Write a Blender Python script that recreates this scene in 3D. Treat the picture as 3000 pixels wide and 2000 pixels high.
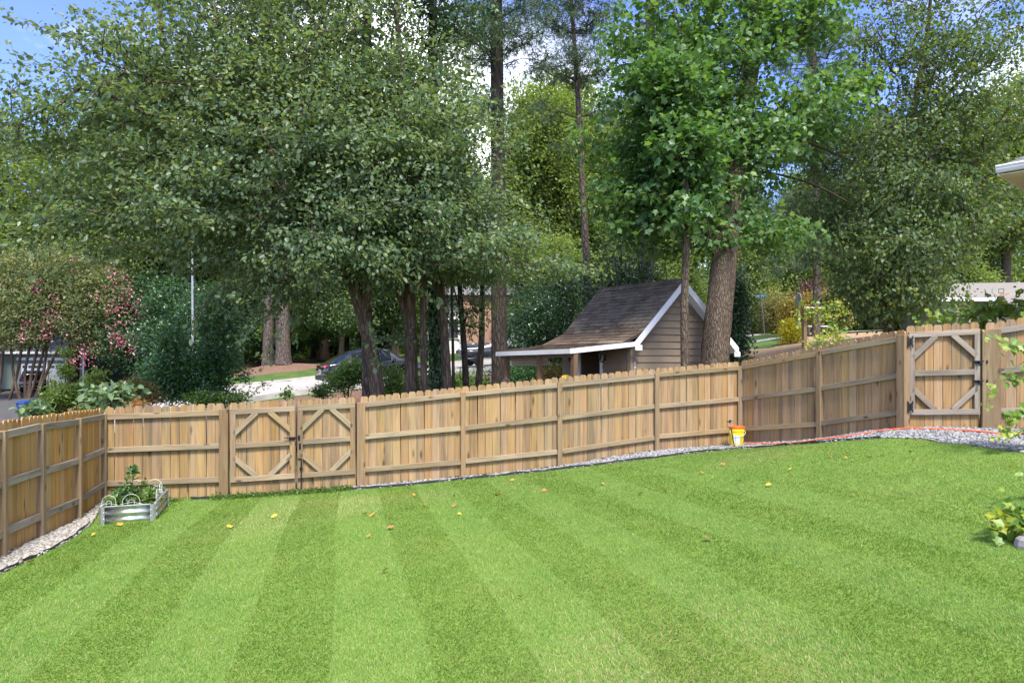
import bpy, math, random
import numpy as np
from mathutils import Vector, Matrix

for o in list(bpy.data.objects):
    bpy.data.objects.remove(o, do_unlink=True)
SC = bpy.context.scene
COL = SC.collection
R = math.radians
random.seed(7)

# ------------------------------------------------------------------ camera, world, sun, exposure
H = 2.3                      # camera height above the world's zero
F = 2000.0                   # focal length in pixels of the 3000 px wide photograph
cam_d = bpy.data.cameras.new('camera')
cam = bpy.data.objects.new('camera', cam_d)
COL.objects.link(cam)
cam.location = (0, 0, H)
cam.rotation_euler = (R(90), 0, 0)
cam_d.sensor_width = 36
cam_d.lens = 36 * F / 3000
cam_d.shift_y = 50 / 3000
cam_d.clip_start = 0.05
cam_d.clip_end = 5000
SC.camera = cam

SUN_EL, SUN_AZ = R(57), R(164)      # azimuth clockwise from +Y (the view direction)
world = bpy.data.worlds.new('World')
SC.world = world
world.use_nodes = True
wn, wl = world.node_tree.nodes, world.node_tree.links
wn.clear()
w_out = wn.new('ShaderNodeOutputWorld')
w_bg = wn.new('ShaderNodeBackground')
w_sky = wn.new('ShaderNodeTexSky')
w_sky.sky_type = 'NISHITA'
w_sky.sun_disc = False
w_sky.sun_elevation = SUN_EL
w_sky.sun_rotation = SUN_AZ
w_sky.air_density = 0.8
w_sky.dust_density = 0.3
w_sky.ozone_density = 3.0
w_bg.inputs['Strength'].default_value = 0.13
# fair-weather clouds mixed into the sky
w_tc = wn.new('ShaderNodeTexCoord')
w_sep = wn.new('ShaderNodeSeparateXYZ')
wl.new(w_tc.outputs['Generated'], w_sep.inputs[0])
w_addz = wn.new('ShaderNodeMath'); w_addz.operation = 'ADD'; w_addz.inputs[1].default_value = 0.22
wl.new(w_sep.outputs['Z'], w_addz.inputs[0])
w_max = wn.new('ShaderNodeMath'); w_max.operation = 'MAXIMUM'; w_max.inputs[1].default_value = 0.05
wl.new(w_addz.outputs[0], w_max.inputs[0])
w_dx = wn.new('ShaderNodeMath'); w_dx.operation = 'DIVIDE'
w_dy = wn.new('ShaderNodeMath'); w_dy.operation = 'DIVIDE'
wl.new(w_sep.outputs['X'], w_dx.inputs[0]); wl.new(w_max.outputs[0], w_dx.inputs[1])
wl.new(w_sep.outputs['Y'], w_dy.inputs[0]); wl.new(w_max.outputs[0], w_dy.inputs[1])
w_cmb = wn.new('ShaderNodeCombineXYZ')
wl.new(w_dx.outputs[0], w_cmb.inputs[0]); wl.new(w_dy.outputs[0], w_cmb.inputs[1])
w_cmb.inputs[2].default_value = 9.1
w_noise = wn.new('ShaderNodeTexNoise')
w_noise.inputs['Scale'].default_value = 1.35
w_noise.inputs['Detail'].default_value = 7
w_noise.inputs['Roughness'].default_value = 0.55
wl.new(w_cmb.outputs[0], w_noise.inputs['Vector'])
w_ramp = wn.new('ShaderNodeValToRGB')
w_ramp.color_ramp.elements[0].position = 0.44
w_ramp.color_ramp.elements[1].position = 0.62
wl.new(w_noise.outputs['Fac'], w_ramp.inputs[0])
w_mix = wn.new('ShaderNodeMixRGB')
w_mix.inputs[2].default_value = (4.6, 4.7, 4.9, 1)
wl.new(w_ramp.outputs['Color'], w_mix.inputs[0])
w_tint = wn.new('ShaderNodeMixRGB'); w_tint.blend_type = 'MULTIPLY'; w_tint.inputs[0].default_value = 1.0
w_tint.inputs[2].default_value = (0.62, 0.62, 0.90, 1)
wl.new(w_sky.outputs[0], w_tint.inputs[1])
wl.new(w_tint.outputs[0], w_mix.inputs[1])
wl.new(w_mix.outputs[0], w_bg.inputs['Color'])
wl.new(w_bg.outputs[0], w_out.inputs['Surface'])

sun_d = bpy.data.lights.new('sun', 'SUN')
sun_d.energy = 2.0
sun_d.angle = R(14)
sun_d.color = (1.0, 0.95, 0.86)
sun = bpy.data.objects.new('sun', sun_d)
COL.objects.link(sun)
sdir = Vector((math.sin(SUN_AZ) * math.cos(SUN_EL), math.cos(SUN_AZ) * math.cos(SUN_EL), math.sin(SUN_EL)))
sun.location = sdir * 60 + Vector((0, 12, 0))
sun.rotation_euler = sdir.to_track_quat('Z', 'Y').to_euler()

SC.view_settings.view_transform = 'Standard'
SC.view_settings.look = 'None'
SC.view_settings.gamma = 1
SC.view_settings.exposure = 1.98
SC.view_settings.use_curve_mapping = False
SC.render.engine = 'CYCLES'
SC.cycles.max_bounces = 7
SC.cycles.diffuse_bounces = 4
SC.cycles.glossy_bounces = 2
SC.cycles.transmission_bounces = 4
SC.cycles.transparent_max_bounces = 4

# ------------------------------------------------------------------ helpers
def P(x, y, Y):
    """photo pixel (3000x2000) at depth Y -> world point"""
    return Vector(((x - 1500) / F * Y, Y, H - (y - 1050) / F * Y))

def wloc(o):
    v = Vector((0, 0, 0))
    while o is not None:
        v += o.location
        o = o.parent
    return v

def tag(o, label=None, cat=None, group=None, kind=None):
    if label: o['label'] = label
    if cat: o['category'] = cat
    if group: o['group'] = group
    if kind: o['kind'] = kind
    return o

def thing(name, loc, label, cat, group=None):
    o = bpy.data.objects.new(name, None)
    o.empty_display_size = 0.1
    COL.objects.link(o)
    o.location = loc
    return tag(o, label, cat, group)

def link_mesh(name, me, mat, parent=None, loc=None):
    o = bpy.data.objects.new(name, me)
    COL.objects.link(o)
    if parent is not None: o.parent = parent
    if loc is not None: o.location = loc
    if mat is not None and len(me.materials) == 0: me.materials.append(mat)
    return o

class MB:
    """collects shapes in world coordinates, builds ONE mesh object"""
    def __init__(s): s.v = []; s.f = []
    def add(s, vs, fs):
        b = len(s.v)
        s.v += [tuple(v) for v in vs]
        s.f += [tuple(i + b for i in f) for f in fs]
        return s
    def hexa(s, p):     # 4 bottom (ccw) + 4 top
        return s.add(p, [(3, 2, 1, 0), (4, 5, 6, 7), (0, 1, 5, 4), (1, 2, 6, 5), (2, 3, 7, 6), (3, 0, 4, 7)])
    def box(s, c, d, M=None):
        c = Vector(c); x, y, z = d[0] / 2, d[1] / 2, d[2] / 2
        p = [Vector(q) for q in ((-x, -y, -z), (x, -y, -z), (x, y, -z), (-x, y, -z), (-x, -y, z), (x, -y, z), (x, y, z), (-x, y, z))]
        if M is not None: p = [M @ q for q in p]
        return s.hexa([c + q for q in p])
    def cbox(s, c, d, M=None, ch=0.004):   # chamfered box
        c = Vector(c); h = [k / 2 for k in d]
        vs, idx = [], {}
        for sx in (-1, 1):
            for sy in (-1, 1):
                for sz in (-1, 1):
                    for a in range(3):
                        q = [sx * (h[0] - ch), sy * (h[1] - ch), sz * (h[2] - ch)]
                        q[a] = (sx, sy, sz)[a] * h[a]
                        idx[(sx, sy, sz, a)] = len(vs)
                        q = Vector(q)
                        vs.append(c + (M @ q if M is not None else q))
        fs = []
        for a in range(3):
            b, e = (a + 1) % 3, (a + 2) % 3
            for sg in (-1, 1):
                ring = []
                for (p, q) in ((-1, -1), (1, -1), (1, 1), (-1, 1)):
                    k = [0, 0, 0]; k[a] = sg; k[b] = p; k[e] = q
                    ring.append(idx[(k[0], k[1], k[2], a)])
                fs.append(ring if sg > 0 else ring[::-1])
            # edges parallel to axis a
            for (p, q) in ((-1, -1), (1, -1), (1, 1), (-1, 1)):
                k0 = [0, 0, 0]; k0[a] = -1; k0[b] = p; k0[e] = q
                k1 = list(k0); k1[a] = 1
                f = [idx[(*k0, b)], idx[(*k1, b)], idx[(*k1, e)], idx[(*k0, e)]]
                fs.append(f if p * q < 0 else f[::-1])
        for sx in (-1, 1):
            for sy in (-1, 1):
                for sz in (-1, 1):
                    f = [idx[(sx, sy, sz, a)] for a in range(3)]
                    fs.append(f if sx * sy * sz > 0 else f[::-1])
        return s.add(vs, fs)
    def tube(s, pts, rad, n=8, cap=True):
        pts = [Vector(p) for p in pts]
        if not hasattr(rad, '__len__'): rad = [rad] * len(pts)
        vs, fs = [], []
        ref = None
        for i, p in enumerate(pts):
            t = (pts[min(i + 1, len(pts) - 1)] - pts[max(i - 1, 0)])
            if t.length < 1e-9: t = Vector((0, 0, 1))
            t.normalize()
            if ref is None: ref = t.orthogonal().normalized()
            ref = (ref - t * ref.dot(t))
            if ref.length < 1e-6: ref = t.orthogonal()
            ref.normalize(); b = t.cross(ref)
            for k in range(n):
                a = 2 * math.pi * k / n
                vs.append(p + (ref * math.cos(a) + b * math.sin(a)) * rad[i])
        for i in range(len(pts) - 1):
            for k in range(n):
                k2 = (k + 1) % n
                fs.append((i * n + k, i * n + k2, (i + 1) * n + k2, (i + 1) * n + k))
        if cap:
            fs.append(tuple(range(n))[::-1]); fs.append(tuple((len(pts) - 1) * n + k for k in range(n)))
        return s.add(vs, fs)
    def lathe(s, base, prof, n=20, axis=None):
        """prof = [(r, z)], revolved about +Z (or rotated by axis matrix)"""
        base = Vector(base); vs, fs = [], []
        for r, z in prof:
            for k in range(n):
                a = 2 * math.pi * k / n
                q = Vector((r * math.cos(a), r * math.sin(a), z))
                vs.append(base + (axis @ q if axis is not None else q))
        m = len(prof)
        for i in range(m - 1):
            for k in range(n):
                k2 = (k + 1) % n
                fs.append((i * n + k, i * n + k2, (i + 1) * n + k2, (i + 1) * n + k))
        if prof[0][0] > 1e-4: fs.append(tuple(range(n))[::-1])
        if prof[-1][0] > 1e-4: fs.append(tuple((m - 1) * n + k for k in range(n)))
        return s.add(vs, fs)
    def loft(s, secs, closed=True, cap=True):
        n = len(secs[0]); vs = [p for sec in secs for p in sec]; fs = []
        for i in range(len(secs) - 1):
            for k in range(n if closed else n - 1):
                k2 = (k + 1) % n
                fs.append((i * n + k, i * n + k2, (i + 1) * n + k2, (i + 1) * n + k))
        if cap and closed:
            fs.append(tuple(range(n))[::-1]); fs.append(tuple((len(secs) - 1) * n + k for k in range(n)))
        return s.add(vs, fs)
    def prism(s, pts, off):
        """extrude a planar polygon by vector off"""
        off = Vector(off); pts = [Vector(p) for p in pts]; n = len(pts)
        vs = pts + [p + off for p in pts]
        fs = [tuple(range(n))[::-1], tuple(range(n, 2 * n))]
        fs += [(i, (i + 1) % n, (i + 1) % n + n, i + n) for i in range(n)]
        return s.add(vs, fs)
    def mesh(s, name, org=(0, 0, 0)):
        me = bpy.data.meshes.new(name)
        o = Vector(org)
        me.from_pydata([tuple(Vector(v) - o) for v in s.v], [], s.f)
        me.update()
        return me
    def build(s, name, mat, parent=None, smooth=False, origin=None):
        """origin: world point that becomes the object's origin (default: the parent's)"""
        pl = wloc(parent) if parent is not None else Vector((0, 0, 0))
        org = Vector(origin) if origin is not None else pl
        me = s.mesh(name, org)
        if smooth:
            me.polygons.foreach_set('use_smooth', [True] * len(me.polygons))
        return link_mesh(name, me, mat, parent, org - pl)

def fast_mesh(name, verts, faces, tint=None, smooth=False):
    """verts (N,3) array, faces (M,k) array"""
    me = bpy.data.meshes.new(name)
    verts = np.ascontiguousarray(verts, dtype=np.float32); faces = np.ascontiguousarray(faces, dtype=np.int32)
    m, k = faces.shape
    me.vertices.add(len(verts)); me.vertices.foreach_set('co', verts.ravel())
    me.loops.add(m * k); me.loops.foreach_set('vertex_index', faces.ravel())
    me.polygons.add(m)
    me.polygons.foreach_set('loop_start', np.arange(0, m * k, k, dtype=np.int32))
    me.polygons.foreach_set('loop_total', np.full(m, k, dtype=np.int32))
    if smooth: me.polygons.foreach_set('use_smooth', np.ones(m, dtype=bool))
    me.update(calc_edges=True)
    if tint is not None:
        a = me.attributes.new('tint', 'FLOAT', 'FACE')
        a.data.foreach_set('value', np.ascontiguousarray(tint, dtype=np.float32))
    return me

def rotz(a): return Matrix.Rotation(a, 3, 'Z')
def frame(x, y, z):    # matrix from column axes
    return Matrix((x, y, z)).transposed()

# ------------------------------------------------------------------ materials
class NT:
    def __init__(s, name):
        s.m = bpy.data.materials.new(name); s.m.use_nodes = True
        s.n, s.l = s.m.node_tree.nodes, s.m.node_tree.links
        s.n.clear()
        s.out = s.n.new('ShaderNodeOutputMaterial')
    def node(s, t, **kw):
        n = s.n.new('ShaderNode' + t)
        for k, v in kw.items(): setattr(n, k, v)
        return n
    def link(s, a, b): s.l.new(a, b)
    def coords(s, scale=(1, 1, 1), rand=False, kind='Object'):
        tc = s.node('TexCoord'); mp = s.node('Mapping')
        mp.inputs['Scale'].default_value = scale
        s.link(tc.outputs[kind], mp.inputs['Vector'])
        if rand:
            oi = s.node('ObjectInfo'); mu = s.node('Math', operation='MULTIPLY'); mu.inputs[1].default_value = 97.3
            s.link(oi.outputs['Random'], mu.inputs[0])
            cb = s.node('CombineXYZ')
            for i in range(3): s.link(mu.outputs[0], cb.inputs[i])
            s.link(cb.outputs[0], mp.inputs['Location'])
        return mp.outputs[0]
    def noise(s, vec, scale, detail=4, rough=0.55, dist=0.0):
        n = s.node('TexNoise'); n.inputs['Scale'].default_value = scale
        n.inputs['Detail'].default_value = detail; n.inputs['Roughness'].default_value = rough
        n.inputs['Distortion'].default_value = dist
        if vec is not None: s.link(vec, n.inputs['Vector'])
        return n.outputs['Fac']
    def ramp(s, fac, stops):
        r = s.node('ValToRGB'); e = r.color_ramp.elements
        while len(e) < len(stops): e.new(0.5)
        for i, (p, c) in enumerate(stops):
            e[i].position = p; e[i].color = (*c, 1) if len(c) == 3 else c
        s.link(fac, r.inputs[0])
        return r.outputs['Color']
    def mix(s, fac, a, b, mode='MIX'):
        m = s.node('MixRGB', blend_type=mode)
        for k, v in ((0, fac), (1, a), (2, b)):
            if hasattr(v, 'is_output'): s.link(v, m.inputs[k])
            else: m.inputs[k].default_value = v if k == 0 else (*v, 1)
        return m.outputs[0]
    def math(s, op, a, b=None):
        m = s.node('Math', operation=op)
        for k, v in ((0, a), (1, b)):
            if v is None: continue
            if hasattr(v, 'is_output'): s.link(v, m.inputs[k])
            else: m.inputs[k].default_value = v
        return m.outputs[0]
    def bump(s, h, strength=0.3, dist=0.01):
        b = s.node('Bump'); b.inputs['Strength'].default_value = strength; b.inputs['Distance'].default_value = dist
        s.link(h, b.inputs['Height'])
        return b.outputs[0]
    def bsdf(s, col, rough=0.6, metal=0.0, spec=0.5, normal=None, coat=0.0, emit=None):
        b = s.node('BsdfPrincipled')
        for key, v in (('Base Color', col), ('Roughness', rough), ('Metallic', metal), ('Specular IOR Level', spec), ('Coat Weight', coat)):
            if hasattr(v, 'is_output'): s.link(v, b.inputs[key])
            else: b.inputs[key].default_value = (*v, 1) if key == 'Base Color' else v
        if normal is not None: s.link(normal, b.inputs['Normal'])
        s.link(b.outputs[0], s.out.inputs['Surface'])
        return b

def simple(name, col, rough=0.6, metal=0.0, spec=0.5, var=0.25, scale=6.0, bump=0.0, rand=0.0, coat=0.0, stretch=(1, 1, 1)):
    t = NT(name)
    v = t.coords(stretch, rand=True)
    f = t.noise(v, scale, 6, 0.6)
    lo = tuple(c * (1 - var) for c in col); hi = tuple(min(1, c * (1 + var)) for c in col)
    c = t.ramp(f, [(0.3, lo), (0.7, hi)])
    if rand:
        oi = t.node('ObjectInfo')
        k = t.node('MapRange'); k.inputs[3].default_value = 1 - rand; k.inputs[4].default_value = 1 + rand
        t.link(oi.outputs['Random'], k.inputs[0])
        hs = t.node('HueSaturation'); t.link(k.outputs[0], hs.inputs['Value']); t.link(c, hs.inputs['Color'])
        c = hs.outputs[0]
    nrm = t.bump(t.noise(v, scale * 6, 4), bump, 0.004) if bump else None
    rr = t.math('ADD', t.math('MULTIPLY', f, 0.2), rough - 0.1)
    t.bsdf(c, rr, metal, spec, nrm, coat)
    return t.m

def wood(name, axis, dark, mid, light, grey=0.35, moss=0.0):
    t = NT(name)
    sc = [16, 16, 16]; sc[axis] = 0.9
    v = t.coords(tuple(sc), rand=True)
    sc2 = [5, 5, 5]; sc2[axis] = 0.55
    v2 = t.coords(tuple(sc2), rand=True)
    g = t.noise(v, 2.2, 7, 0.62, 0.8)
    c = t.ramp(g, [(0.22, dark), (0.48, mid), (0.8, light)])
    # growth-ring figure
    wv = t.node('TexWave', wave_type='BANDS', bands_direction='XYZ'[axis - 1] if axis else 'Y')
    wv.inputs['Scale'].default_value = 0.8; wv.inputs['Distortion'].default_value = 9; wv.inputs['Detail'].default_value = 2
    wv.inputs['Detail Scale'].default_value = 0.6
    t.link(v2, wv.inputs['Vector'])
    c = t.mix(t.math('MULTIPLY', wv.outputs['Fac'], 0.26), c, dark)
    # grey weathering streaks
    st = t.noise(v2, 1.6, 5, 0.6, 0.3)
    c = t.mix(t.math('MULTIPLY', t.ramp(st, [(0.48, (0, 0, 0)), (0.66, (1, 1, 1))]), grey), c, (0.125, 0.10, 0.072))
    # rusty-orange streaks
    st2 = t.noise(v2, 1.1, 4, 0.6, 0.4)
    c = t.mix(t.math('MULTIPLY', t.ramp(st2, [(0.55, (0, 0, 0)), (0.8, (1, 1, 1))]), 0.35), c, (0.33, 0.18, 0.065))
    # knots
    sk = [7, 7, 7]; sk[axis] = 3.2
    vo = t.node('TexVoronoi'); vo.inputs['Scale'].default_value = 0.75
    t.link(t.coords(tuple(sk), rand=True), vo.inputs['Vector'])
    kn = t.ramp(vo.outputs['Distance'], [(0.06, (1, 1, 1)), (0.17, (0, 0, 0))])
    c = t.mix(t.math('MULTIPLY', kn, 0.85), c, (0.07, 0.038, 0.018))
    if moss:
        mn = t.noise(t.coords((1, 1, 1), rand=True), 3.0, 5)
        c = t.mix(t.math('MULTIPLY', t.ramp(mn, [(0.5, (0, 0, 0)), (0.72, (1, 1, 1))]), moss), c, (0.17, 0.19, 0.06))
    oi = t.node('ObjectInfo')
    k = t.node('MapRange'); k.inputs[3].default_value = 0.84; k.inputs[4].default_value = 1.14
    t.link(oi.outputs['Random'], k.inputs[0])
    k2 = t.node('MapRange'); k2.inputs[3].default_value = 0.496; k2.inputs[4].default_value = 0.508
    rr = t.math('FRACT', t.math('MULTIPLY', oi.outputs['Random'], 17.31))
    t.link(rr, k2.inputs[0])
    k3 = t.node('MapRange'); k3.inputs[3].default_value = 0.88; k3.inputs[4].default_value = 1.08
    t.link(t.math('FRACT', t.math('MULTIPLY', oi.outputs['Random'], 53.7)), k3.inputs[0])
    hs = t.node('HueSaturation'); t.link(k.outputs[0], hs.inputs['Value']); t.link(k2.outputs[0], hs.inputs['Hue'])
    t.link(k3.outputs[0], hs.inputs['Saturation']); t.link(c, hs.inputs['Color'])
    t.bsdf(hs.outputs[0], 0.78, 0, 0.25, t.bump(g, 0.35, 0.004))
    return t.m

def leafmat(name, dark, mid, light, trans=0.35, tcol=None, rough=0.42, spec=0.5):
    t = NT(name)
    at = t.node('Attribute', attribute_name='tint')
    c = t.ramp(at.outputs['Fac'], [(0.0, dark), (0.5, mid), (1.0, light)])
    p = t.bsdf(c, rough, 0, spec)
    tr = t.node('BsdfTranslucent')
    t.link(t.mix(1.0, c, tcol or (1.9, 1.75, 0.7), 'MULTIPLY'), tr.inputs[0])
    mx = t.node('MixShader'); mx.inputs[0].default_value = trans
    t.link(p.outputs[0], mx.inputs[1]); t.link(tr.outputs[0], mx.inputs[2])
    t.link(mx.outputs[0], t.out.inputs['Surface'])
    return t.m

def barkmat(name, dark, light, scale=9.0, stretch=0.22):
    t = NT(name)
    v = t.coords((1, 1, stretch))
    vo = t.node('TexVoronoi', feature='DISTANCE_TO_EDGE'); vo.inputs['Scale'].default_value = scale * 1.3
    w = t.noise(v, scale, 5, 0.65, 0.6)
    vv = t.node('VectorMath', operation='ADD'); t.link(v, vv.inputs[0])
    sc = t.node('VectorMath', operation='SCALE'); sc.inputs['Scale'].default_value = 0.12
    nz = t.node('TexNoise'); nz.inputs['Scale'].default_value = 7; t.link(v, nz.inputs['Vector'])
    t.link(nz.outputs['Color'], sc.inputs[0]); t.link(sc.outputs[0], vv.inputs[1]); t.link(vv.outputs[0], vo.inputs['Vector'])
    plate = t.ramp(vo.outputs['Distance'], [(0.0, (0, 0, 0)), (0.22, (1, 1, 1))])
    h = t.math('ADD', t.math('MULTIPLY', plate, 0.7), w)
    c = t.mix(t.math('MULTIPLY', plate, 0.75), dark, light)
    c = t.mix(t.math('MULTIPLY', t.ramp(t.noise(v, 2.0, 4), [(0.4, (0, 0, 0)), (0.7, (1, 1, 1))]), 0.4), c, tuple(k * 0.55 for k in dark))
    c = t.mix(t.math('MULTIPLY', t.ramp(w, [(0.55, (0, 0, 0)), (0.8, (1, 1, 1))]), 0.5), c, tuple(min(1, k * 1.5) for k in light))
    t.bsdf(c, 0.9, 0, 0.15, t.bump(h, 0.9, 0.03))
    return t.m

W_DARK, W_MID, W_LIGHT = (0.20, 0.115, 0.048), (0.34, 0.212, 0.098), (0.44, 0.305, 0.16)
M = {}
M['picket'] = wood('picket_wood', 2, W_DARK, W_MID, W_LIGHT, 0.72, 0.15)
M['picket_warm_sunlit'] = wood('warm_sunlit_picket_wood', 2, (0.27, 0.14, 0.042), (0.42, 0.235, 0.078), (0.52, 0.33, 0.125), 0.4)  # warm wood, its colour raised to stand in for sunlight the side fence lacks
M['post'] = wood('post_wood', 2, (0.135, 0.085, 0.04), (0.235, 0.16, 0.082), (0.33, 0.245, 0.14), 0.4)
M['rail'] = wood('rail_wood', 0, (0.17, 0.12, 0.065), (0.30, 0.225, 0.13), (0.385, 0.31, 0.195), 0.55, 0.15)
M['rail_grey'] = wood('grey_rail_wood', 0, (0.14, 0.11, 0.08), (0.27, 0.23, 0.18), (0.34, 0.30, 0.24), 0.6)
M['black_iron'] = simple('black_iron', (0.012, 0.012, 0.013), 0.45, 0.3, 0.5, 0.4, 20)
M['siding'] = simple('taupe_siding_paint', (0.205, 0.157, 0.104), 0.55, 0, 0.35, 0.10, 2.5, 0.1, 0.07, 0, (1, 1, 1))
M['white_paint'] = simple('white_trim_paint', (0.72, 0.72, 0.71), 0.5, 0, 0.4, 0.06, 3, 0.05)
M['shingle'] = simple('asphalt_shingle', (0.15, 0.122, 0.09), 0.92, 0, 0.2, 0.35, 14, 0.5, 0.28)
M['shingle_needles'] = simple('needle_strewn_shingle', (0.12, 0.086, 0.062), 0.95, 0, 0.15, 0.5, 22, 0.6, 0.25)
M['roof_deck'] = simple('roof_deck', (0.05, 0.04, 0.032), 0.9, 0, 0.2, 0.3, 8)
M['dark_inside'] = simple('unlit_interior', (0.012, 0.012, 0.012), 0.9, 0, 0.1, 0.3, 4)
M['porch_post'] = wood('porch_post_wood', 2, (0.09, 0.055, 0.03), (0.17, 0.105, 0.06), (0.24, 0.16, 0.095), 0.4)
M['glass'] = simple('lantern_glass', (0.10, 0.10, 0.10), 0.1, 0, 0.6, 0.1, 5)

# ------------------------------------------------------------------ terrain
CTRL = [(-6.63, 11.1, -2.31), (-4.85, 11.5, -2.32), (-2.68, 12.1, -2.26), (-.91, 12.65, -2.19), (.90, 13, -2.05), (2.84, 13.45, -1.82),
        (4.68, 14, -1.73), (5.59, 12.4, -1.46), (6.30, 11.0, -1.14), (7.54, 10.9, -1.12), (9.0, 10.3, -1.05),
        (-6.25, 9.85, -2.325), (-5.97, 8.65, -2.27), (-5.6, 7.5, -2.19), (-5.1, 5.9, -2.13), (-1.0, 5.2, -1.95), (0, 3.6, -1.86),
        (4.6, 6.1, -1.47), (7, 7, -1.12), (2.5, 3, -1.62), (2, 9, -1.86), (-2.5, 8.5, -2.1), (5, 9, -1.36), (8.5, 3, -0.95), (-6, 0, -2.1),
        # outside the fence
        (2, 17.5, -1.86), (4.6, 17.4, -1.8), (1.5, 20, -1.85), (5.6, 18.4, -1.5), (8, 20, -.6), (10.5, 28, .28), (11.9, 25, .62), (9.5, 17, .1), (9, 14, -.45),
        (14, 38, 1.29), (18, 45, 1.57), (30, 43, 1.6), (32, 52, 1.7), (15, 18, .7), (22, 28, 1.3),
        (-9, 31.5, -1.3), (-17.75, 26.65, -2.2), (-.25, 36.4, -.5), (8.5, 41.2, .45), (-26.5, 21.8, -3.0), (-12.15, 37.06, -1.26), (-14.3, 35.8, -1.49),
        (-27, 38, -3.45), (-21, 30, -3.0), (-15.6, 22, -2.75), (-24, 34, -3.2), (-19, 34, -2.3), (-32, 46, -2.95), (-37, 54, -2.9), (-40, 60, -2.55), (-16, 45, -.79), (-10, 60, 0.05), (-24, 60, -.3), (0, 60, .9), (20, 60, 2),
        (-4, 20, -1.9), (-10, 20, -2.3), (-15, 15, -2.8), (-12, 11, -2.5), (-12, 25, -1.95), (-7, 27, -1.62), (-8.5, 15, -2.45), (-4, 14.5, -2.25), (0, 15, -2.05),
        (-70, 60, -4), (-60, 120, -2), (0, 120, 2.5), (60, 120, 4), (90, 60, 3), (30, 10, .8), (-25, 0, -2.8), (-60, 20, -4.5), (0, -15, -1.5), (20, -10, -.5)]
_C = np.array(CTRL)
def _kern(d2): return np.sqrt(d2 + 1.0)
def _solve():
    n = len(_C)
    d2 = ((_C[:, None, :2] - _C[None, :, :2]) ** 2).sum(-1)
    A = np.zeros((n + 3, n + 3)); A[:n, :n] = _kern(d2)
    Q = np.c_[np.ones(n), _C[:, :2]]
    A[:n, n:] = Q; A[n:, :n] = Q.T
    return np.linalg.solve(A, np.r_[_C[:, 2], 0, 0, 0])
_W = _solve()
def ground(x, y):
    """terrain height (world z), arrays or scalars"""
    xa = np.atleast_1d(np.asarray(x, float)); ya = np.atleast_1d(np.asarray(y, float))
    r = np.hypot(xa, ya - 30)
    k = np.minimum(1, 110 / np.maximum(r, 1e-6))
    xs, ys = xa * k, 30 + (ya - 30) * k
    out = np.empty(xs.shape)
    fx, fy, fo = xs.ravel(), ys.ravel(), out.reshape(-1)
    for i in range(0, len(fx), 20000):
        d2 = (fx[i:i + 20000, None] - _C[None, :, 0]) ** 2 + (fy[i:i + 20000, None] - _C[None, :, 1]) ** 2
        fo[i:i + 20000] = _kern(d2) @ _W[:-3] + _W[-3] + _W[-2] * fx[i:i + 20000] + _W[-1] * fy[i:i + 20000]
    out += H
    return out if np.ndim(x) else float(out[0])
def G(x, y, dz=0.0): return Vector((x, y, ground(x, y) + dz))
def hit(px, py, y0=2.5, y1=120):
    """where the ray through a photo pixel meets the ground"""
    Y = np.linspace(y0, y1, 6000)
    zr = H - (py - 1050) / F * Y
    d = zr - ground((px - 1500) / F * Y, Y)
    k = np.argmax(d < 0)
    return Vector(((px - 1500) / F * Y[k], Y[k], ground((px - 1500) / F * Y[k], Y[k])))

def sheet(name, pts_ok, x0, x1, y0, y1, step, dz, mat, kind='structure', parent=None):
    """a grid sheet over the terrain where pts_ok(x, y) is true"""
    xs = np.arange(x0, x1 + step, step); ys = np.arange(y0, y1 + step, step)
    X, Y = np.meshgrid(xs, ys); Z = ground(X.ravel(), Y.ravel()).reshape(X.shape) + dz
    nx = len(xs)
    cx = (X[:-1, :-1] + step / 2); cy = (Y[:-1, :-1] + step / 2)
    ok = pts_ok(cx, cy)
    i, j = np.nonzero(ok)
    a = i * nx + j
    faces = np.c_[a, a + 1, a + nx + 1, a + nx]
    used = np.unique(faces); remap = np.zeros(X.size, int); remap[used] = np.arange(len(used))
    V = np.c_[X.ravel(), Y.ravel(), Z.ravel()][used]
    me = fast_mesh(name, V, remap[faces], smooth=True)
    o = link_mesh(name, me, mat, parent)
    if kind: o['kind'] = kind
    return o

def inpoly(poly):
    poly = np.array([(p[0], p[1]) for p in poly])
    def f(x, y):
        x = np.asarray(x); y = np.asarray(y); r = np.zeros(x.shape, bool)
        n = len(poly)
        for i in range(n):
            x1, y1 = poly[i]; x2, y2 = poly[(i + 1) % n]
            if y1 == y2: continue
            c = ((y1 > y) != (y2 > y)) & (x < (x2 - x1) * (y - y1) / (y2 - y1) + x1)
            r ^= c
        return r
    return f

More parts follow.
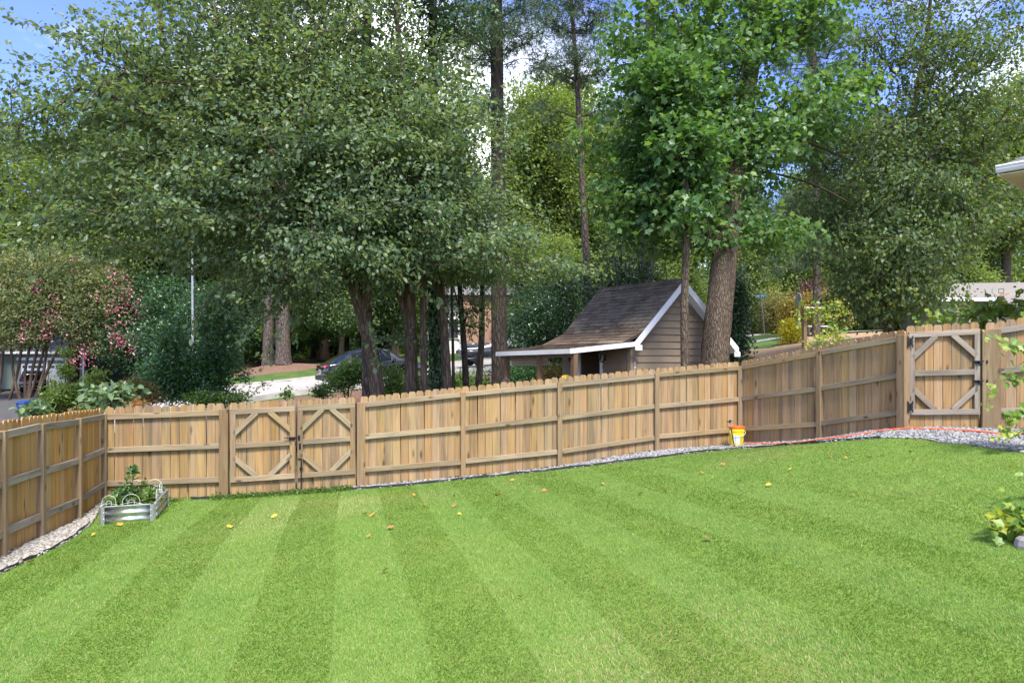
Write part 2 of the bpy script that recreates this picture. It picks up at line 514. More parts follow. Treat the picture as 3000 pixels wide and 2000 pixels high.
# ground material: leaf litter, mulch and weedy grass
t = NT('woodland_floor')
v = t.coords()
n1 = t.noise(v, 0.22, 5); n2 = t.noise(v, 14, 6, 0.7); n3 = t.noise(v, 2.0, 5)
lit = t.ramp(n2, [(0.3, (0.06, 0.035, 0.02)), (0.55, (0.16, 0.095, 0.055)), (0.75, (0.27, 0.18, 0.11))])
grs = t.ramp(n2, [(0.3, (0.025, 0.055, 0.012)), (0.7, (0.08, 0.15, 0.03))])
c = t.mix(t.ramp(t.math('ADD', t.math('MULTIPLY', n1, 0.6), t.math('MULTIPLY', n3, 0.4)), [(0.46, (0, 0, 0)), (0.56, (1, 1, 1))]), lit, grs)
t.bsdf(c, 0.95, 0, 0.15, t.bump(n2, 0.8, 0.03))
M['floor'] = t.m
def turf(name, a, b, c_, patch=0.45):
    t = NT(name); v = t.coords()
    n1 = t.noise(v, 0.9, 5); n2 = t.noise(v, 45, 6, 0.7)
    g = t.ramp(n2, [(0.28, a), (0.55, b), (0.8, c_)])
    g = t.mix(t.math('MULTIPLY', t.ramp(n1, [(0.45, (0, 0, 0)), (0.7, (1, 1, 1))]), patch), g, (0.20, 0.23, 0.05))
    t.bsdf(g, 0.9, 0, 0.2, t.bump(n2, 0.6, 0.02))
    return t.m
M['lawn'] = turf('lawn_thatch', (0.09, 0.14, 0.024), (0.155, 0.245, 0.042), (0.24, 0.31, 0.07))
M['far_lawn'] = turf('verge_grass', (0.025, 0.055, 0.012), (0.06, 0.115, 0.024), (0.12, 0.18, 0.05), 0.35)
t = NT('tan_mulch'); v = t.coords(); n2 = t.noise(v, 16, 7, 0.75); n1 = t.noise(v, 0.8, 4)
c = t.ramp(n2, [(0.3, (0.17, 0.10, 0.055)), (0.5, (0.36, 0.235, 0.14)), (0.75, (0.50, 0.37, 0.25))])
c = t.mix(t.math('MULTIPLY', t.ramp(n1, [(0.52, (0, 0, 0)), (0.7, (1, 1, 1))]), 0.55), c, (0.17, 0.2, 0.06))
t.bsdf(c, 0.95, 0, 0.15, t.bump(n2, 0.9, 0.04)); M['mulch_tan'] = t.m
t = NT('pine_straw'); v = t.coords(); n2 = t.noise(v, 11, 9, 0.85)
c = t.ramp(n2, [(0.3, (0.055, 0.03, 0.02)), (0.5, (0.17, 0.10, 0.068)), (0.75, (0.32, 0.22, 0.16))])
t.bsdf(c, 0.95, 0, 0.15, t.bump(n2, 0.9, 0.04)); M['straw'] = t.m
M['concrete'] = simple('pale_concrete', (0.35, 0.325, 0.295), 0.9, 0, 0.25, 0.14, 1.2, 0.3)
M['kerb'] = simple('kerb_concrete', (0.36, 0.34, 0.31), 0.9, 0, 0.25, 0.2, 2.0, 0.3)

# the ground sheet, dense near the yard and reaching far out
def axis(n, reach, mid, k):
    u = np.linspace(-1, 1, n)
    return mid + reach * np.sinh(k * u) / np.sinh(k)
gx = axis(241, 1600, 0, 6.2); gy = axis(241, 1600, 22, 6.2)
GX, GY = np.meshgrid(gx, gy)
GZ = ground(GX.ravel(), GY.ravel())
ii, jj = np.meshgrid(np.arange(240), np.arange(240), indexing='ij')
a = (ii * 241 + jj).ravel()
me = fast_mesh('ground', np.c_[GX.ravel(), GY.ravel(), GZ - 0.05], np.c_[a, a + 1, a + 242, a + 241], smooth=True)
o = link_mesh('ground', me, M['floor']); o['kind'] = 'structure'

# ------------------------------------------------------------------ fence line (x, y, picket top, ground) relative to the camera
FP = {'c': (-6.63, 11.1, -.80), '1': (-4.85, 11.5, -.753), '2': (-2.68, 12.1, -.678), '3': (-.91, 12.65, -.525), '4': (.904, 13.0, -.3575),
      '5': (2.845, 13.45, -.195), '6': (4.68, 14.0, -.056), '7': (5.59, 12.4, .236), '8': (6.30, 11.0, .479), '9': (7.57, 10.9, .56), 'e': (8.9, 10.45, .78),
      'B': (-6.25, 9.85, -.76), 'A': (-5.97, 8.65, -.725), 'L': (-5.60, 7.5, -.695), 'M': (-5.22, 6.3, -.66)}
def fp(k):
    x, y, zt = FP[k]
    return Vector((x, y, zt + H))

yard = [(-5.0, 3.2), (-5.22, 6.3), (-5.60, 7.5), (-5.97, 8.65), (-6.25, 9.85), (-6.63, 11.1), (-4.85, 11.5), (-2.68, 12.1), (-.91, 12.65), (.904, 13.0),
        (2.845, 13.45), (4.68, 14.0), (5.59, 12.4), (6.30, 11.0), (7.57, 10.9), (8.9, 10.45), (8.6, 3.0), (5.5, 1.2), (-4.0, 1.2)]
in_yard = inpoly(yard)

# lawn / gravel boundary, from the photograph's edge lines laid on the ground
edge_left = [hit(*p) for p in ((-260, 1790), (-120, 1735), (0, 1681), (90, 1640), (179, 1598), (232, 1562), (268, 1531))]
edge_back = [hit(*p) for p in ((560, 1463), (700, 1456), (860, 1444), (1057, 1433), (1200, 1421), (1350, 1405), (1500, 1390), (1640, 1375), (1780, 1358), (1923, 1341), (2050, 1325),
                                (2170, 1314), (2300, 1305), (2400, 1298), (2500, 1290), (2593, 1284), (2712, 1288), (2770, 1299), (2827, 1301), (2904, 1313), (2980, 1324), (3080, 1340))]
grav_left_poly = [(p.x, p.y) for p in edge_left] + [(-6.63, 11.1), (-6.25, 9.85), (-5.97, 8.65), (-5.60, 7.5), (-5.22, 6.3), (-5.0, 5.5)]
grav_back_poly = [(p.x, p.y) for p in edge_back] + [(8.9, 10.45), (7.57, 10.9), (6.30, 11.0), (5.59, 12.4), (4.68, 14.0), (2.845, 13.45), (.904, 13.0), (-.91, 12.65), (-2.68, 12.1), (-4.5, 11.6)]
in_gl, in_gb = inpoly(grav_left_poly), inpoly(grav_back_poly)
sheet('lawn', lambda x, y: in_yard(x, y) & ~in_gl(x, y) & ~in_gb(x, y), -7.2, 9.2, 1.0, 14.4, 0.08, 0.0, M['lawn'])
M['grit'] = simple('gravel_grit', (0.17, 0.15, 0.125), 0.95, 0, 0.2, 0.5, 30, 0.5)
sheet('gravel_bed', lambda x, y: (in_gl(x, y) | in_gb(x, y)) & in_yard(x, y), -7.2, 9.2, 4.0, 14.4, 0.06, 0.004, M['grit'])

# ------------------------------------------------------------------ gravel stones
rng = np.random.default_rng(11)
def stones(name, poly_f, x0, x1, y0, y1, n, s0, s1, mat, label, dens=None):
    x = rng.uniform(x0, x1, n * 12); y = rng.uniform(y0, y1, n * 12)
    k = poly_f(x, y) & in_yard(x, y)
    if dens is not None: k &= rng.random(len(x)) < dens(x, y)
    x, y = x[k][:n], y[k][:n]; m = len(x)
    z = ground(x, y)
    octa = np.array([(1, 0, 0), (-1, 0, 0), (0, 1, 0), (0, -1, 0), (0, 0, 1), (0, 0, -1),
                     (.7, .7, .35), (-.7, .7, .35), (-.7, -.7, .35), (.7, -.7, .35)], float)
    fc = np.array([(4, 0, 6), (4, 6, 2), (4, 2, 7), (4, 7, 1), (4, 1, 8), (4, 8, 3), (4, 3, 9), (4, 9, 0), (5, 6, 0), (5, 2, 6), (5, 7, 2), (5, 1, 7), (5, 8, 1), (5, 3, 8), (5, 9, 3), (5, 0, 9)])
    s = rng.uniform(s0, s1, m) * rng.choice([.7, 1, 1.25], m)
    a = rng.uniform(0, 6.283, m)
    V = octa[None] * rng.uniform(.75, 1.2, (m, 10, 3)) * np.stack([s, s * rng.uniform(.6, 1, m), s * rng.uniform(.4, .7, m)], 1)[:, None, :]
    ca, sa = np.cos(a)[:, None], np.sin(a)[:, None]
    tl = rng.normal(0, .35, m)[:, None]
    X = V[:, :, 0] * ca - V[:, :, 1] * sa; Y = V[:, :, 0] * sa + V[:, :, 1] * ca; Z = V[:, :, 2] + X * tl
    V = np.stack([X + x[:, None], Y + y[:, None], Z + (z + s * .22)[:, None]], -1)
    faces = (fc[None] + (np.arange(m) * 10)[:, None, None]).reshape(-1, 3)
    tint = np.repeat(rng.random(m), 16)
    me = fast_mesh(name, V.reshape(-1, 3), faces, tint)
    o = link_mesh(name, me, mat)
    return tag(o, label, 'gravel', None, 'stuff')
def stonemat(name, stops):
    t = NT(name)
    at = t.node('Attribute', attribute_name='tint')
    c = t.ramp(at.outputs['Fac'], stops)
    c = t.mix(0.35, c, t.ramp(t.noise(t.coords(), 40, 4), [(0.3, (0.12, 0.11, 0.10)), (0.7, (0.36, 0.35, 0.33))]), 'MIX')
    t.bsdf(c, 0.85, 0, 0.3)
    return t.m
M['stone_white'] = stonemat('white_river_stone', [(0, (0.15, 0.13, 0.105)), (0.25, (0.27, 0.245, 0.21)), (0.6, (0.38, 0.35, 0.315)), (1, (0.50, 0.47, 0.43))])
M['stone_grey'] = stonemat('grey_crushed_stone', [(0, (0.07, 0.07, 0.073)), (0.3, (0.19, 0.19, 0.195)), (0.7, (0.31, 0.31, 0.31)), (1, (0.46, 0.45, 0.43))])
stones('gravel', in_gl, -7.0, -4.4, 4.0, 11.2, 5200, .022, .038, M['stone_white'], 'white river stones in a strip along the left fence', lambda x, y: np.where(y > 10.2, .35, 1.0))
stones('gravel', in_gb, -4.9, 9.0, 7.0, 14.2, 17000, .018, .032, M['stone_grey'], 'grey white crushed stones along the long back fence and gate', lambda x, y: np.where(x < -2.9, .45, np.where(x < 4, .8, 1.0)))

# black plastic edging between stones and lawn
M['edging'] = simple('black_edging', (0.022, 0.026, 0.026), 0.5, 0, 0.5, 0.4, 10)
def edging(pts, label):
    m = MB(); n = len(pts)
    pp = []
    for i in range(n - 1):
        for s in range(6):
            q = pts[i].lerp(pts[i + 1], s / 6)
            pp.append(Vector((q.x + random.gauss(0, .006), q.y + random.gauss(0, .006), ground(q.x, q.y) + .026 + random.gauss(0, .006))))
    secs = []
    for i, p in enumerate(pp):
        d = (pp[min(i + 1, len(pp) - 1)] - pp[max(0, i - 1)]); d.z = 0; d.normalize(); nn = Vector((-d.y, d.x, 0)) * .008
        secs.append([p - nn + Vector((0, 0, .014)), p + nn + Vector((0, 0, .014)), p + nn - Vector((0, 0, .06)), p - nn - Vector((0, 0, .06))])
    m.loft(secs)
    o = m.build('garden_edging', M['edging'])
    tag(o, label, 'edging')
edging(edge_left, 'black plastic edging strip between left white stones and lawn')
edging(edge_back[:16], 'black plastic edging strip along the grey stones below back fence')

# ------------------------------------------------------------------ fences
def picket_mesh():
    w, th, h, e = .0693, .0085, 1.0, .024
    prof = [(-w, 0), (w, 0), (w, h - e), (w - e * 1.1, h), (-w + e * 1.1, h), (-w, h - e)]
    m = MB(); m.prism([(x, -th, z) for x, z in prof], (0, 2 * th, 0))
    return m.mesh('picket')
PK = picket_mesh(); PK.materials.append(M['picket'])
PKW = PK.copy(); PKW.materials.clear(); PKW.materials.append(M['picket_warm_sunlit'])
BACK = .045             # pickets stand behind the rail plane
def put_pickets(parent, a, b, za, zb, mesh, first=0.0, last=0.0, top_fn=None):
    """a, b ground points; za, zb picket-top heights; pickets on the far side"""
    d = Vector((b.x - a.x, b.y - a.y, 0)); L = d.length; d.normalize()
    nrm = Vector((-d.y, d.x, 0))
    if nrm.dot(Vector((a.x, a.y - 5, 0))) < 0: nrm = -nrm     # away from the yard
    ang = math.atan2(d.y, d.x)
    W = .1415
    n = max(1, round((L - first - last) / W)); W = (L - first - last) / n
    pl = wloc(parent)
    for i in range(n):
        s = (first + (i + .5) * W) / L
        x, y = a.x + (b.x - a.x) * s, a.y + (b.y - a.y) * s
        top = za + (zb - za) * s + random.gauss(0, .006)
        zg = ground(x, y) - .01 + random.uniform(0, .03)
        o = bpy.data.objects.new('picket', mesh); COL.objects.link(o); o.parent = parent
        q = Vector((x, y, zg)) + nrm * (BACK + random.gauss(0, .0015)) - pl
        o.location = q
        o.rotation_euler = (0, random.gauss(0, .0045), ang + random.gauss(0, .004))
        o.scale = ((W - random.uniform(.003, .008)) / .1386 if n > 1 else W / .1386, 1, top - zg)
def put_post(parent, p, top, size, ang, mat='post'):
    zg = ground(p.x, p.y) - .15
    m = MB(); m.cbox((p.x, p.y, (zg + top) / 2), (size, size, top - zg), rotz(ang), .005)
    return m.build('post', M[mat], parent, origin=(p.x, p.y, zg))
def put_rail(parent, a, b, za, zb, mat='rail', h=.089, th=.038, name='rail', off=0.0):
    A = Vector((a.x, a.y, za)); B = Vector((b.x, b.y, zb))
    x = (B - A); L = x.length; x.normalize()
    y = Vector((0, 0, 1)).cross(x).normalized(); z = x.cross(y)
    if off: A = A + y * off; B = B + y * off
    m = MB(); m.cbox((0, 0, 0), (L, th, h), None, .004)
    o = m.build(name, M[mat], None)
    o.matrix_world = Matrix.Translation((A + B) / 2 - wloc(parent)) @ frame(x, y, z).to_4x4()
    o.parent = parent
    return o
def run(name, label, keys, mesh, wide=(), rail='rail', skip_first=False, skip_last=False, post_mat='post'):
    pts = [fp(k) for k in keys]
    base = G(pts[0].x, pts[0].y)
    root = thing(name, base, label, 'fence')
    for i in range(len(pts) - 1):
        a, b = pts[i], pts[i + 1]
        d = (b - a); d.z = 0; d.normalize(); ang = math.atan2(d.y, d.x)
        put_pickets(root, a, b, a.z, b.z, mesh)
        sa = (.07 if keys[i] in wide else .046); sb = (.07 if keys[i + 1] in wide else .046)
        ga, gb = ground(a.x, a.y), ground(b.x, b.y)
        for fr in (0, .5, 1):
            za = a.z - .145 - fr * (a.z - ga - .145 - .28); zb = b.z - .145 - fr * (b.z - gb - .145 - .28)
            L = Vector((b.x - a.x, b.y - a.y)).length
            A = a + d * sa; Bq = b - d * sb
            put_rail(root, A, Bq, za + (zb - za) * sa / L + random.gauss(0, .006), zb - (zb - za) * sb / L + random.gauss(0, .006), rail)
    for i, k in enumerate(keys):
        if (i == 0 and skip_first) or (i == len(keys) - 1 and skip_last): continue
        a = pts[i]; q0 = pts[max(0, i - 1)]; q1 = pts[min(len(pts) - 1, i + 1)]
        ang = math.atan2(q1.y - q0.y, q1.x - q0.x)
        put_post(root, a, a.z - .098, .14 if k in wide else .09, ang, post_mat)
    return root
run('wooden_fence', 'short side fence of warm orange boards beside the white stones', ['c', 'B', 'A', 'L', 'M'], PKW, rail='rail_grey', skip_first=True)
run('wooden_fence', 'short fence panel of dog-ear boards behind the raised garden bed', ['c', '1'], PK, wide=('1',))
run('wooden_fence', 'long stepped back fence of tan dog-ear boards between the two gates', ['2', '3', '4', '5', '6', '7', '8'], PK, wide=('2', '8'))
fr = run('wooden_fence', 'short fence panel behind the grape vine right of the single gate', ['9', 'e'], PK, wide=('9',), rail='rail_grey')
d9 = (fp('e') - fp('9')).normalized()
put_post(fr, fp('9') + Vector((d9.x * .13, d9.y * .13, 0)), fp('9').z - .09, .12, math.atan2(d9.y, d9.x))

# ------------------------------------------------------------------ gates
def put_brace(root, p, q, mat): return put_rail(root, p, q, p.z, q.z, mat, .085, .036, 'brace', 0)
def gate(label, a, b, za, zb, rail, npull=None):
    """one gate leaf between points a and b"""
    base = G((a.x + b.x) / 2, (a.y + b.y) / 2)
    root = thing('wooden_gate', base, label, 'gate')
    d = Vector((b.x - a.x, b.y - a.y, 0)); L = d.length; d.normalize(); ang = math.atan2(d.y, d.x)
    put_pickets(root, a, b, za, zb, PK)
    ga, gb = ground(a.x, a.y), ground(b.x, b.y)
    lo = lambda s: (ga + (gb - ga) * s) + .27
    hi = lambda s: (za + (zb - za) * s) - .15
    at = lambda s: Vector((a.x + d.x * L * s, a.y + d.y * L * s, 0))
    e = .012 / L; w = .098 / L
    for f in (hi, lo):
        put_rail(root, at(e), at(1 - e), f(e), f(1 - e), rail)
    put_rail(root, at(w), at(1 - w), (hi(w) + lo(w)) / 2, (hi(1 - w) + lo(1 - w)) / 2, rail)
    for s in (.055 / L, 1 - .055 / L):      # stiles
        p = at(s); z0, z1 = lo(s) + .045, hi(s) - .045
        m = MB(); m.cbox((p.x, p.y, (z0 + z1) / 2), (.085, .036, z1 - z0), rotz(ang), .004)
        m.build('stile', M['post'] if rail == 'rail' else M['stile_grey'], root, origin=(p.x, p.y, z0))
    c = .30 / L
    for s0, s1, zf, sg in ((w, w + c, hi, -1), (1 - w, 1 - w - c, hi, -1), (w, w + c, lo, 1), (1 - w, 1 - w - c, lo, 1)):
        e_ = (s1 - s0) * .10; p = at(s0 - e_); p.z = zf(s0) + sg * .375; q = at(s1 + e_); q.z = zf(s1) + sg * .030
        put_brace(root, p, q, rail)
    return root, at, d, ang, lo, hi, L
M['stile_grey'] = wood('grey_stile_wood', 2, (0.14, 0.11, 0.08), (0.26, 0.22, 0.175), (0.33, 0.29, 0.23), 0.6)
p1, p2 = fp('1'), fp('2')
dd = (p2 - p1); dd.z = 0; LL = dd.length; dd.normalize()
mid = p1.lerp(p2, .515)
def along(p, q, s): return p.lerp(q, s)
gl, atl, dl, angl, lol, hil, Ll = gate('left leaf of the double gate with a black slide latch', p1 + dd * .085, mid - dd * .012, p1.z + .0, mid.z - .0, 'rail')
gr, atr, dr, angr, lor, hir, Lr = gate('right leaf of the double gate with a black drop rod', mid + dd * .012, p2 - dd * .085, mid.z + .0, p2.z, 'rail')
nrmf = Vector((dd.y, -dd.x, 0))         # toward the yard
def iron(root, name, items):
    m = MB()
    for c, dim, rm in items: m.cbox(c, dim, rm, .002)
    return m.build(name, M['black_iron'], root)
zl = p1.z - .62
s = 1 - .055 / Ll
c = atl(s) + Vector((0, 0, zl)) + nrmf * .03
iron(gl, 'latch', [(c, (.11, .02, .05), rotz(angl)), (c + nrmf * .02 + Vector((0, 0, .012)), (.26, .014, .014), rotz(angl)), (c + nrmf * .03 - dd * .02 + Vector((0, 0, -.005)), (.02, .03, .05), rotz(angl))])
c = atr(.055 / Lr) + Vector((0, 0, zl + .015)) + nrmf * .03
iron(gr, 'latch_keeper', [(c - dd * .02, (.035, .03, .07), rotz(angr))])
m = MB(); c = atr(.04 / Lr) + nrmf * .035
zz = ground(c.x, c.y)
m.tube([c - dd * .03 + Vector((0, 0, zz + .57)), c + dd * .03 + Vector((0, 0, zz + .575)), c + dd * .035 + Vector((0, 0, zz + .54)), c + dd * .03 + Vector((0, 0, zz - .01))], .011, 8)
m.cbox(c + dd * .03 + Vector((0, 0, zz + .40)), (.05, .02, .03), rotz(angr), .002)
m.build('drop_rod', M['black_iron'], gr, smooth=False)
c = atr(.05 / Lr) + nrmf * .025
iron(gr, 'strike_plate', [(c + Vector((0, 0, zz + .78)), (.035, .012, .10), rotz(angr))])

p8, p9 = fp('8'), fp('9')
d8 = (p9 - p8); d8.z = 0; d8.normalize()
gs, ats, ds, angs, los, his, Ls = gate('single grey weathered gate with black butterfly hinges', p8 + d8 * .078, p9 - d8 * .085, p8.z + .05, p9.z + .02, 'rail_grey')
nf8 = Vector((d8.y, -d8.x, 0))
def hinge(z):
    """a butterfly hinge: two flared leaves and a barrel"""
    m = MB(); c = ats(.005) + Vector((0, 0, z)) + nf8 * .075
    for sg in (-1, 1):
        pts = [(0, -.05), (sg * .022, -.05), (sg * .062, -.105), (sg * .066, -.06), (sg * .052, -.03), (sg * .06, 0), (sg * .052, .03), (sg * .066, .06), (sg * .062, .105), (sg * .022, .05), (0, .05)]
        if sg < 0: pts = pts[::-1]
        m.prism([c + d8 * (x * .8) + Vector((0, 0, zz)) - nf8 * (.0 if sg < 0 else .03) for x, zz in pts], nf8 * .008)
    m.tube([c + Vector((0, 0, -.055)) + nf8 * .006, c + Vector((0, 0, .055)) + nf8 * .006], .012, 10)
    m.build('hinge', M['black_iron'], gs)
hinge(his(0) - .11); hinge(los(0) + .09)
for dz, nm in ((-.62, 'latch'), (-.93, 'latch')):
    c = ats(1 - .05 / Ls) + Vector((0, 0, p9.z + dz)) + nf8 * .035
    iron(gs, nm, [(c, (.13, .02, .04), rotz(angs)), (c + nf8 * .015 + Vector((0, 0, .02)) + d8 * .02, (.22, .014, .014), rotz(angs)), (c + nf8 * .03 + Vector((0, 0, -.01)), (.02, .02, .06), rotz(angs)), (c + d8 * .11 + Vector((0, 0, .01)) + nf8 * .03, (.02, .03, .05), rotz(angs))])

# ------------------------------------------------------------------ lawn grass: single blades, combed one way and the other in the mown stripes
def vnoise(x, y, sc, seed):
    r = np.random.default_rng(seed); o = np.zeros(len(x))
    for i in range(6):
        a = r.uniform(0, 6.283); f = sc * r.uniform(.5, 1.8); o += np.sin((x * math.cos(a) + y * math.sin(a)) * f + r.uniform(0, 6.283))
    return o / 6 ** .5
NB = 900000
ry = np.sqrt(rng.uniform(2.6 ** 2, 14.2 ** 2, NB * 2)) if False else 2.8 + 11.4 * rng.random(NB * 3) ** 1.25
rx = rng.uniform(-1, 1, NB * 3) * (ry * .78 + .8)
k = in_yard(rx, ry) & ~in_gl(rx, ry) & ~in_gb(rx, ry)
# leave the raised bed's footprint free
bed_poly = inpoly([(-5.69, 9.40), (-5.04, 9.60), (-5.40, 10.80), (-6.08, 10.58)])
k &= ~bed_poly(rx, ry)
rx, ry = rx[k][:NB], ry[k][:NB]
n = len(rx)
rz = ground(rx, ry)
sd = np.array([-.235, .972]); sn = np.array([.972, .235])
u = rx * sn[0] + ry * sn[1] + .02 * np.sin(ry * .9)
st = np.sign(np.sin(u * math.pi / .62 + .6))
# on the right the stripes turn to follow the fence
u2 = (ry * .93 + rx * .36)
st2 = np.sign(np.sin(u2 * math.pi / .62))
right = (rx + .45 * ry) > 7.6
st = np.where(right, st2, st)
ld = np.where(right[:, None], np.array([.93, -.36])[None], sd[None]) * st[:, None]
hgt = rng.uniform(.011, .026, n) * np.clip(1 + .08 * vnoise(rx, ry, 9, 31) + .08 * vnoise(rx, ry, 28, 32), .6, 1.5)
hgt *= np.where(rng.random(n) < .015, rng.uniform(1.4, 2.1, n), 1)
wdt = rng.uniform(.0018, .0034, n) * (1 + .06 * ry)
ang = rng.uniform(0, 6.283, n)
lean = rng.normal(0, .55, (n, 2)) + ld * (0.44 + .06 * vnoise(rx, ry, 1.6, 21))[:, None]
base = np.stack([rx, ry, rz - .004], 1)
side = np.stack([np.cos(ang), np.sin(ang), np.zeros(n)], 1) * wdt[:, None]
tip = base + np.c_[lean * hgt[:, None], hgt]
V = np.stack([base - side, base + side, tip], 1).reshape(-1, 3)
faces = np.arange(n * 3).reshape(-1, 3)
pt = vnoise(rx, ry, 1.1, 3) * .07 + vnoise(rx, ry, 3.5, 4) * .05 + vnoise(rx, ry, 13, 5) * .04 + vnoise(rx, ry, 34, 6) * .05
tint = np.clip(.42 - .022 * (ry - 7.5) + pt + rng.normal(0, .20, n), 0, 1)
dry = rng.random(n) < (.05 + .22 * np.clip(vnoise(rx, ry, 1.1, 9) - .35, 0, 1) + .25 * np.exp(-((rx + 3.2) ** 2 / 1.6 + (ry - 10.6) ** 2 / .25)) + .12 * np.exp(-((rx - 3.5) ** 2 / 2 + (ry - 12.6) ** 2 / .2)))
fence_shade = np.exp(-np.maximum(0, (11.9 + .15 * rx) - ry) / .55) * (rx < 5.5)  # shade along the back fence, put into the blade tint as darker green
tint = np.where(dry, 1.0, np.clip(tint * .9 - .22 * fence_shade, 0, 1))
t = NT('grass_blade')
at = t.node('Attribute', attribute_name='tint')
c = t.ramp(at.outputs['Fac'], [(0.0, (0.085, 0.175, 0.026)), (0.45, (0.152, 0.280, 0.040)), (0.88, (0.27, 0.37, 0.092)), (1.0, (0.42, 0.36, 0.18))])
p = t.bsdf(c, 0.5, 0, 0.35)
tr = t.node('BsdfTranslucent'); t.link(t.mix(1.0, c, (1.25, 1.25, .7), 'MULTIPLY'), tr.inputs[0])
mx = t.node('MixShader'); mx.inputs[0].default_value = .35
t.link(p.outputs[0], mx.inputs[1]); t.link(tr.outputs[0], mx.inputs[2]); t.link(mx.outputs[0], t.out.inputs['Surface'])
M['grass'] = t.m
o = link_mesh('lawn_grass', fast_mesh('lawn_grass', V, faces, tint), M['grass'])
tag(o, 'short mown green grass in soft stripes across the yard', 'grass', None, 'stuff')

# ------------------------------------------------------------------ garden shed behind the fence
Z = Vector((0, 0, 1))
def rel(x, y, z): return Vector((x, y, z + H))
gd = Vector((.94, .342, 0)); rd = Vector((-.574, .819, 0)); LR = 3.2
AF = rel(4.41, 17.5, 2.017); AB = AF + rd * LR
KF = rel(3.09, 17.02, .42); KB = KF + rd * LR
EF = rel(1.40, 16.40, .235); EB = EF + rd * LR + Z * -.05
RF = rel(5.95, 18.06, .29); RB = RF + rd * LR
shed = thing('garden_shed', G(4.0, 18.3), 'small taupe shed with steep shingle roof and low front porch', 'shed')
# walls
ins = rd * .25
W1 = KF + ins + gd * .06; W2 = KB - ins + gd * .06; W3 = RF + ins - gd * .14; W4 = RB - ins - gd * .14
gz = lambda p: ground(p.x, p.y) - .3
zs = -1.85 + H
wallm = MB()
apexF = AF + ins - Z * .16; apexB = AB - ins - Z * .16
def flat(p, z): return Vector((p.x, p.y, z))
tW = KF.z - .12
# inner wall core (boards are nailed on it)
front = [flat(W1, zs - .4), flat(W3, zs - .4), flat(W3, tW - .1), apexF, flat(W1, tW)]
back = [flat(W2, zs - .4), flat(W4, zs - .4), flat(W4, tW - .1), apexB, flat(W2, tW)]
cen = (W1 + W3 + W2 + W4) / 4
m = MB(); m.prism(front, rd * .05); m.build('gable_wall', M['siding'], shed)
m = MB(); m.prism(back, -rd * .05); m.build('gable_wall', M['siding'], shed)
# left wall with a door opening (s along rd from KF)
def lw(s, z, out=0.0): return flat(KF + rd * s + gd * (.06 + out), z)
DS0, DS1, DZ = 1.36, 2.20, zs + 2.06
def wallbox(mb, s0, s1, z0, z1, th=.05, out=0.0):
    mb.hexa([lw(s0, z0, out), lw(s0, z0, out + th), lw(s1, z0, out + th), lw(s1, z0, out), lw(s0, z1, out), lw(s0, z1, out + th), lw(s1, z1, out + th), lw(s1, z1, out)])
m = MB(); wallbox(m, .305, DS0, zs - .4, tW); wallbox(m, DS1, LR - .305, zs - .4, tW); wallbox(m, DS0 + .002, DS1 - .002, DZ, tW)
m.build('porch_wall', M['siding'], shed)
m = MB(); dw = (W4 - W3)
m.hexa([flat(W3 + rd * .055 - gd * .05, zs - .4), flat(W3 + rd * .055, zs - .4), flat(W4 - rd * .055, zs - .4), flat(W4 - rd * .055 - gd * .05, zs - .4),
        flat(W3 + rd * .055 - gd * .05, tW - .1), flat(W3 + rd * .055, tW - .1), flat(W4 - rd * .055, tW - .1), flat(W4 - rd * .055 - gd * .05, tW - .1)])
m.build('rear_wall', M['siding'], shed)
m = MB(); m.prism([flat(W1 + gd * .5 + rd * .3, zs - .02), flat(W3 + rd * .3, zs - .02), flat(W4, zs - .02), flat(W2 + gd * .5, zs - .02)], Z * -.1)
m.build('shed_floor', M['dark_inside'], shed)
# lap siding boards, each its own piece, clipped to the gable outline
def gable_x(z):
    """left and right limits along gd (from W1) at height z"""
    wid = (W3 - W1).dot(gd); ax = (apexF - W1).dot(gd); az = apexF.z
    l = 0 if z <= tW else (z - tW) / (az - tW) * ax
    zr = tW - .1
    r = wid if z <= zr else wid - (z - zr) / (az - zr) * (wid - ax)
    return l, r
EXP = .178
nb = 0
z0 = zs - .2
while z0 < apexF.z - .1:
    z1 = min(z0 + EXP - .002, apexF.z - .05)
    l0, r0 = gable_x(z0); l1, r1 = gable_x(z1)
    l0, l1 = max(l0, .10), max(l1, .10)
    if r0 - l0 > .05:
        q = lambda u, z, o: flat(W1 + gd * u - rd * o, z)
        m = MB(); m.hexa([q(l0, z0, .034), q(r0, z0, .034), q(r0, z0, 0.001), q(l0, z0, .001), q(l1, z1, .008), q(r1, z1, .008), q(r1, z1, .001), q(l1, z1, .001)])
        m.build('siding_board', M['siding'], shed, origin=W1 + gd * l0 + Z * (z0 - W1.z))
    if z1 < tW:
        for s0, s1 in ((.40, DS0 - .08), (DS1 + .08, LR - .26)):
            if z0 > DZ: continue
            m = MB(); m.hexa([lw(s0, z0, -.032), lw(s0, z0, -.001), lw(s1, z0, -.001), lw(s1, z0, -.032), lw(s0, z1, -.008), lw(s0, z1, -.001), lw(s1, z1, -.001), lw(s1, z1, -.008)])
            m.build('siding_board', M['siding'], shed, origin=lw(s0, z0))
    z0 += EXP
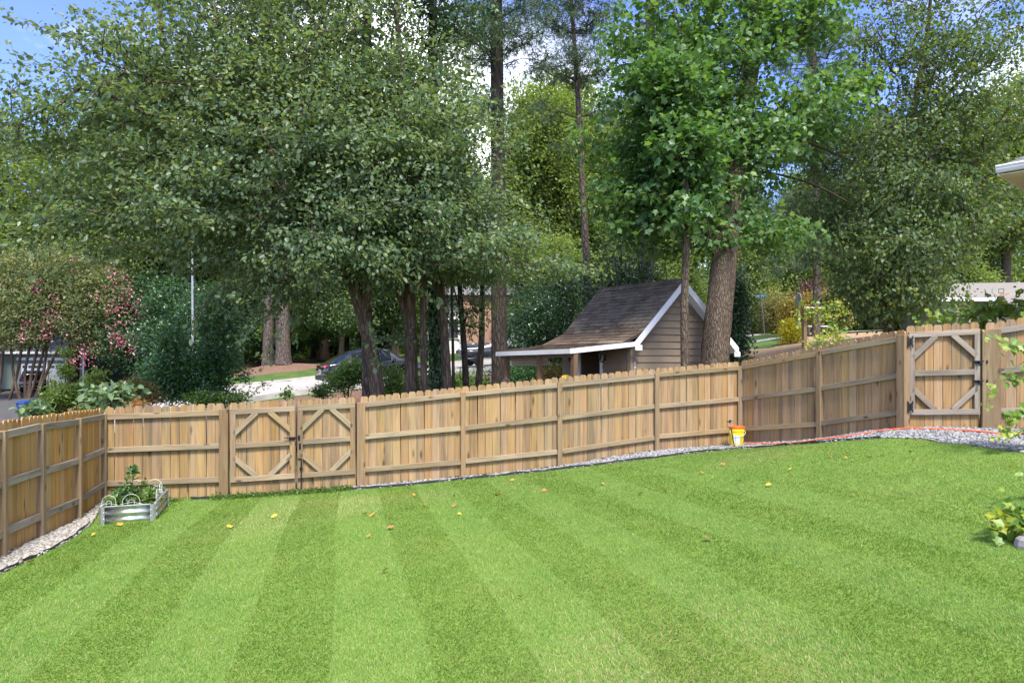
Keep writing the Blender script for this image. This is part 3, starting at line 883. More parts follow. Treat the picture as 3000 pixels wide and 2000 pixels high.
# corner board with a few chips of bare paint
m = MB(); q = lambda u, o, z: flat(W1 + gd * u - rd * o, z)
m.hexa([q(-.036, .038, zs - .4), q(.098, .038, zs - .4), q(.098, .001, zs - .4), q(-.036, -.1, zs - .4), q(-.036, .038, tW - .02), q(.098, .038, tW - .02), q(.098, .001, tW - .02), q(-.036, -.1, tW - .02)])
cb = m.build('corner_board', M['siding'], shed)
for dz, hh in ((.93, .05), (.89, .02), (.80, .06), (.745, .025)):
    m = MB(); c = q(.075, .039, tW - 1.35 + dz); m.prism([c, c + gd * .022, c + gd * .02 + Z * hh, c + gd * .004 + Z * hh * .9], -rd * .002)
    m.build('paint_chip', M['white_paint'], cb)
# door frame and opening
m = MB()
wallbox(m, DS0 - .085, DS0 + .01, zs - .05, DZ + .09, .03, -.03)
wallbox(m, DS1 - .01, DS1 + .085, zs - .05, DZ + .09, .03, -.03)
wallbox(m, DS0 + .011, DS1 - .011, DZ - .005, DZ + .09, .03, -.03)
fm = m.build('door_frame', M['white_paint'], shed)
# roof slabs
def slab(a, b, c, d, th): # top corners, thickness downwards
    n = (b - a).cross(d - a).normalized()
    if n.z < 0: n = -n
    m = MB(); m.hexa([a - n * th, b - n * th, c - n * th, d - n * th, a, b, c, d]); return m, n
T1F, T1B = KF.lerp(AF, .17), KB.lerp(AB, .17); T2F, T2B = KF.lerp(EF, .24), KB.lerp(EB, .24)     # the roof sweeps out over the porch
m, nL = slab(T1F, AF, AB, T1B, .07); rl = m.build('roof', M['roof_deck'], shed)
m, nT = slab(T2F, T1F, T1B, T2B, .06); rt = m.build('roof_sweep', M['roof_deck'], shed)
m, nP = slab(EF, T2F, T2B, EB, .06); rp = m.build('porch_roof', M['roof_deck'], shed)
m, nR = slab(AF, RF, RB, AB, .07); rr_ = m.build('roof', M['roof_deck'], shed)
def shingles(parent, a, b, c, d, n, rows, per, matf, lift=.004):
    """a,b = bottom and top at the front edge, d,c = bottom and top at the far edge"""
    for i in range(rows):
        v0, v1 = i / rows, min(1.0, (i + 1.35) / rows)
        cuts = [0]
        while cuts[-1] < 1:
            cuts.append(cuts[-1] + random.uniform(.7, 1.3) / per)
        cuts[-1] = 1.0
        if cuts[-1] - cuts[-2] < .3 / per: cuts.pop(-2)
        for j in range(len(cuts) - 1):
            u0, u1 = cuts[j] + .002, cuts[j + 1] - .002
            def pt(u, v, h):
                f = a.lerp(b, v); g = d.lerp(c, v)
                return f.lerp(g, u) + n * h
            th = .017 + random.uniform(-.005, .006)
            jit = random.uniform(-.006, .006) / max(1, rows) * 2
            p = [pt(u0, v0 + jit, .001), pt(u1, v0 + jit, .001), pt(u1, v1, .001), pt(u0, v1, .001)]
            tp = [pt(u0, v0 + jit, lift + th), pt(u1, v0 + jit, lift + th), pt(u1, v1, lift), pt(u0, v1, lift)]
            if (p[1] - p[0]).cross(p[3] - p[0]).dot(n) < 0:
                p = p[::-1]; tp = tp[::-1]
            mm = MB(); mm.hexa(p + tp)
            mm.build('shingle', matf(v0, (u0 + u1) / 2), parent, origin=p[0])
shingles(rl, T1F, AF, AB, T1B, nL, 14, 12, lambda v, u: M['shingle_needles'] if v < .12 and random.random() < .5 else M['shingle'])
shingles(rt, T2F, T1F, T1B, T2B, nT, 4, 10, lambda v, u: M['shingle_needles'] if random.random() < .8 else M['shingle'])
shingles(rp, EF, T2F, T2B, EB, nP, 7, 9, lambda v, u: M['shingle_needles'] if random.random() < .9 else M['shingle'])
# ridge caps
for i in range(18):
    u0, u1 = i / 18, (i + 1.15) / 18
    a0, a1 = AF.lerp(AB, u0), AF.lerp(AB, min(1, u1)); h0, h1 = .034, .026
    wl_ = (KF - AF).normalized() * .13; wr_ = (RF - AF).normalized() * .13
    m = MB(); m.add([a0 + wl_ + nL * h0, a0 + Z * h0 * 1.4, a0 + wr_ + nR * h0, a1 + wl_ + nL * h1, a1 + Z * h1 * 1.4, a1 + wr_ + nR * h1,
                     a0 + wl_ + nL * .012, a0 + Z * .01, a0 + wr_ + nR * .012, a1 + wl_ + nL * .012, a1 + Z * .01, a1 + wr_ + nR * .012],
                    [(0, 1, 4, 3), (1, 2, 5, 4), (6, 7, 1, 0), (7, 8, 2, 1), (0, 3, 9, 6), (2, 8, 11, 5), (3, 4, 10, 9), (4, 5, 11, 10)])
    m.build('ridge_cap', M['shingle'], rl, origin=a0)
# white fascia and rake boards
def board(a, b, h, out, th=.022, drop=.0):
    m = MB(); o = out.normalized()
    a, b = a - Z * drop, b - Z * drop
    m.hexa([a - Z * h, b - Z * h, b - Z * h + o * th, a - Z * h + o * th, a, b, b + o * th, a + o * th])
    if (b - a).cross(o).z < 0: pass
    return m
fo = -rd
board(KF - gd * .03 + Z * -.0, AF, .20, fo, .024).build('rake_board', M['white_paint'], shed)
board(AF, RF + gd * .04, .20, fo, .024).build('rake_board', M['white_paint'], shed)
board(EF, KF, .115, fo, .02).build('rake_board', M['white_paint'], shed)
board(EF - rd * .022, EB, .115, -gd, .02).build('fascia', M['white_paint'], shed)
board(RF, RB, .12, gd, .02).build('fascia', M['white_paint'], shed)
m = MB(); c = RF + gd * .02 - Z * .14 + fo * .012
m.prism([c - gd * .1 + Z * .08, c + gd * .08 + Z * .02, c + gd * .08 - Z * .10, c - gd * .1 - Z * .1], rd * .02); m.build('rake_return', M['white_paint'], shed)
m = MB(); c = KF - Z * .10 + fo * .0245
m.prism([c - gd * .03 + Z * .03, c + gd * .16 + Z * .02, c + gd * .16 - Z * .115, c - gd * .03 - Z * .115], rd * -.004); m.build('rake_return', M['white_paint'], shed)
# soffit under the gable overhang
m = MB(); m.hexa([AF - Z * .155, RF - Z * .155, RF + rd * .25 - Z * .155, AF + rd * .25 - Z * .155, AF - Z * .14, RF - Z * .14, RF + rd * .25 - Z * .14, AF + rd * .25 - Z * .14]); m.build('soffit', M['white_paint'], shed)
# porch posts and beam
for s in (.06, 1.45, 2.93):
    p = EF + rd * s + gd * .15
    zg = ground(p.x, p.y) - .2; top = EF.z - .10 - .05 * s / LR
    m = MB(); secs = []
    for i in range(9):
        f = i / 8; w = .055 * (1 + random.uniform(-.08, .08))
        c = Vector((p.x + random.gauss(0, .006), p.y, zg + (top - zg) * f))
        secs.append([c + gd * -w - rd * w, c + gd * w - rd * w, c + gd * w + rd * w, c + gd * -w + rd * w])
    m.loft(secs); m.build('porch_post', M['porch_post'], shed, origin=(p.x, p.y, zg))
m = MB(); a, b = EF + gd * .15 - Z * .11, EB + gd * .15 - Z * .11
m.hexa([a - gd * .02 - Z * .09, a + gd * .02 - Z * .09, b + gd * .02 - Z * .09, b - gd * .02 - Z * .09, a - gd * .02, a + gd * .02, b + gd * .02, b - gd * .02]); m.build('porch_beam', M['porch_post'], shed)
# a cream roll-up shade hanging at the far side of the porch
M['cream'] = simple('cream_canvas', (0.62, 0.56, 0.45), 0.8, 0, 0.3, 0.1, 3, 0.1)
a, b = EB + gd * .35 - rd * .18 - Z * .16, EB + gd * 1.45 - rd * .18 - Z * .14
m = MB(); m.hexa([a - Z * .2, b - Z * .2, b - Z * .2 + rd * .02, a - Z * .2 + rd * .02, a, b, b + rd * .02, a + rd * .02])
m.tube([a - Z * .21, b - Z * .21], .03, 10)
o = m.build('canvas_shade', M['cream']); tag(o, 'rolled cream canvas shade hanging under the shed porch roof', 'shade')
def lantern(s, label):
    p = lw(s, H + .02, -.06)
    root = thing('wall_lantern', p, label, 'lantern')
    m = MB(); m.cbox(p + gd * .033, (.02, .09, .16), rotz(math.atan2(gd.y, gd.x)), .004)
    m.tube([p + gd * .03 - Z * .03, p - gd * .04 - Z * .12, p - gd * .10 - Z * .10, p - gd * .11 - Z * .03], .012, 8)
    m.build('bracket', M['black_iron'], root)
    c = p - gd * .11
    m = MB(); m.lathe(c, [(.03, -.03), (.055, .14), (.05, .145), (.026, -.03)], 8); m.build('glass_shade', M['glass'], root)
    m = MB(); m.lathe(c, [(.075, .15), (.07, .165), (.03, .20), (.012, .22), (.0, .24)], 10); m.build('cap', M['black_iron'], root)
    m = MB()
    for k in range(4):
        a_ = k * math.pi / 2; m.tube([c + Vector((math.cos(a_) * .031, math.sin(a_) * .031, -.03)), c + Vector((math.cos(a_) * .057, math.sin(a_) * .057, .15))], .006, 5)
    m.lathe(c, [(.0, -.06), (.034, -.045), (.034, -.03), (0, -.028)], 8)
    m.build('cage', M['black_iron'], root)
lantern(1.17, 'black wall lantern on the shed between its door and gable corner')
lantern(2.42, 'black wall lantern on the shed beyond the door, behind porch post')
# yellow tool case and bits standing on the porch
M['yellow'] = simple('yellow_plastic', (0.72, 0.46, 0.01), 0.35, 0, 0.5, 0.08, 6)
M['grey_plastic'] = simple('grey_plastic', (0.16, 0.17, 0.18), 0.4, 0, 0.5, 0.15, 6)
M['tin'] = simple('galvanised_tin', (0.42, 0.43, 0.44), 0.35, 0.7, 0.5, 0.15, 4)
b0 = P(1662, 1104, 16.9); stand = thing('tool_chest', G(b0.x, b0.y), 'yellow lidded tool chest standing on the shed porch', 'tool chest')
m = MB(); zg = ground(b0.x, b0.y) - .05
m.hexa([Vector((b0.x + dx, b0.y + dy, zg)) for dx, dy in ((-.13, -.15), (.13, -.15), (.13, .15), (-.13, .15))] + [Vector((b0.x + dx, b0.y + dy, b0.z - .04)) for dx, dy in ((-.15, -.17), (.15, -.17), (.15, .17), (-.15, .17))])
m.build('body', M['grey_plastic'], stand)
m = MB(); secs = []
for dx, hz in ((-.16, .0), (-.13, .07), (-.05, .085), (.05, .085), (.13, .07), (.17, .0)):
    secs.append([Vector((b0.x + dx, b0.y - .17, b0.z - .035)), Vector((b0.x + dx, b0.y + .17, b0.z - .035)), Vector((b0.x + dx, b0.y + .15, b0.z - .03 + hz)), Vector((b0.x + dx, b0.y - .15, b0.z - .03 + hz))])
m.loft(secs); ld_ = m.build('lid', M['yellow'], stand)
for k in range(4):
    m = MB(); c = Vector((b0.x - .09 + k * .055, b0.y - .165, b0.z + .025)); m.box(c, (.03, .012, .018)); m.build('rib', M['yellow'], ld_)
m = MB(); m.tube([Vector((b0.x + .1, b0.y - .18, b0.z + .0)), Vector((b0.x + .16, b0.y - .2, b0.z + .03)), Vector((b0.x + .22, b0.y - .18, b0.z - .02))], .02, 8); m.build('handle', M['grey_plastic'], stand)
b1 = P(1482, 1118, 16.2)
bh = thing('bird_house', b1 - Z * .06, 'small grey gabled bird house on a stake beyond the fence', 'bird house')
m = MB(); m.prism([b1 + Vector((-.07, -.06, -.06)), b1 + Vector((.07, -.06, -.06)), b1 + Vector((.07, -.06, .02)), b1 + Vector((0, -.06, .07)), b1 + Vector((-.07, -.06, .02))], (0, .12, 0)); m.build('box', M['porch_post'], bh)
for sg in (-1, 1):
    m = MB(); a_ = b1 + Vector((0, -.08, .085)); c_ = b1 + Vector((sg * .10, -.08, .005)); m.prism([a_, c_, c_ + Z * .015, a_ + Z * .018], (0, .16, 0)); m.build('roof', M['grey_plastic'], bh)
m = MB(); m.tube([G(b1.x, b1.y, -.1), b1 - Z * .055], .02, 6); m.build('stake', M['porch_post'], bh)
# swallowed by the fence: a round grill lid
c = P(1745, 1106, 15.3)
m = MB(); m.lathe(c, [(.12, -.02), (.118, 0), (.1, .035), (.06, .06), (0.0, .068)], 16)
gk = thing('kettle_grill', G(c.x, c.y), 'dark round kettle grill lid peeking over the fence by the shed door', 'grill')
m.build('lid', M['black_iron'], gk, True)
m = MB(); m.lathe(c, [(.0, -.14), (.07, -.12), (.115, -.06), (.12, -.022)], 16); m.build('bowl', M['black_iron'], gk, True)
for k in range(3):
    a_ = k * 2.094; m = MB(); m.tube([c + Vector((math.cos(a_) * .07, math.sin(a_) * .07, -.1)), G(c.x + math.cos(a_) * .16, c.y + math.sin(a_) * .16, -.01)], .01, 6); m.build('leg', M['black_iron'], gk)

# ------------------------------------------------------------------ the house whose roof corner shows at the right edge
Ea = Vector((.65, -.76, 0)); Eb = Vector((.76, .65, 0)); EC = rel(8.2, 11.5, 3.23)
M['grey_shingle'] = simple('grey_shingle', (0.17, 0.165, 0.175), 0.9, 0, 0.25, 0.35, 40, 0.5, 0.1)
M['house_white'] = simple('white_siding', (0.70, 0.70, 0.69), 0.55, 0, 0.35, 0.05, 2)
house = thing('house', G(9.5, 9.8), 'white house corner with grey hip roof and gutter beyond the single gate', 'house')
S = 6.5
hipr = (Ea + Eb); rise = .55
top = EC + hipr * (S / 2) + Z * (rise * S / 2)
A2, B2, D2 = EC + Ea * S, EC + Eb * S, EC + Ea * S + Eb * S
n1 = (A2 - EC).cross(top - EC).normalized(); n1 = n1 if n1.z > 0 else -n1
m = MB()
pts = [EC, A2, D2, B2]
for i in range(4): m.add([pts[i], pts[(i + 1) % 4], top], [(0, 1, 2)] )
m.add([p - Z * .05 for p in pts], [(3, 2, 1, 0)])
hr = m.build('roof', M['grey_shingle'], house)
sl = (top - (EC + Ea * S / 2)); sl_len = sl.length; sl = sl.normalized()
nrow = 14
for i in range(nrow):
    v0, v1 = i * .20, i * .20 + .235
    f0, f1 = v0 / sl_len * S / 2, v1 / sl_len * S / 2
    w0, w1 = f0, f1
    u = 0
    while u < 3.2:
        uw = random.uniform(.22, .42); ua, ub = u + .002, u + uw - .002; u += uw
        p = [EC + Ea * (w0 + ua) + sl * v0, EC + Ea * (w0 + ub) + sl * v0, EC + Ea * (w0 + ub) + sl * v1, EC + Ea * (w0 + ua + (f1 - f0 if ua < .05 else 0)) + sl * v1]
        h = [.014, .014, .004, .004]
        bq = [q + n1 * .001 for q in p]; tq = [q + n1 * k for q, k in zip(p, h)]
        if (p[1] - p[0]).cross(p[3] - p[0]).dot(n1) < 0: bq, tq = bq[::-1], tq[::-1]
        mm = MB(); mm.hexa(bq + tq); mm.build('shingle', M['grey_shingle'], hr, origin=p[0])
    if len(hr.children) > 110: break
na = Vector((-.76, -.65, 0))
prof = [(0, 0), (.10, .0), (.115, -.02), (.095, -.045), (.10, -.075), (.075, -.12), (0, -.12)]
m = MB(); m.loft([[EC + Ea * s + na * x + Z * (z + .005) for x, z in prof] for s in (-.02, S)]); m.build('gutter', M['white_paint'], house)
nb_ = Vector((-.65, .76, 0))
m = MB(); m.hexa([EC - Z * .15, EC + Eb * S - Z * .15, EC + Eb * S - Z * .15 + nb_ * .02, EC - Z * .15 + nb_ * .02, EC - Z * .01, EC + Eb * S - Z * .01, EC + Eb * S - Z * .01 + nb_ * .02, EC - Z * .01 + nb_ * .02]); m.build('fascia', M['white_paint'], house)
m = MB(); m.hexa([q - Z * .15 for q in (EC, A2, D2, B2)] + [q - Z * .13 for q in (EC, A2, D2, B2)]); m.build('soffit', M['cream'], house)
wc = [EC + (Ea + Eb) * .42, A2 + (Eb - Ea) * .42, D2 - (Ea + Eb) * .42, B2 + (Ea - Eb) * .42]
zb = -1.3 + H
for i in range(4):
    a_, b_ = wc[i], wc[(i + 1) % 4]; inn = ((D2 + EC) / 2 - (a_ + b_) / 2); inn.z = 0; inn.normalize()
    dd_ = (b_ - a_).normalized() * .06
    m = MB(); aa, bb = flat(a_ + (dd_ if i % 2 else dd_ * 0), zb), flat(b_ - (dd_ if i % 2 else dd_ * 0), zb)
    m.hexa([aa, bb, bb + inn * .05, aa + inn * .05] + [q + Z * (EC.z - .155 - zb) for q in (aa, bb, bb + inn * .05, aa + inn * .05)]); m.build('wall', M['house_white'], house)
m = MB(); c = wc[0]; m.box((c.x, c.y, (zb + EC.z - .16) / 2), (.13, .13, EC.z - .16 - zb), rotz(math.atan2(Ea.y, Ea.x))); m.build('corner_board', M['white_paint'], house)

# ------------------------------------------------------------------ raised corrugated bed with wire hoops and plants
def on(x, y, z): return Vector((x, y, z))
bc = [Vector((-5.69, 9.43, 0)), Vector((-5.06, 9.66, 0)), Vector((-5.43, 10.77, 0)), Vector((-6.06, 10.54, 0))]
zb0 = min(ground(p.x, p.y) for p in bc) - .03; zb1 = max(ground(p.x, p.y) for p in bc) + .225
t = NT('corrugated_steel'); v = t.coords(); nz = t.noise(v, 9, 5)
t.bsdf(t.ramp(nz, [(0.3, (0.42, 0.45, 0.46)), (0.7, (0.62, 0.65, 0.66))]), t.ramp(nz, [(0.3, (0.22, 0.22, 0.22)), (0.7, (0.38, 0.38, 0.38))]), 0.9, 0.5); M['corrugated'] = t.m
bed = thing('raised_garden_bed', Vector((-5.56, 10.1, zb0)), 'galvanised corrugated raised bed with plants by the fence corner', 'planter')
for i in range(4):
    a_, b_ = bc[i], bc[(i + 1) % 4]; d_ = (b_ - a_).normalized(); n_ = Vector((d_.y, -d_.x, 0))
    aa, bb = a_ + d_ * .045, b_ - d_ * .045
    secs = []
    for k in range(37):
        f = k / 36; z_ = zb0 + (zb1 - zb0) * f; o_ = .011 * math.cos(f * 3 * 2 * math.pi)
        secs.append([aa + n_ * o_ + Z * z_, bb + n_ * o_ + Z * z_, bb + n_ * (o_ - .006) + Z * z_, aa + n_ * (o_ - .006) + Z * z_])
    m = MB(); m.loft(secs); m.build('corrugated_panel', M['corrugated'], bed, True)
    m = MB(); m.cbox((aa + bb) / 2 + Z * (zb1 + .006), ((bb - aa).length, .035, .014), rotz(math.atan2(d_.y, d_.x)), .003); m.build('rim', M['tin'], bed)
    p_ = bc[(i - 1) % 4]; e_ = (p_ - a_).normalized(); n2 = Vector((-e_.y, e_.x, 0))
    q0, q1 = a_ + d_ * .055, a_ + e_ * .055
    cpts = [q0 + n_ * .014, a_ + d_ * .012 + n_ * .014, a_ + e_ * .012 + n2 * .014, q1 + n2 * .014, q1 - n2 * .004, a_ + (d_ + e_) * .01, q0 - n_ * .004]
    m = MB(); m.prism([c_ + Z * zb0 for c_ in cpts], Z * (zb1 - zb0 + .004)); cp = m.build('corner_post', M['tin'], bed)
    for k in range(3):
        for q_, nn in ((q0, n_), (q1, n2)):
            m = MB(); m.lathe(q_ * 1 + nn * .015 - (d_ if nn is n_ else e_) * .012 + Z * (zb0 + .05 + k * .085), [(.008, -.003), (.006, .004), (0, .006)], 6); m.build('bolt', M['white_paint'], cp)
M['soil'] = simple('dark_soil', (0.035, 0.024, 0.016), 0.95, 0, 0.1, 0.4, 20, 0.8)
m = MB(); m.prism([c_.lerp((bc[0] + bc[2]) / 2, .03) + Z * (zb1 - .16) for c_ in bc], Z * .09); m.build('soil', M['soil'], bed)
M['wire'] = simple('white_coated_wire', (0.75, 0.77, 0.74), 0.4, 0, 0.5, 0.05, 5)
def hoop(c, d, w, h, label):
    """a wire edging panel: a tall arch, a small arch inside, a cross wire"""
    c = Vector(c); d = Vector(d).normalized(); m = MB()
    def arch(w, h, z0): return [c + d * (-w / 2) + Z * z0] + [c + d * (-w / 2 * math.cos(math.pi * k / 14)) + Z * (h - w * .5 + math.sin(math.pi * k / 14) * w * .5) for k in range(15)] + [c + d * (w / 2) + Z * z0]
    m.tube(arch(w, h, -.10), .0024, 6); m.tube(arch(w * .38, h * .55, -.10), .002, 6)
    m.tube([c + d * (-w * .62) + Z * .035, c + Z * .06, c + d * (w * .62) + Z * .03], .002, 6)
    o = m.build('wire_hoop', M['wire'], None); tag(o, label, 'wire hoop', 'white wire hoops standing in the raised bed')
zt = zb1 - .02
hl = 'white wire hoop edging standing along the rim of the raised bed'
for (fx, fy, w, h, dx, dy) in ((.14, .05, .17, .17, 1, .36), (.55, .05, .22, .17, 1, .36), (.36, .93, .2, .2, 1, .36), (.74, .92, .22, .2, 1, .36), (.86, .72, .12, .14, 1, .36), (.95, .62, .18, .2, -.3, .95), (.94, .40, .16, .15, -.3, .95)):
    c_ = bc[0] + (bc[1] - bc[0]) * fx + (bc[3] - bc[0]) * fy
    hoop((c_.x, c_.y, zt), (dx, dy, 0), w, h, hl)

# ------------------------------------------------------------------ bucket, sprinkler stake, hose
bk = hit(2158, 1306); bk = Vector((bk.x, bk.y, ground(bk.x, bk.y) + .01))
bucket = thing('plastic_bucket', bk, 'yellow plastic bucket with orange lid standing against the fence', 'bucket')
M['bucket_yellow'] = simple('bucket_yellow', (0.80, 0.58, 0.015), 0.38, 0, 0.5, 0.08, 5)
M['orange'] = simple('orange_plastic', (0.78, 0.10, 0.02), 0.4, 0, 0.5, 0.1, 5)
m = MB(); m.lathe(bk, [(.0, 0), (.125, 0), (.132, .01), (.148, .29), (.155, .292), (.155, .31), (.149, .312), (.149, .335), (.156, .337), (.156, .352), (.145, .353)], 28); m.build('body', M['bucket_yellow'], bucket, False)
m = MB(); m.lathe(bk, [(.158, .345), (.161, .375), (.152, .385), (.14, .378), (0, .376)], 28); m.build('lid', M['orange'], bucket)
m = MB(); m.tube([bk + Vector((.152 * math.cos(a_) * (1 if True else 1), -.155 * abs(math.sin(a_)) ** .5 - .005, .30 - .10 * math.sin(a_))) for a_ in [k * math.pi / 16 for k in range(17)]], .0035, 6); m.build('bail_handle', M['wire'], bucket)
def patch(a0, a1, z0, z1, r0, r1, n=8):
    """curved label patch on the bucket's side; angles measured from -Y"""
    vs, fs = [], []
    for i in range(n + 1):
        a_ = a0 + (a1 - a0) * i / n
        for z_, r_ in ((z0, r0), (z1, r1)): vs.append(bk + Vector((math.sin(a_) * r_, -math.cos(a_) * r_, z_)))
    for i in range(n): fs.append((2 * i, 2 * i + 2, 2 * i + 3, 2 * i + 1))
    m = MB(); m.add(vs, fs); return m
rad = lambda z_: .132 + (z_ - .01) / .28 * .016 + .0022
t = NT('white_wire_label'); v = t.coords()
bt = t.node('TexChecker'); bt.inputs['Scale'].default_value = 36
mp = t.node('Mapping'); mp.inputs['Rotation'].default_value = (0, R(45), 0); t.link(v, mp.inputs[0]); t.link(mp.outputs[0], bt.inputs['Vector'])
bt.inputs['Color1'].default_value = (.72, .72, .68, 1); bt.inputs['Color2'].default_value = (.42, .43, .42, 1)
t.bsdf(bt.outputs[0], .5); M['label_white'] = t.m
lb = patch(-.75, .15, .045, .215, rad(.045), rad(.215)).build('paper_label', M['label_white'], bucket)
lb['label'] = 'white label with a diamond mesh print'
M['label_olive'] = simple('olive_label', (0.52, 0.44, 0.03), .5)
patch(.17, .85, .03, .24, rad(.03), rad(.24)).build('side_label', M['label_olive'], bucket)
for k, (z0_, z1_) in enumerate(((.06, .10), (.11, .13), (.14, .17), (.18, .20), (.205, .23))):
    patch(.88, 1.05, z0_, z1_, rad(z0_) + .0015, rad(z1_) + .0015, 3).build('lettering', M['black_iron'], bucket)
s0 = hit(2152, 1311); s0 = Vector((s0.x, s0.y, ground(s0.x, s0.y))); s1 = P(2138, 1233, s0.y + .02)
spk = thing('sprinkler_stake', s0, 'black tripod sprinkler stake leaning in front of the yellow bucket', 'sprinkler')
ax = (s1 - s0).normalized()
m = MB(); m.tube([s0 + Z * .0, s0.lerp(s1, .78)], .010, 8); m.build('riser', M['black_iron'], spk)
m = MB(); m.tube([s0.lerp(s1, .76), s0.lerp(s1, .80), s0.lerp(s1, .93)], [.015, .017, .013], 8); m.build('neck', M['tin'], spk)
m = MB(); q = s0.lerp(s1, .93); m.tube([q, s1], [.018, .014], 8); m.tube([s1 + Vector((-.06, 0, -.005)), s1 + Vector((-.02, -.01, -.02)), s1, s1 + Vector((.055, 0, .0))], [.012, .008, .012, .006], 6)
m.lathe(s1, [(.016, -.02), (.02, .0), (.016, .02), (0, .028)], 8); m.build('impact_head', M['black_iron'], spk)
for a_ in (-.4, 2.2, 4.0):
    m = MB(); e_ = s0 + Vector((math.cos(a_) * .06, math.sin(a_) * .05, .006)); m.tube([s0 + Z * .03, e_], .009, 6); m.build('foot', M['black_iron'], spk)
hp = [hit(x, y) for x, y in ((2182, 1305), (2220, 1304), (2290, 1303), (2350, 1299), (2420, 1291), (2480, 1283), (2530, 1274), (2600, 1264), (2660, 1260), (2730, 1261), (2800, 1264), (2850, 1268), (2900, 1273), (2940, 1276), (2990, 1275), (3060, 1272))]
hp2 = []
for i in range(len(hp) - 1):
    for k in range(4):
        q = hp[i].lerp(hp[i + 1], k / 4); hp2.append(Vector((q.x, q.y, ground(q.x, q.y) + .03 + .004 * math.sin(i * 1.7 + k))))
m = MB(); m.tube(hp2, .0125, 8); o = m.build('garden_hose', M['orange'], None, True); tag(o, 'orange garden hose lying on the stones below the back fence', 'hose')

# ------------------------------------------------------------------ road, kerb, verge beyond
rdir = Vector((.875, .485, 0)).normalized(); rnor = Vector((-rdir.y, rdir.x, 0)); rc0 = Vector((-9, 31.5, 0))
def roadpt(t_, o_): 
    bend = .0035 * max(0, t_ - 4) ** 2
    return rc0 + rdir * t_ + rnor * (o_ + bend)
def strip(name, o0, o1, t0, t1, dz, mat, n=90, kind='structure', prof=None):
    m = MB(); secs = []
    for i in range(n + 1):
        t_ = t0 + (t1 - t0) * i / n
        a_, b_ = roadpt(t_, o0(t_)), roadpt(t_, o1(t_))
        row = []
        for k in range(9):
            q = a_.lerp(b_, k / 8); row.append(Vector((q.x, q.y, ground(q.x, q.y) + dz)))
        secs.append(row)
    m.loft(secs, closed=False); o = m.build(name, mat, None, True); o['kind'] = kind
    return o
near_o = lambda t_: -1.7 - 4.2 / (1 + math.exp((t_ + 4.5) / 1.2))
far_o = lambda t_: 6.4
strip('road', near_o, far_o, -19, 45, .03, M['concrete'])
for nm, of in (('kerb', far_o), ('kerb', near_o)):
    m = MB(); secs = []
    for i in range(121):
        t_ = -19 + i * .53; sg = 1 if of is far_o else -1
        a_ = roadpt(t_, of(t_)); z_ = ground(a_.x, a_.y) + .03
        secs.append([a_ + rnor * (-.02 * sg) + Z * (z_ - .1), a_ + rnor * (.0) + Z * (z_ + .12), a_ + rnor * (.17 * sg) + Z * (z_ + .13), a_ + rnor * (.2 * sg) + Z * (z_ - .1)])
    m.loft(secs); o = m.build('kerb', M['kerb'], None); o['kind'] = 'structure'
def in_verge(x, y):
    t_ = (x - rc0.x) * rdir.x + (y - rc0.y) * rdir.y; o_ = (x - rc0.x) * rnor.x + (y - rc0.y) * rnor.y - .0035 * np.maximum(0, t_ - 4) ** 2
    return (o_ > 6.6) & (o_ < 22 + 2 * np.sin(x * .3)) & (t_ > -9) & (t_ < 40)
sheet('verge_lawn', in_verge, -50, 40, 18, 75, .5, .05, M['far_lawn'])
# pine straw mound under the roadside pines
c = Vector((-15.4, 44.6, 0)); m = MB()
secs = []
for k in range(9):
    f = k / 8; row = []
    for j in range(40):
        a_ = 6.283 * j / 40; r_ = (1 - f) * (1 + .10 * math.sin(3 * a_) + .06 * math.sin(7 * a_ + 1))
        x_, y_ = c.x + math.cos(a_) * 3.6 * r_, c.y + math.sin(a_) * 2.2 * r_
        row.append(Vector((x_, y_, ground(x_, y_) + .02 + .38 * (1 - (1 - f) ** 2))))
    secs.append(row)
m.loft(secs, cap=True); o = m.build('straw_mound', M['straw'], None, True); o['kind'] = 'structure'
# tan mulch slope behind the right part of the fence, pine straw by the road
tan_poly = inpoly([(5.6, 14.0), (6.6, 12.2), (7.7, 11.3), (14, 10.6), (22, 20), (17.5, 33), (13.4, 34), (10, 30), (8.3, 22), (6.9, 17.5)])
sheet('mulch_slope', tan_poly, 5, 23, 10, 36, .3, .02, M['mulch_tan'])
straw_poly = inpoly([(-12.5, 24.5), (-9.6, 27.0), (-6.0, 30.0), (0, 32.4), (3, 25), (1, 21), (-6, 16), (-9, 18)])
sheet('straw_bed', straw_poly, -13, 4, 15, 33, .35, .015, M['straw'])
path_poly = inpoly([(12.0, 33.4), (15.5, 34.6), (18.5, 34.0), (18.6, 34.7), (15.4, 35.5), (11.8, 34.3)])
sheet('path', path_poly, 11, 19, 33, 36, .2, .05, M['concrete'])
sheet('roadside_grass', inpoly([(11.2, 29.5), (14.0, 32.6), (11.8, 34.2), (15.4, 35.6), (18.6, 34.8), (22, 40), (16, 46), (9.5, 40), (9.2, 33)]), 9, 23, 29, 46, .3, .035, M['far_lawn'])
drive_poly = inpoly([(-46, 60), (-34.5, 59.4), (-33.4, 54), (-27.5, 42), (-22, 30), (-29, 30), (-36, 44), (-44, 54)])
M['asphalt'] = simple('worn_asphalt', (0.075, 0.072, 0.07), 0.9, 0, 0.25, 0.2, 2, .3)
sheet('driveway', drive_poly, -47, -20, 29, 61, .5, .04, M['asphalt'])

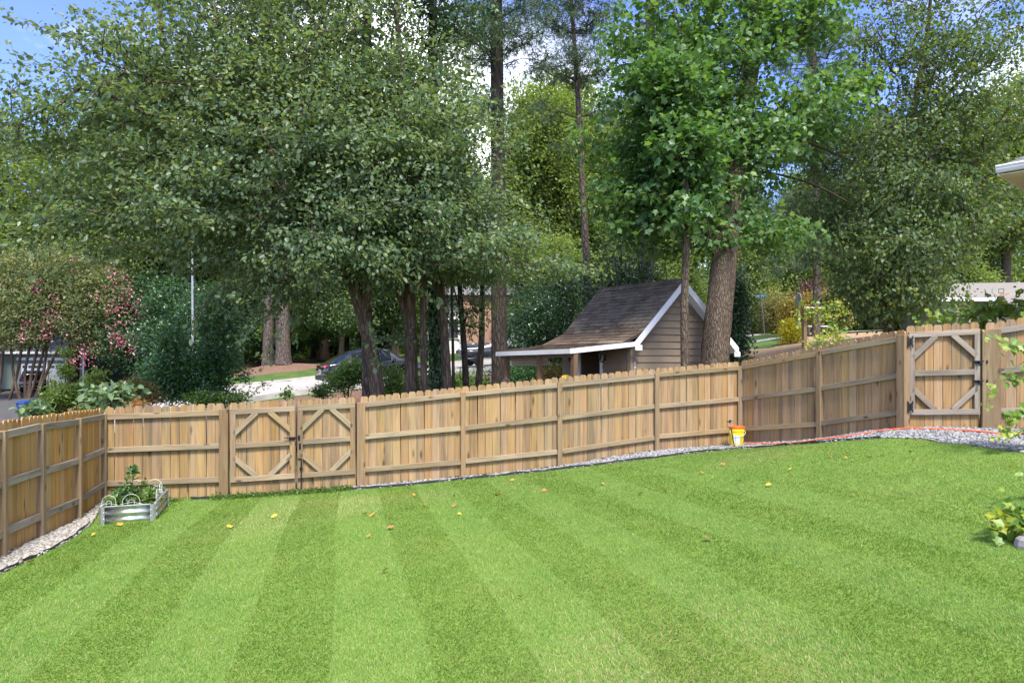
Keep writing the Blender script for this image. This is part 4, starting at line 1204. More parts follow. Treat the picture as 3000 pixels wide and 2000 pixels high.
# ------------------------------------------------------------------ foliage machinery
SHAPES = {   # template verts (along, across, normal), faces of equal size
    'kite': (np.array([(0, 0, 0), (.45, .30, .05), (1, 0, -.04), (.45, -.30, .05)]), np.array([(0, 1, 2), (0, 2, 3)])),
    'oval': (np.array([(0, 0, 0), (.28, .30, .07), (.68, .25, .06), (1, 0, -.06), (.68, -.25, .06), (.28, -.30, .07)]), np.array([(0, 1, 2, 3), (0, 3, 4, 5)])),
    'lance': (np.array([(0, 0, 0), (.45, .15, .04), (1, 0, -.08), (.45, -.15, .04)]), np.array([(0, 1, 2), (0, 2, 3)])),
    'lobed': (np.array([(0, 0, 0), (-.02, .26, .03), (.28, .30, .05), (.42, .52, .03), (.62, .22, .04), (1, .0, -.05), (.62, -.22, .04), (.42, -.52, .03), (.28, -.30, .05), (-.02, -.26, .03)]),
              np.array([(0, 1, 2, 3, 4, 5), (0, 5, 6, 7, 8, 9)])),
    'tuft': None,
}
_tv, _tf = [], []
_r = np.random.default_rng(5)
for i in range(11):
    d_ = _r.normal(0, 1, 3); d_[0] = abs(d_[0]) * .9 + .25; d_ /= np.linalg.norm(d_); s_ = np.cross(d_, _r.normal(0, 1, 3)); s_ /= np.linalg.norm(s_)
    b_ = len(_tv); _tv += [s_ * .036, -s_ * .036, d_ * _r.uniform(.75, 1.05)]; _tf.append((b_, b_ + 1, b_ + 2))
SHAPES['tuft'] = (np.array(_tv), np.array(_tf))

def leaves_arrays(pos, axis_, nrm, size, shape):
    T, Fc = SHAPES[shape]
    axis_ = axis_ / np.linalg.norm(axis_, axis=1, keepdims=True)
    nrm = nrm - axis_ * (nrm * axis_).sum(1, keepdims=True)
    nrm = nrm / np.maximum(np.linalg.norm(nrm, axis=1, keepdims=True), 1e-6)
    sd_ = np.cross(nrm, axis_)
    V = pos[:, None, :] + size[:, None, None] * (T[None, :, 0:1] * axis_[:, None] + T[None, :, 1:2] * sd_[:, None] + T[None, :, 2:3] * nrm[:, None])
    n, k = len(pos), len(T)
    Fa = (Fc[None] + (np.arange(n) * k)[:, None, None]).reshape(-1, Fc.shape[1])
    return V.reshape(-1, 3), Fa, len(Fc)

def scatter_leaves(rg, tips, dirs, cen, per, spread, size, shape, droop=.35, flat=.55, up=.7, tint_mu=.45, tint_sd=.17, tipd=.4, clump=None):
    n = len(tips) * per
    idx = np.repeat(np.arange(len(tips)), per)
    back = rg.random(n) ** 1.3 * tipd
    off = rg.normal(0, 1, (n, 3)) * np.array([spread, spread, spread * flat])
    pos = tips[idx] - dirs[idx] * back[:, None] + off
    out = pos - cen; out /= np.maximum(np.linalg.norm(out, axis=1, keepdims=True), 1e-6)
    ax = dirs[idx] * .5 + out * .35 + rg.normal(0, .65, (n, 3)); ax[:, 2] -= droop
    nr = np.array([0, 0, 1.0]) * up + out * .35 + rg.normal(0, .45, (n, 3))
    sz = size * rg.uniform(.5, 1.3, n)
    V, Fa, m = leaves_arrays(pos, ax, nr, sz, shape)
    cl = rg.normal(0, .10, len(tips))[idx]
    tint = np.clip(tint_mu + cl + rg.normal(0, tint_sd, n), 0, 1)
    return V, Fa, np.repeat(tint, m)

def skeleton(rg, trunk, lobes, ntips, start=.3, step=.45, bendup=.10, wander=.10):
    """trunk: (k,3); lobes: [(centre, radii, weight)] -> node positions, parents, tip indices"""
    seg = [trunk[0]]; 
    for i in range(len(trunk) - 1):
        L = np.linalg.norm(trunk[i + 1] - trunk[i]); n = max(1, int(L / step))
        for k in range(1, n + 1): seg.append(trunk[i] + (trunk[i + 1] - trunk[i]) * k / n)
    N = np.zeros((ntips * 12 + len(seg) + 50, 3)); par = np.full(len(N), -1); plen = np.zeros(len(N))
    nt = len(seg); N[:nt] = seg; par[1:nt] = np.arange(nt - 1)
    plen[1:nt] = np.cumsum(np.linalg.norm(np.diff(N[:nt], axis=0), axis=1))
    i0 = int(nt * start)
    cnt = nt
    vol = np.array([w * np.prod(r) ** .75 for c, r, w in lobes]); vol = vol / vol.sum()
    tips = []
    for (c, r, w), f in zip(lobes, vol):
        m = max(3, int(ntips * f))
        d = rg.normal(0, 1, (m, 3)); d /= np.linalg.norm(d, axis=1, keepdims=True)
        rad_ = rg.random(m) ** .42
        tips.append(np.array(c) + d * rad_[:, None] * np.array(r))
    tips = np.concatenate(tips)
    dd_ = np.min(np.linalg.norm(tips[:, None] - N[None, i0:nt], axis=2), axis=1)
    tips = tips[np.argsort(dd_ + rg.normal(0, .3, len(dd_)))]
    tip_idx = []
    for tp in tips:
        ds = np.linalg.norm(N[i0:cnt] - tp, axis=1)
        cost = ds + .22 * plen[i0:cnt]
        j = int(np.argmin(cost)) + i0
        a = N[j]; D = np.linalg.norm(tp - a)
        k = max(1, int(D / step)); w1 = rg.normal(0, wander * D, 3)
        prev = j
        if cnt + k >= len(N): break
        for s in range(1, k + 1):
            f = s / k; q = a + (tp - a) * f + math.sin(math.pi * f) * (w1 + np.array([0, 0, bendup * D]))
            N[cnt] = q; par[cnt] = prev; plen[cnt] = plen[prev] + np.linalg.norm(q - N[prev]); prev = cnt; cnt += 1
        tip_idx.append(prev)
    return N[:cnt], par[:cnt], np.array(tip_idx), nt

def branch_mesh(N, par, tip_idx, nt, r_tip, r_max, rmin=.006, sides=5):
    cnt = np.zeros(len(N)); cnt[tip_idx] += 1
    for i in range(len(N) - 1, 0, -1): cnt[par[i]] += cnt[i]
    rad_ = np.minimum(r_tip * np.maximum(cnt, 1) ** .46, r_max)
    ii = np.arange(nt, len(N)); ii = ii[rad_[ii] > rmin]
    a, b = N[par[ii]], N[ii]; ra, rb = np.minimum(rad_[par[ii]], rad_[ii] * 1.25), rad_[ii]
    d = b - a; d /= np.maximum(np.linalg.norm(d, axis=1, keepdims=True), 1e-6)
    ref = np.where(np.abs(d[:, 2:3]) < .9, np.array([[0, 0, 1.0]]), np.array([[1.0, 0, 0]]))
    u = np.cross(d, ref); u /= np.linalg.norm(u, axis=1, keepdims=True); v = np.cross(d, u)
    ang = np.arange(sides) * 2 * math.pi / sides
    ring = np.cos(ang)[None, :, None] * u[:, None] + np.sin(ang)[None, :, None] * v[:, None]
    V = np.concatenate([a[:, None] - d[:, None] * (ra * .3)[:, None, None] + ring * ra[:, None, None], b[:, None] + ring * rb[:, None, None]], 1)
    k = np.arange(sides); k2 = (k + 1) % sides
    fc = np.stack([k, k2, k2 + sides, k + sides], 1)
    Fa = (fc[None] + (np.arange(len(ii)) * 2 * sides)[:, None, None]).reshape(-1, 4)
    return V.reshape(-1, 3), Fa, rad_

def trunk_arrays(rg, pts, radii, sides=16, rough=.06, flare=.35):
    pts = np.array(pts); n = 0; P_, R_ = [], []
    for i in range(len(pts) - 1):
        L = np.linalg.norm(pts[i + 1] - pts[i]); k = max(2, int(L / .28))
        for s in range(k):
            f = s / k; P_.append(pts[i] + (pts[i + 1] - pts[i]) * f); R_.append(radii[i] + (radii[i + 1] - radii[i]) * f)
    P_.append(pts[-1]); R_.append(radii[-1]); P_ = np.array(P_); R_ = np.array(R_)
    # smooth the path
    for _ in range(3): P_[1:-1] = (P_[:-2] + 2 * P_[1:-1] + P_[2:]) / 4
    h = np.linalg.norm(P_ - P_[0], axis=1)
    R_ = R_ * (1 + flare * np.exp(-h / .35))
    ang = np.arange(sides) * 2 * math.pi / sides
    ph = rg.uniform(0, 6.283, 4)
    V = []
    for i in range(len(P_)):
        rr = R_[i] * (1 + rough * np.sin(3 * ang + ph[0] + .5 * h[i]) + rough * .7 * np.sin(5 * ang + ph[1] - .8 * h[i]) + rg.normal(0, rough * .35, sides))
        V.append(np.stack([P_[i, 0] + rr * np.cos(ang), P_[i, 1] + rr * np.sin(ang), np.full(sides, P_[i, 2])], 1))
    m = len(P_); k = np.arange(sides); k2 = (k + 1) % sides
    fc = np.stack([k, k2, k2 + sides, k + sides], 1)
    Fa = (fc[None] + (np.arange(m - 1) * sides)[:, None, None]).reshape(-1, 4)
    return np.concatenate(V), Fa

def joined(name, parts_, tints=None, smooth=False):
    vs, fs, b = [], [], 0
    for V, Fa in parts_:
        vs.append(V); fs.append(Fa + b); b += len(V)
    return fast_mesh(name, np.concatenate(vs), np.concatenate(fs), None if tints is None else np.concatenate(tints), smooth)

def make_tree(name, label, trunk, radii, lobes, ntips, per, leaf, mat, bark, seed, group=None, start=.3, cat='tree', extra=(), spread=.20, flat=.55,
              droop=.35, up=.7, tint=.45, tsd=.17, r_tip=.006, bendup=.10, tipd=.4, rmin=.006, flare=.35, sides=16, extra_limbs=(), kids=True):
    """trunk: world points; lobes: world centres. Root Empty at the base with the parts trunk and crown."""
    rg = np.random.default_rng(seed)
    tr = np.array([tuple(p) for p in trunk]); base = Vector(tr[0])
    root = thing(name, base, label, cat, group)
    b0 = np.array(base)
    tr0 = tr - b0
    lb = [((np.array(tuple(c)) - b0), r, w) for c, r, w in lobes]
    tv, tf = trunk_arrays(rg, tr0, radii, sides, flare=flare)
    limbs = [(tv, tf)]
    for lp, lr in extra_limbs:
        limbs.append(trunk_arrays(rg, np.array([tuple(p) for p in lp]) - b0, lr, 10, flare=.05))
    N, par, tips, nt = skeleton(rg, tr0, lb, ntips, start, bendup=bendup)
    bv, bf, rad_ = branch_mesh(N, par, tips, nt, r_tip, radii[-1] * 1.2 + .02, rmin)
    limbs.append((bv, bf))
    link_mesh('trunk', joined('trunk', limbs, smooth=True), bark, root)
    dirs = N[tips] - N[par[tips]]; dirs /= np.maximum(np.linalg.norm(dirs, axis=1, keepdims=True), 1e-6)
    cen = np.average(np.array([c for c, r, w in lb]), axis=0)
    V, Fa, tn = scatter_leaves(rg, N[tips], dirs, cen, per, spread, leaf[1], leaf[0], droop, flat, up, tint, tsd, tipd)
    cr = link_mesh('crown', fast_mesh('crown', V, Fa, tn), mat, root)
    return root
def copy_tree(o, loc, rz=0, sc=(1, 1, 1), label=None, group=None):
    c = o.copy(); COL.objects.link(c); c.location = loc; c.rotation_euler = (0, 0, rz); c.scale = sc
    if label: c['label'] = label
    if group: c['group'] = group
    for ch in o.children:
        k = ch.copy(); COL.objects.link(k); k.parent = c
    return c
def lobe(px, py, Y, rx, rz, ry, w=1.0):
    return (P(px, py, Y), (rx / F * Y, ry, rz / F * Y), w)
def Tp(*pts): return [P(x, y, Y) for x, y, Y in pts]
def base_of(px, Y): 
    x = (px - 1500) / F * Y
    return G(x, Y, -.1)

M['leaf_mul'] = leafmat('mulberry_leaf', (0.045, 0.085, 0.05), (0.112, 0.182, 0.092), (0.25, 0.31, 0.13), .45, (1.6, 1.5, .7), rough=.42, spec=.5)
M['leaf_tulip'] = leafmat('tulip_tree_leaf', (0.040, 0.095, 0.032), (0.092, 0.195, 0.056), (0.21, 0.32, 0.09), .45, (1.5, 1.45, .7), rough=.45)
M['leaf_oak'] = leafmat('oak_leaf', (0.042, 0.085, 0.042), (0.10, 0.165, 0.062), (0.27, 0.32, 0.085), .46, (1.6, 1.5, .6), rough=.46, spec=.4)
M['leaf_lit'] = leafmat('sunlit_woodland_leaf', (0.057, 0.098, 0.025), (0.144, 0.218, 0.055), (0.276, 0.333, 0.098), .45, (1.7, 1.6, .65), rough=.55, spec=.3)  # sunlit brightness of the background trees is put into this leaf colour
M['leaf_dark'] = leafmat('dark_evergreen_leaf', (0.020, 0.053, 0.024), (0.044, 0.104, 0.040), (0.100, 0.180, 0.060), .2, rough=.3, spec=.6)
M['leaf_holly'] = leafmat('holly_leaf', (0.022, 0.075, 0.026), (0.055, 0.145, 0.042), (0.12, 0.23, 0.06), .25, rough=.3, spec=.6)
M['needle'] = leafmat('pine_needle', (0.029, 0.065, 0.029), (0.065, 0.119, 0.047), (0.134, 0.180, 0.064), .2, rough=.5)
M['leaf_myrtle'] = leafmat('crepe_myrtle_leaf', (0.055, 0.095, 0.045), (0.12, 0.18, 0.075), (0.28, 0.25, 0.12), .4, rough=.5)
M['leaf_light'] = leafmat('light_shrub_leaf', (0.035, 0.085, 0.015), (0.085, 0.165, 0.03), (0.19, 0.26, 0.05), .4)
M['leaf_gold'] = leafmat('golden_shrub_leaf', (0.10, 0.12, 0.005), (0.34, 0.33, 0.012), (0.55, 0.50, 0.03), .4, (1.4, 1.2, .5))
M['leaf_amber'] = leafmat('amber_maple_leaf', (0.12, 0.09, 0.015), (0.30, 0.24, 0.04), (0.45, 0.36, 0.08), .4, (1.3, 1.1, .6))
M['leaf_olive'] = leafmat('olive_shrub_leaf', (0.13, 0.12, 0.035), (0.27, 0.26, 0.08), (0.40, 0.37, 0.13), .4, (1.3, 1.2, .6))
M['leaf_big'] = leafmat('broad_pale_leaf', (0.07, 0.13, 0.06), (0.15, 0.23, 0.11), (0.30, 0.37, 0.22), .3, rough=.35)
M['leaf_vine'] = leafmat('grape_leaf', (0.07, 0.17, 0.025), (0.17, 0.30, 0.05), (0.40, 0.40, 0.03), .45, (1.4, 1.3, .6))
M['flower'] = leafmat('crepe_flower', (0.66, 0.08, 0.20), (0.74, 0.20, 0.32), (0.78, 0.38, 0.38), .3, (1.2, .9, .95))
M['nandina'] = leafmat('nandina_leaf', (0.05, 0.08, 0.02), (0.14, 0.13, 0.03), (0.38, 0.13, 0.04), .35)
M['bark_mul'] = barkmat('brown_bark', (0.075, 0.054, 0.038), (0.20, 0.15, 0.108), 10)
M['bark_pine'] = barkmat('pine_bark', (0.055, 0.040, 0.034), (0.19, 0.15, 0.128), 8, .35)
M['bark_grey'] = barkmat('grey_bark', (0.068, 0.05, 0.034), (0.20, 0.155, 0.11), 18, .2)
M['bark_myrtle'] = barkmat('smooth_myrtle_bark', (0.065, 0.042, 0.028), (0.15, 0.105, 0.075), 3, .1)
M['bark_dark'] = barkmat('dark_bark', (0.03, 0.024, 0.02), (0.08, 0.066, 0.054), 9)

# ---- the big spreading tree behind the double gate
b = base_of(1123, 15.5)
trunk = [b, P(1095, 1040, 15.4), P(1060, 930, 15.2), P(1035, 810, 15.0), P(950, 680, 14.8), P(878, 607, 14.6), P(790, 530, 14.4), P(715, 485, 14.2), P(620, 360, 14), P(560, 270, 14), P(440, 230, 13.8), P(300, 180, 13.6)]
rad_ = [.17, .16, .155, .15, .14, .13, .12, .11, .075, .06, .045, .03]
lobes = [lobe(220, 430, 13.6, 260, 230, 1.9, .8), lobe(480, 250, 14.2, 290, 230, 2.2, .8), lobe(560, 560, 13.8, 320, 230, 2.2), lobe(740, 130, 15, 300, 230, 2.5, 1.0), lobe(860, 420, 14.4, 320, 290, 2.5, 1.1),
         lobe(760, 740, 14.3, 270, 140, 2.0, .85), lobe(1060, 230, 15, 240, 280, 2.2), lobe(1120, 540, 14, 290, 270, 2.2, 1.1), lobe(1050, 740, 13.4, 220, 120, 1.5, 1.0), lobe(1310, 430, 14.5, 210, 190, 1.8, .9),
         lobe(1390, 740, 14, 250, 85, 1.5, .9), lobe(1620, 790, 14, 130, 25, .9, 1.2), lobe(1310, 640, 14, 210, 140, 1.6), lobe(740, 880, 14.2, 170, 60, 1.0, .6), lobe(250, 700, 13.4, 200, 90, 1.4, .6), lobe(1135, 985, 14.6, 45, 70, .5, .35),
         lobe(600, -200, 15, 420, 200, 2.5, .8), lobe(1050, -220, 15.5, 350, 220, 2.5, .8)]
lim2 = ([P(1060, 930, 15.2), P(1100, 760, 14.9), P(1165, 600, 14.6), P(1180, 430, 14.6), P(1175, 200, 14.8), P(1150, -100, 15)], [.11, .1, .085, .07, .05, .03])
lim3 = ([P(950, 680, 14.8), P(930, 520, 14.6), P(900, 300, 14.8), P(870, 50, 15)], [.09, .075, .055, .035])
lim4 = ([P(1100, 760, 14.9), P(1250, 700, 14.4), P(1400, 735, 14), P(1600, 785, 14), P(1740, 790, 14)], [.06, .05, .04, .022, .01])
big = make_tree('spreading_tree', 'large spreading tree with teal green leaves and a left-leaning trunk behind the double gate', trunk, rad_, lobes, 2900, 44, ('oval', .098), M['leaf_mul'], M['bark_mul'], 21,
                start=.28, extra_limbs=[lim2, lim3, lim4], spread=.22, flat=.36, droop=.45, up=.85, tint=.5)
# leafy twigs that reach out of the crown
rg = np.random.default_rng(77)
tp, td, tint_, tw = [], [], [], MB()
for a_, b_, sag in (((820, 900, 14.3), (690, 1010, 13.9), .1), ((820, 960, 14.3), (770, 1080, 14.0), .1), ((700, 780, 13.6), (560, 960, 13.4), .1), ((300, 760, 13.4), (60, 860, 13.2), .1), ((380, 700, 13.4), (330, 800, 13.3), .1),
                    ((1080, 950, 14.2), (1110, 1070, 14.0), .05), ((1500, 780, 14), (1790, 800, 13.9), .1), ((870, 900, 14.2), (860, 1000, 14.1), .05),
                    ((560, 270, 14), (10, 60, 13.4), .25), ((600, 330, 14), (-20, 180, 13.2), .2), ((520, 240, 14), (200, 20, 13.6), .2), ((450, 330, 13.8), (-30, 330, 13.2), .15), ((420, 260, 13.9), (150, 90, 13.4), .1), ((620, 200, 14.2), (420, -30, 14), .1),
                    ((500, 480, 13.8), (-30, 470, 13.1), .2), ((480, 560, 13.7), (20, 640, 13.1), .2), ((430, 640, 13.6), (-20, 740, 13.1), .15), ((1400, 560, 14), (1600, 640, 13.8), .15), ((1380, 420, 14.3), (1540, 380, 14.2), .1), ((1350, 680, 14), (1560, 720, 13.8), .1), ((1180, 820, 13.8), (1300, 900, 13.6), .05), ((760, 820, 14), (640, 900, 13.8), .1)):
    A_, B_ = P(*a_), P(*b_); k_ = int((B_ - A_).length / .09); pts = []
    for k in range(k_ + 1):
        f = k / k_; q = A_.lerp(B_, f) + Z * (sag * math.sin(math.pi * f)) + Vector((0, 0, .04 * math.sin(7 * f + a_[0]))); pts.append(q)
        if f > .12 or True: tp.append(tuple(q)); td.append(tuple((B_ - A_).normalized()))
    tw.tube(pts, [.012 - .009 * i / k_ for i in range(k_ + 1)], 5)
    for k in range(3, k_, 5):       # side twigs
        d_ = (B_ - A_).normalized(); e_ = pts[k] + d_ * .28 + Vector((rg.normal(0, .12), rg.normal(0, .15), rg.normal(.02, .16)))
        tw.tube([pts[k], e_], .0035, 4)
        for f in (.4, .7, 1.0): tp.append(tuple(pts[k].lerp(e_, f))); td.append(tuple((e_ - pts[k]).normalized()))
tw.build('twig', M['bark_mul'], big)['kind'] = 'stuff'
tp, td = np.array(tp) - np.array(big.location), np.array(td)
V, Fa, tn = scatter_leaves(rg, tp, td, np.array([0, 0, 6.0]), 3, .06, .115, 'oval', .5, .6, .8, .58, .18, .08)
link_mesh('hanging_spray', fast_mesh('hanging_spray', V, Fa, tn), M['leaf_mul'], big)

# ---- tulip tree with the thick trunk by the shed
b = base_of(2090, 16.9)
trunk = [b, P(2095, 1060, 16.9), P(2106, 900, 17.0), P(2124, 720, 17.2), P(2146, 560, 17.6), P(2174, 380, 18.3), P(2205, 180, 19.4), P(2225, -60, 19.5), P(2235, -330, 19.6)]
lobes = [lobe(2040, 120, 18.6, 300, 200, 2.4, .95), lobe(1950, 400, 18, 250, 210, 2.0, 1.0), lobe(2180, 440, 18, 180, 190, 1.7, 1.0), lobe(2360, 330, 18.5, 190, 100, 1.6, .9), lobe(1980, 630, 17.4, 230, 140, 1.7, 1.1),
         lobe(2260, 690, 18, 140, 60, 1.3, .9), lobe(2470, 250, 19, 100, 60, 1.3, .8), lobe(2350, 60, 19, 190, 90, 1.8, .8), lobe(2150, -220, 19.5, 400, 220, 3.2, .7), lobe(1830, 560, 17.8, 110, 120, 1.2, .9)]
limb1 = ([P(2152, 500, 17.9), P(2250, 505, 19), P(2330, 520, 18.8), P(2420, 555, 18.6), P(2480, 590, 18.5)], [.10, .085, .07, .05, .03])
limb2 = ([P(2200, 220, 19.4), P(2260, 100, 19.2), P(2340, 100, 19), P(2450, 95, 19)], [.09, .07, .05, .03])
limb3 = ([P(2168, 420, 18.2), P(2260, 390, 19), P(2330, 400, 18.9), P(2420, 440, 18.8), P(2520, 480, 18.8)], [.09, .07, .06, .045, .02])
tulip = make_tree('tulip_tree', 'bright green lobed-leaf tree with a thick grey trunk rising behind the shed gable', trunk, [.36, .345, .325, .30, .275, .24, .2, .14, .08], lobes, 1300, 27, ('lobed', .155), M['leaf_tulip'], M['bark_grey'], 31,
                  start=.3, extra_limbs=[limb1, limb2, limb3], spread=.27, flat=.4, droop=.3, up=.75, tint=.5, sides=22, flare=.12)
b = base_of(2008, 16.2)
trunk = [b, P(2006, 1060, 16.2), P(2004, 900, 16.2), P(2010, 740, 16.2), P(2012, 560, 16.3), P(2000, 420, 16.4), P(1990, 260, 16.5)]
make_tree('young_tulip_tree', 'slim straight young tree standing in front of the shed gable', trunk, [.105, .10, .092, .085, .07, .05, .025], [lobe(2000, 420, 16.4, 130, 130, 1.1), lobe(1960, 250, 16.6, 140, 120, 1.2), lobe(2030, 620, 16.0, 80, 60, .8, .6)], 240, 14, ('lobed', .18), M['leaf_tulip'], M['bark_grey'], 32,
          start=.55, spread=.22, flat=.5, droop=.3, up=.75, sides=14, flare=.15)

# ---- the drooping small-leaved tree at the right
b = base_of(2603, 20.5)
trunk = [b, P(2603, 960, 20.5), P(2608, 840, 20.5), P(2615, 720, 20.5), P(2640, 560, 20.5), P(2662, 400, 20.5), P(2690, 250, 20.6), P(2720, 80, 20.7), P(2740, -200, 20.8)]
lobes = [lobe(2610, 860, 19.6, 190, 90, 1.9, 1.25), lobe(2610, 720, 19.6, 240, 110, 2.1, 1.1), lobe(2580, 570, 20, 250, 110, 2.2, .95), lobe(2780, 640, 20, 200, 130, 2.0, .95), lobe(2480, 420, 20, 170, 110, 1.8, .75), lobe(2700, 380, 20.3, 230, 120, 2.2, .7),
         lobe(2640, 170, 20.4, 260, 150, 2.2, .7), lobe(2860, 300, 20.4, 160, 170, 2.0, .6), lobe(2870, 90, 20.6, 170, 110, 2.0, .5), lobe(2740, -150, 20.8, 300, 160, 2.6, .5), lobe(2900, 520, 20.2, 130, 110, 1.6, .7), lobe(2430, 600, 20, 120, 60, 1.2, .7), lobe(2700, 800, 19.8, 90, 60, 1.0, .9)]
rl1 = ([P(2625, 650, 20.5), P(2690, 520, 20.3), P(2760, 410, 20.2), P(2830, 330, 20.2)], [.09, .075, .055, .03])
make_tree('willow_oak', 'dark drooping small-leaved tree with a slim brown trunk beyond the single gate', trunk, [.15, .14, .135, .13, .115, .1, .08, .055, .03], lobes, 2400, 24, ('kite', .13), M['leaf_oak'], M['bark_mul'], 41,
          start=.16, extra_limbs=[rl1], spread=.22, flat=.6, droop=.75, up=.5, tint=.40, flare=.2)

# ---- bare-stemmed trunks standing in a row between the fence and the road
def stem(name, label, pts, radii, bark, seed, lobes, ntips=200, per=14, leaf=('oval', .12), mat='leaf_mul', **kw):
    return make_tree(name, label, pts, radii, lobes, ntips, per, leaf, M[mat], M[bark], seed, **kw)
stem('pine_tree', 'rough grey-barked pine trunk left-most of the row behind the double gate', [base_of(1074, 16.4), P(1078, 1150, 16.4), P(1076, 1000, 16.5), P(1068, 850, 16.6), P(1066, 700, 16.8), P(1070, 450, 17), P(1075, 100, 17.2), P(1080, -300, 17.4)], [.155, .15, .145, .14, .135, .125, .11, .06], 'bark_pine', 51,
     [lobe(1080, -200, 17.3, 220, 140, 1.9), lobe(1010, 60, 17.2, 150, 90, 1.3, .6)], 140, 10, ('tuft', .2), 'needle', start=.75, flare=.12)
stem('mulberry_tree', 'broad brown trunk splitting low, beside the ivy-covered trunk', [base_of(1206, 16.0), P(1206, 1150, 16), P(1205, 1040, 16), P(1200, 930, 16), P(1196, 820, 16), P(1205, 650, 15.9), P(1215, 450, 15.8), P(1230, 200, 15.8)], [.165, .155, .15, .15, .14, .11, .08, .04], 'bark_mul', 52,
     [lobe(1180, 620, 15.6, 200, 120, 1.5), lobe(1230, 300, 15.8, 200, 180, 1.6), lobe(1090, 830, 15.6, 80, 60, .8, .5)], 420, 18, extra_limbs=[([P(1198, 960, 16), P(1182, 895, 15.9), P(1155, 830, 15.8), P(1138, 770, 15.7)], [.075, .07, .06, .04]), ([G((1238 - 1500) / F * 15.7, 15.7, -.05), P(1243, 1120, 15.7), P(1238, 980, 15.7), P(1240, 850, 15.7), P(1236, 640, 15.7)], [.085, .08, .072, .065, .04])], start=.5, flare=.15)
iv = stem('ivy_covered_tree', 'trunk wrapped in dark ivy in the row behind the fence', [base_of(1278, 17.0), P(1280, 1130, 17), P(1275, 960, 17), P(1272, 800, 17), P(1270, 500, 17), P(1268, 150, 17.2), P(1268, -250, 17.4)], [.20, .19, .17, .16, .15, .12, .06], 'bark_dark', 53,
          [lobe(1270, 50, 17.2, 170, 170, 1.6), lobe(1290, 760, 17, 130, 100, 1.3)], 240, 16, ('oval', .11), 'leaf_dark', start=.55, flare=.15)
rg = np.random.default_rng(4); n = 2200
zz_ = rg.uniform(.9, 5.2, n); aa_ = rg.uniform(0, 6.283, n); rr2 = .20 + rg.normal(.06, .05, n) * (zz_ > .9)
pos = np.stack([np.cos(aa_) * rr2 - .04 * zz_ / 3, np.sin(aa_) * rr2, zz_], 1)
V, Fa, m_ = leaves_arrays(pos, np.stack([np.cos(aa_) * .4, np.sin(aa_) * .4, -np.ones(n)], 1) + rg.normal(0, .4, (n, 3)), np.stack([np.cos(aa_), np.sin(aa_), np.full(n, .4)], 1) + rg.normal(0, .3, (n, 3)), rg.uniform(.06, .12, n), 'oval')
link_mesh('ivy', fast_mesh('ivy', V, Fa, np.repeat(np.clip(rg.normal(.5, .2, n), 0, 1), m_)), M['leaf_holly'], iv)
stem('mulberry_tree', 'medium brown trunk leaning left, just right of the ivy-covered trunk', [base_of(1314, 16.2), P(1310, 1130, 16.2), P(1303, 1000, 16.2), P(1292, 860, 16.2), P(1285, 800, 16.2), P(1270, 620, 16.1), P(1262, 400, 16)], [.115, .108, .10, .095, .09, .07, .03], 'bark_mul', 54,
     [lobe(1290, 700, 15.8, 170, 90, 1.3), lobe(1270, 480, 16, 140, 120, 1.3), lobe(1380, 800, 15.6, 90, 40, .9, .7)], 260, 18, start=.55, flare=.12, extra_limbs=[([P(1290, 840, 16.2), P(1320, 770, 16), P(1370, 740, 15.8)], [.05, .04, .02])])
stem('sapling', 'very thin straight stem between two brown trunks behind the fence', [base_of(1329, 17.2), P(1329, 1120, 17.2), P(1326, 980, 17.2), P(1322, 820, 17.2), P(1318, 600, 17.2)], [.042, .04, .036, .03, .012], 'bark_mul', 55,
     [lobe(1320, 760, 17.2, 60, 60, .7), lobe(1322, 900, 17.2, 40, 30, .5, .6)], 70, 12, ('lance', .12), 'leaf_oak', start=.5, flare=.1)
stem('slim_tree', 'slim dark trunk with a bare lower half before the parked jet ski', [base_of(1368, 16.8), P(1366, 1120, 16.8), P(1360, 1010, 16.8), P(1350, 900, 16.8), P(1345, 800, 16.8), P(1340, 640, 16.8)], [.085, .08, .072, .066, .055, .02], 'bark_dark', 56,
     [lobe(1345, 760, 16.6, 110, 70, 1.0), lobe(1350, 930, 16.7, 70, 50, .7, .7)], 170, 14, ('lance', .13), 'leaf_oak', start=.5, flare=.12)
stem('slim_tree', 'crooked dark trunk between the parked jet ski and the big dark pine', [base_of(1402, 17.2), P(1402, 1120, 17.2), P(1408, 1040, 17.2), P(1414, 970, 17.2), P(1410, 900, 17.2), P(1416, 820, 17.2), P(1410, 660, 17.2)], [.10, .09, .08, .075, .068, .055, .02], 'bark_dark', 57,
     [lobe(1410, 760, 17, 120, 70, 1.0), lobe(1400, 880, 17, 60, 50, .7, .6)], 170, 14, ('lance', .13), 'leaf_oak', start=.5, flare=.12)
stem('pine_tree', 'tall dark straight pine trunk beside the shed porch', [base_of(1464, 20.5), P(1463, 1080, 20.5), P(1462, 800, 20.5), P(1460, 500, 20.5), P(1455, 200, 20.6), P(1452, -100, 20.7), P(1450, -500, 20.8)], [.245, .235, .225, .21, .19, .165, .08], 'bark_dark', 58,
     [lobe(1450, -420, 20.8, 300, 160, 2.8), lobe(1390, 100, 20.5, 130, 100, 1.5, 1.2), lobe(1540, 130, 20.4, 110, 50, 1.2, .9), lobe(1400, 330, 20.4, 90, 70, 1.2, .9), lobe(1500, 10, 20.4, 130, 50, 1.4, 1.0)], 620, 9, ('tuft', .24), 'needle', start=.45, bendup=.02, flare=.12, sides=20)
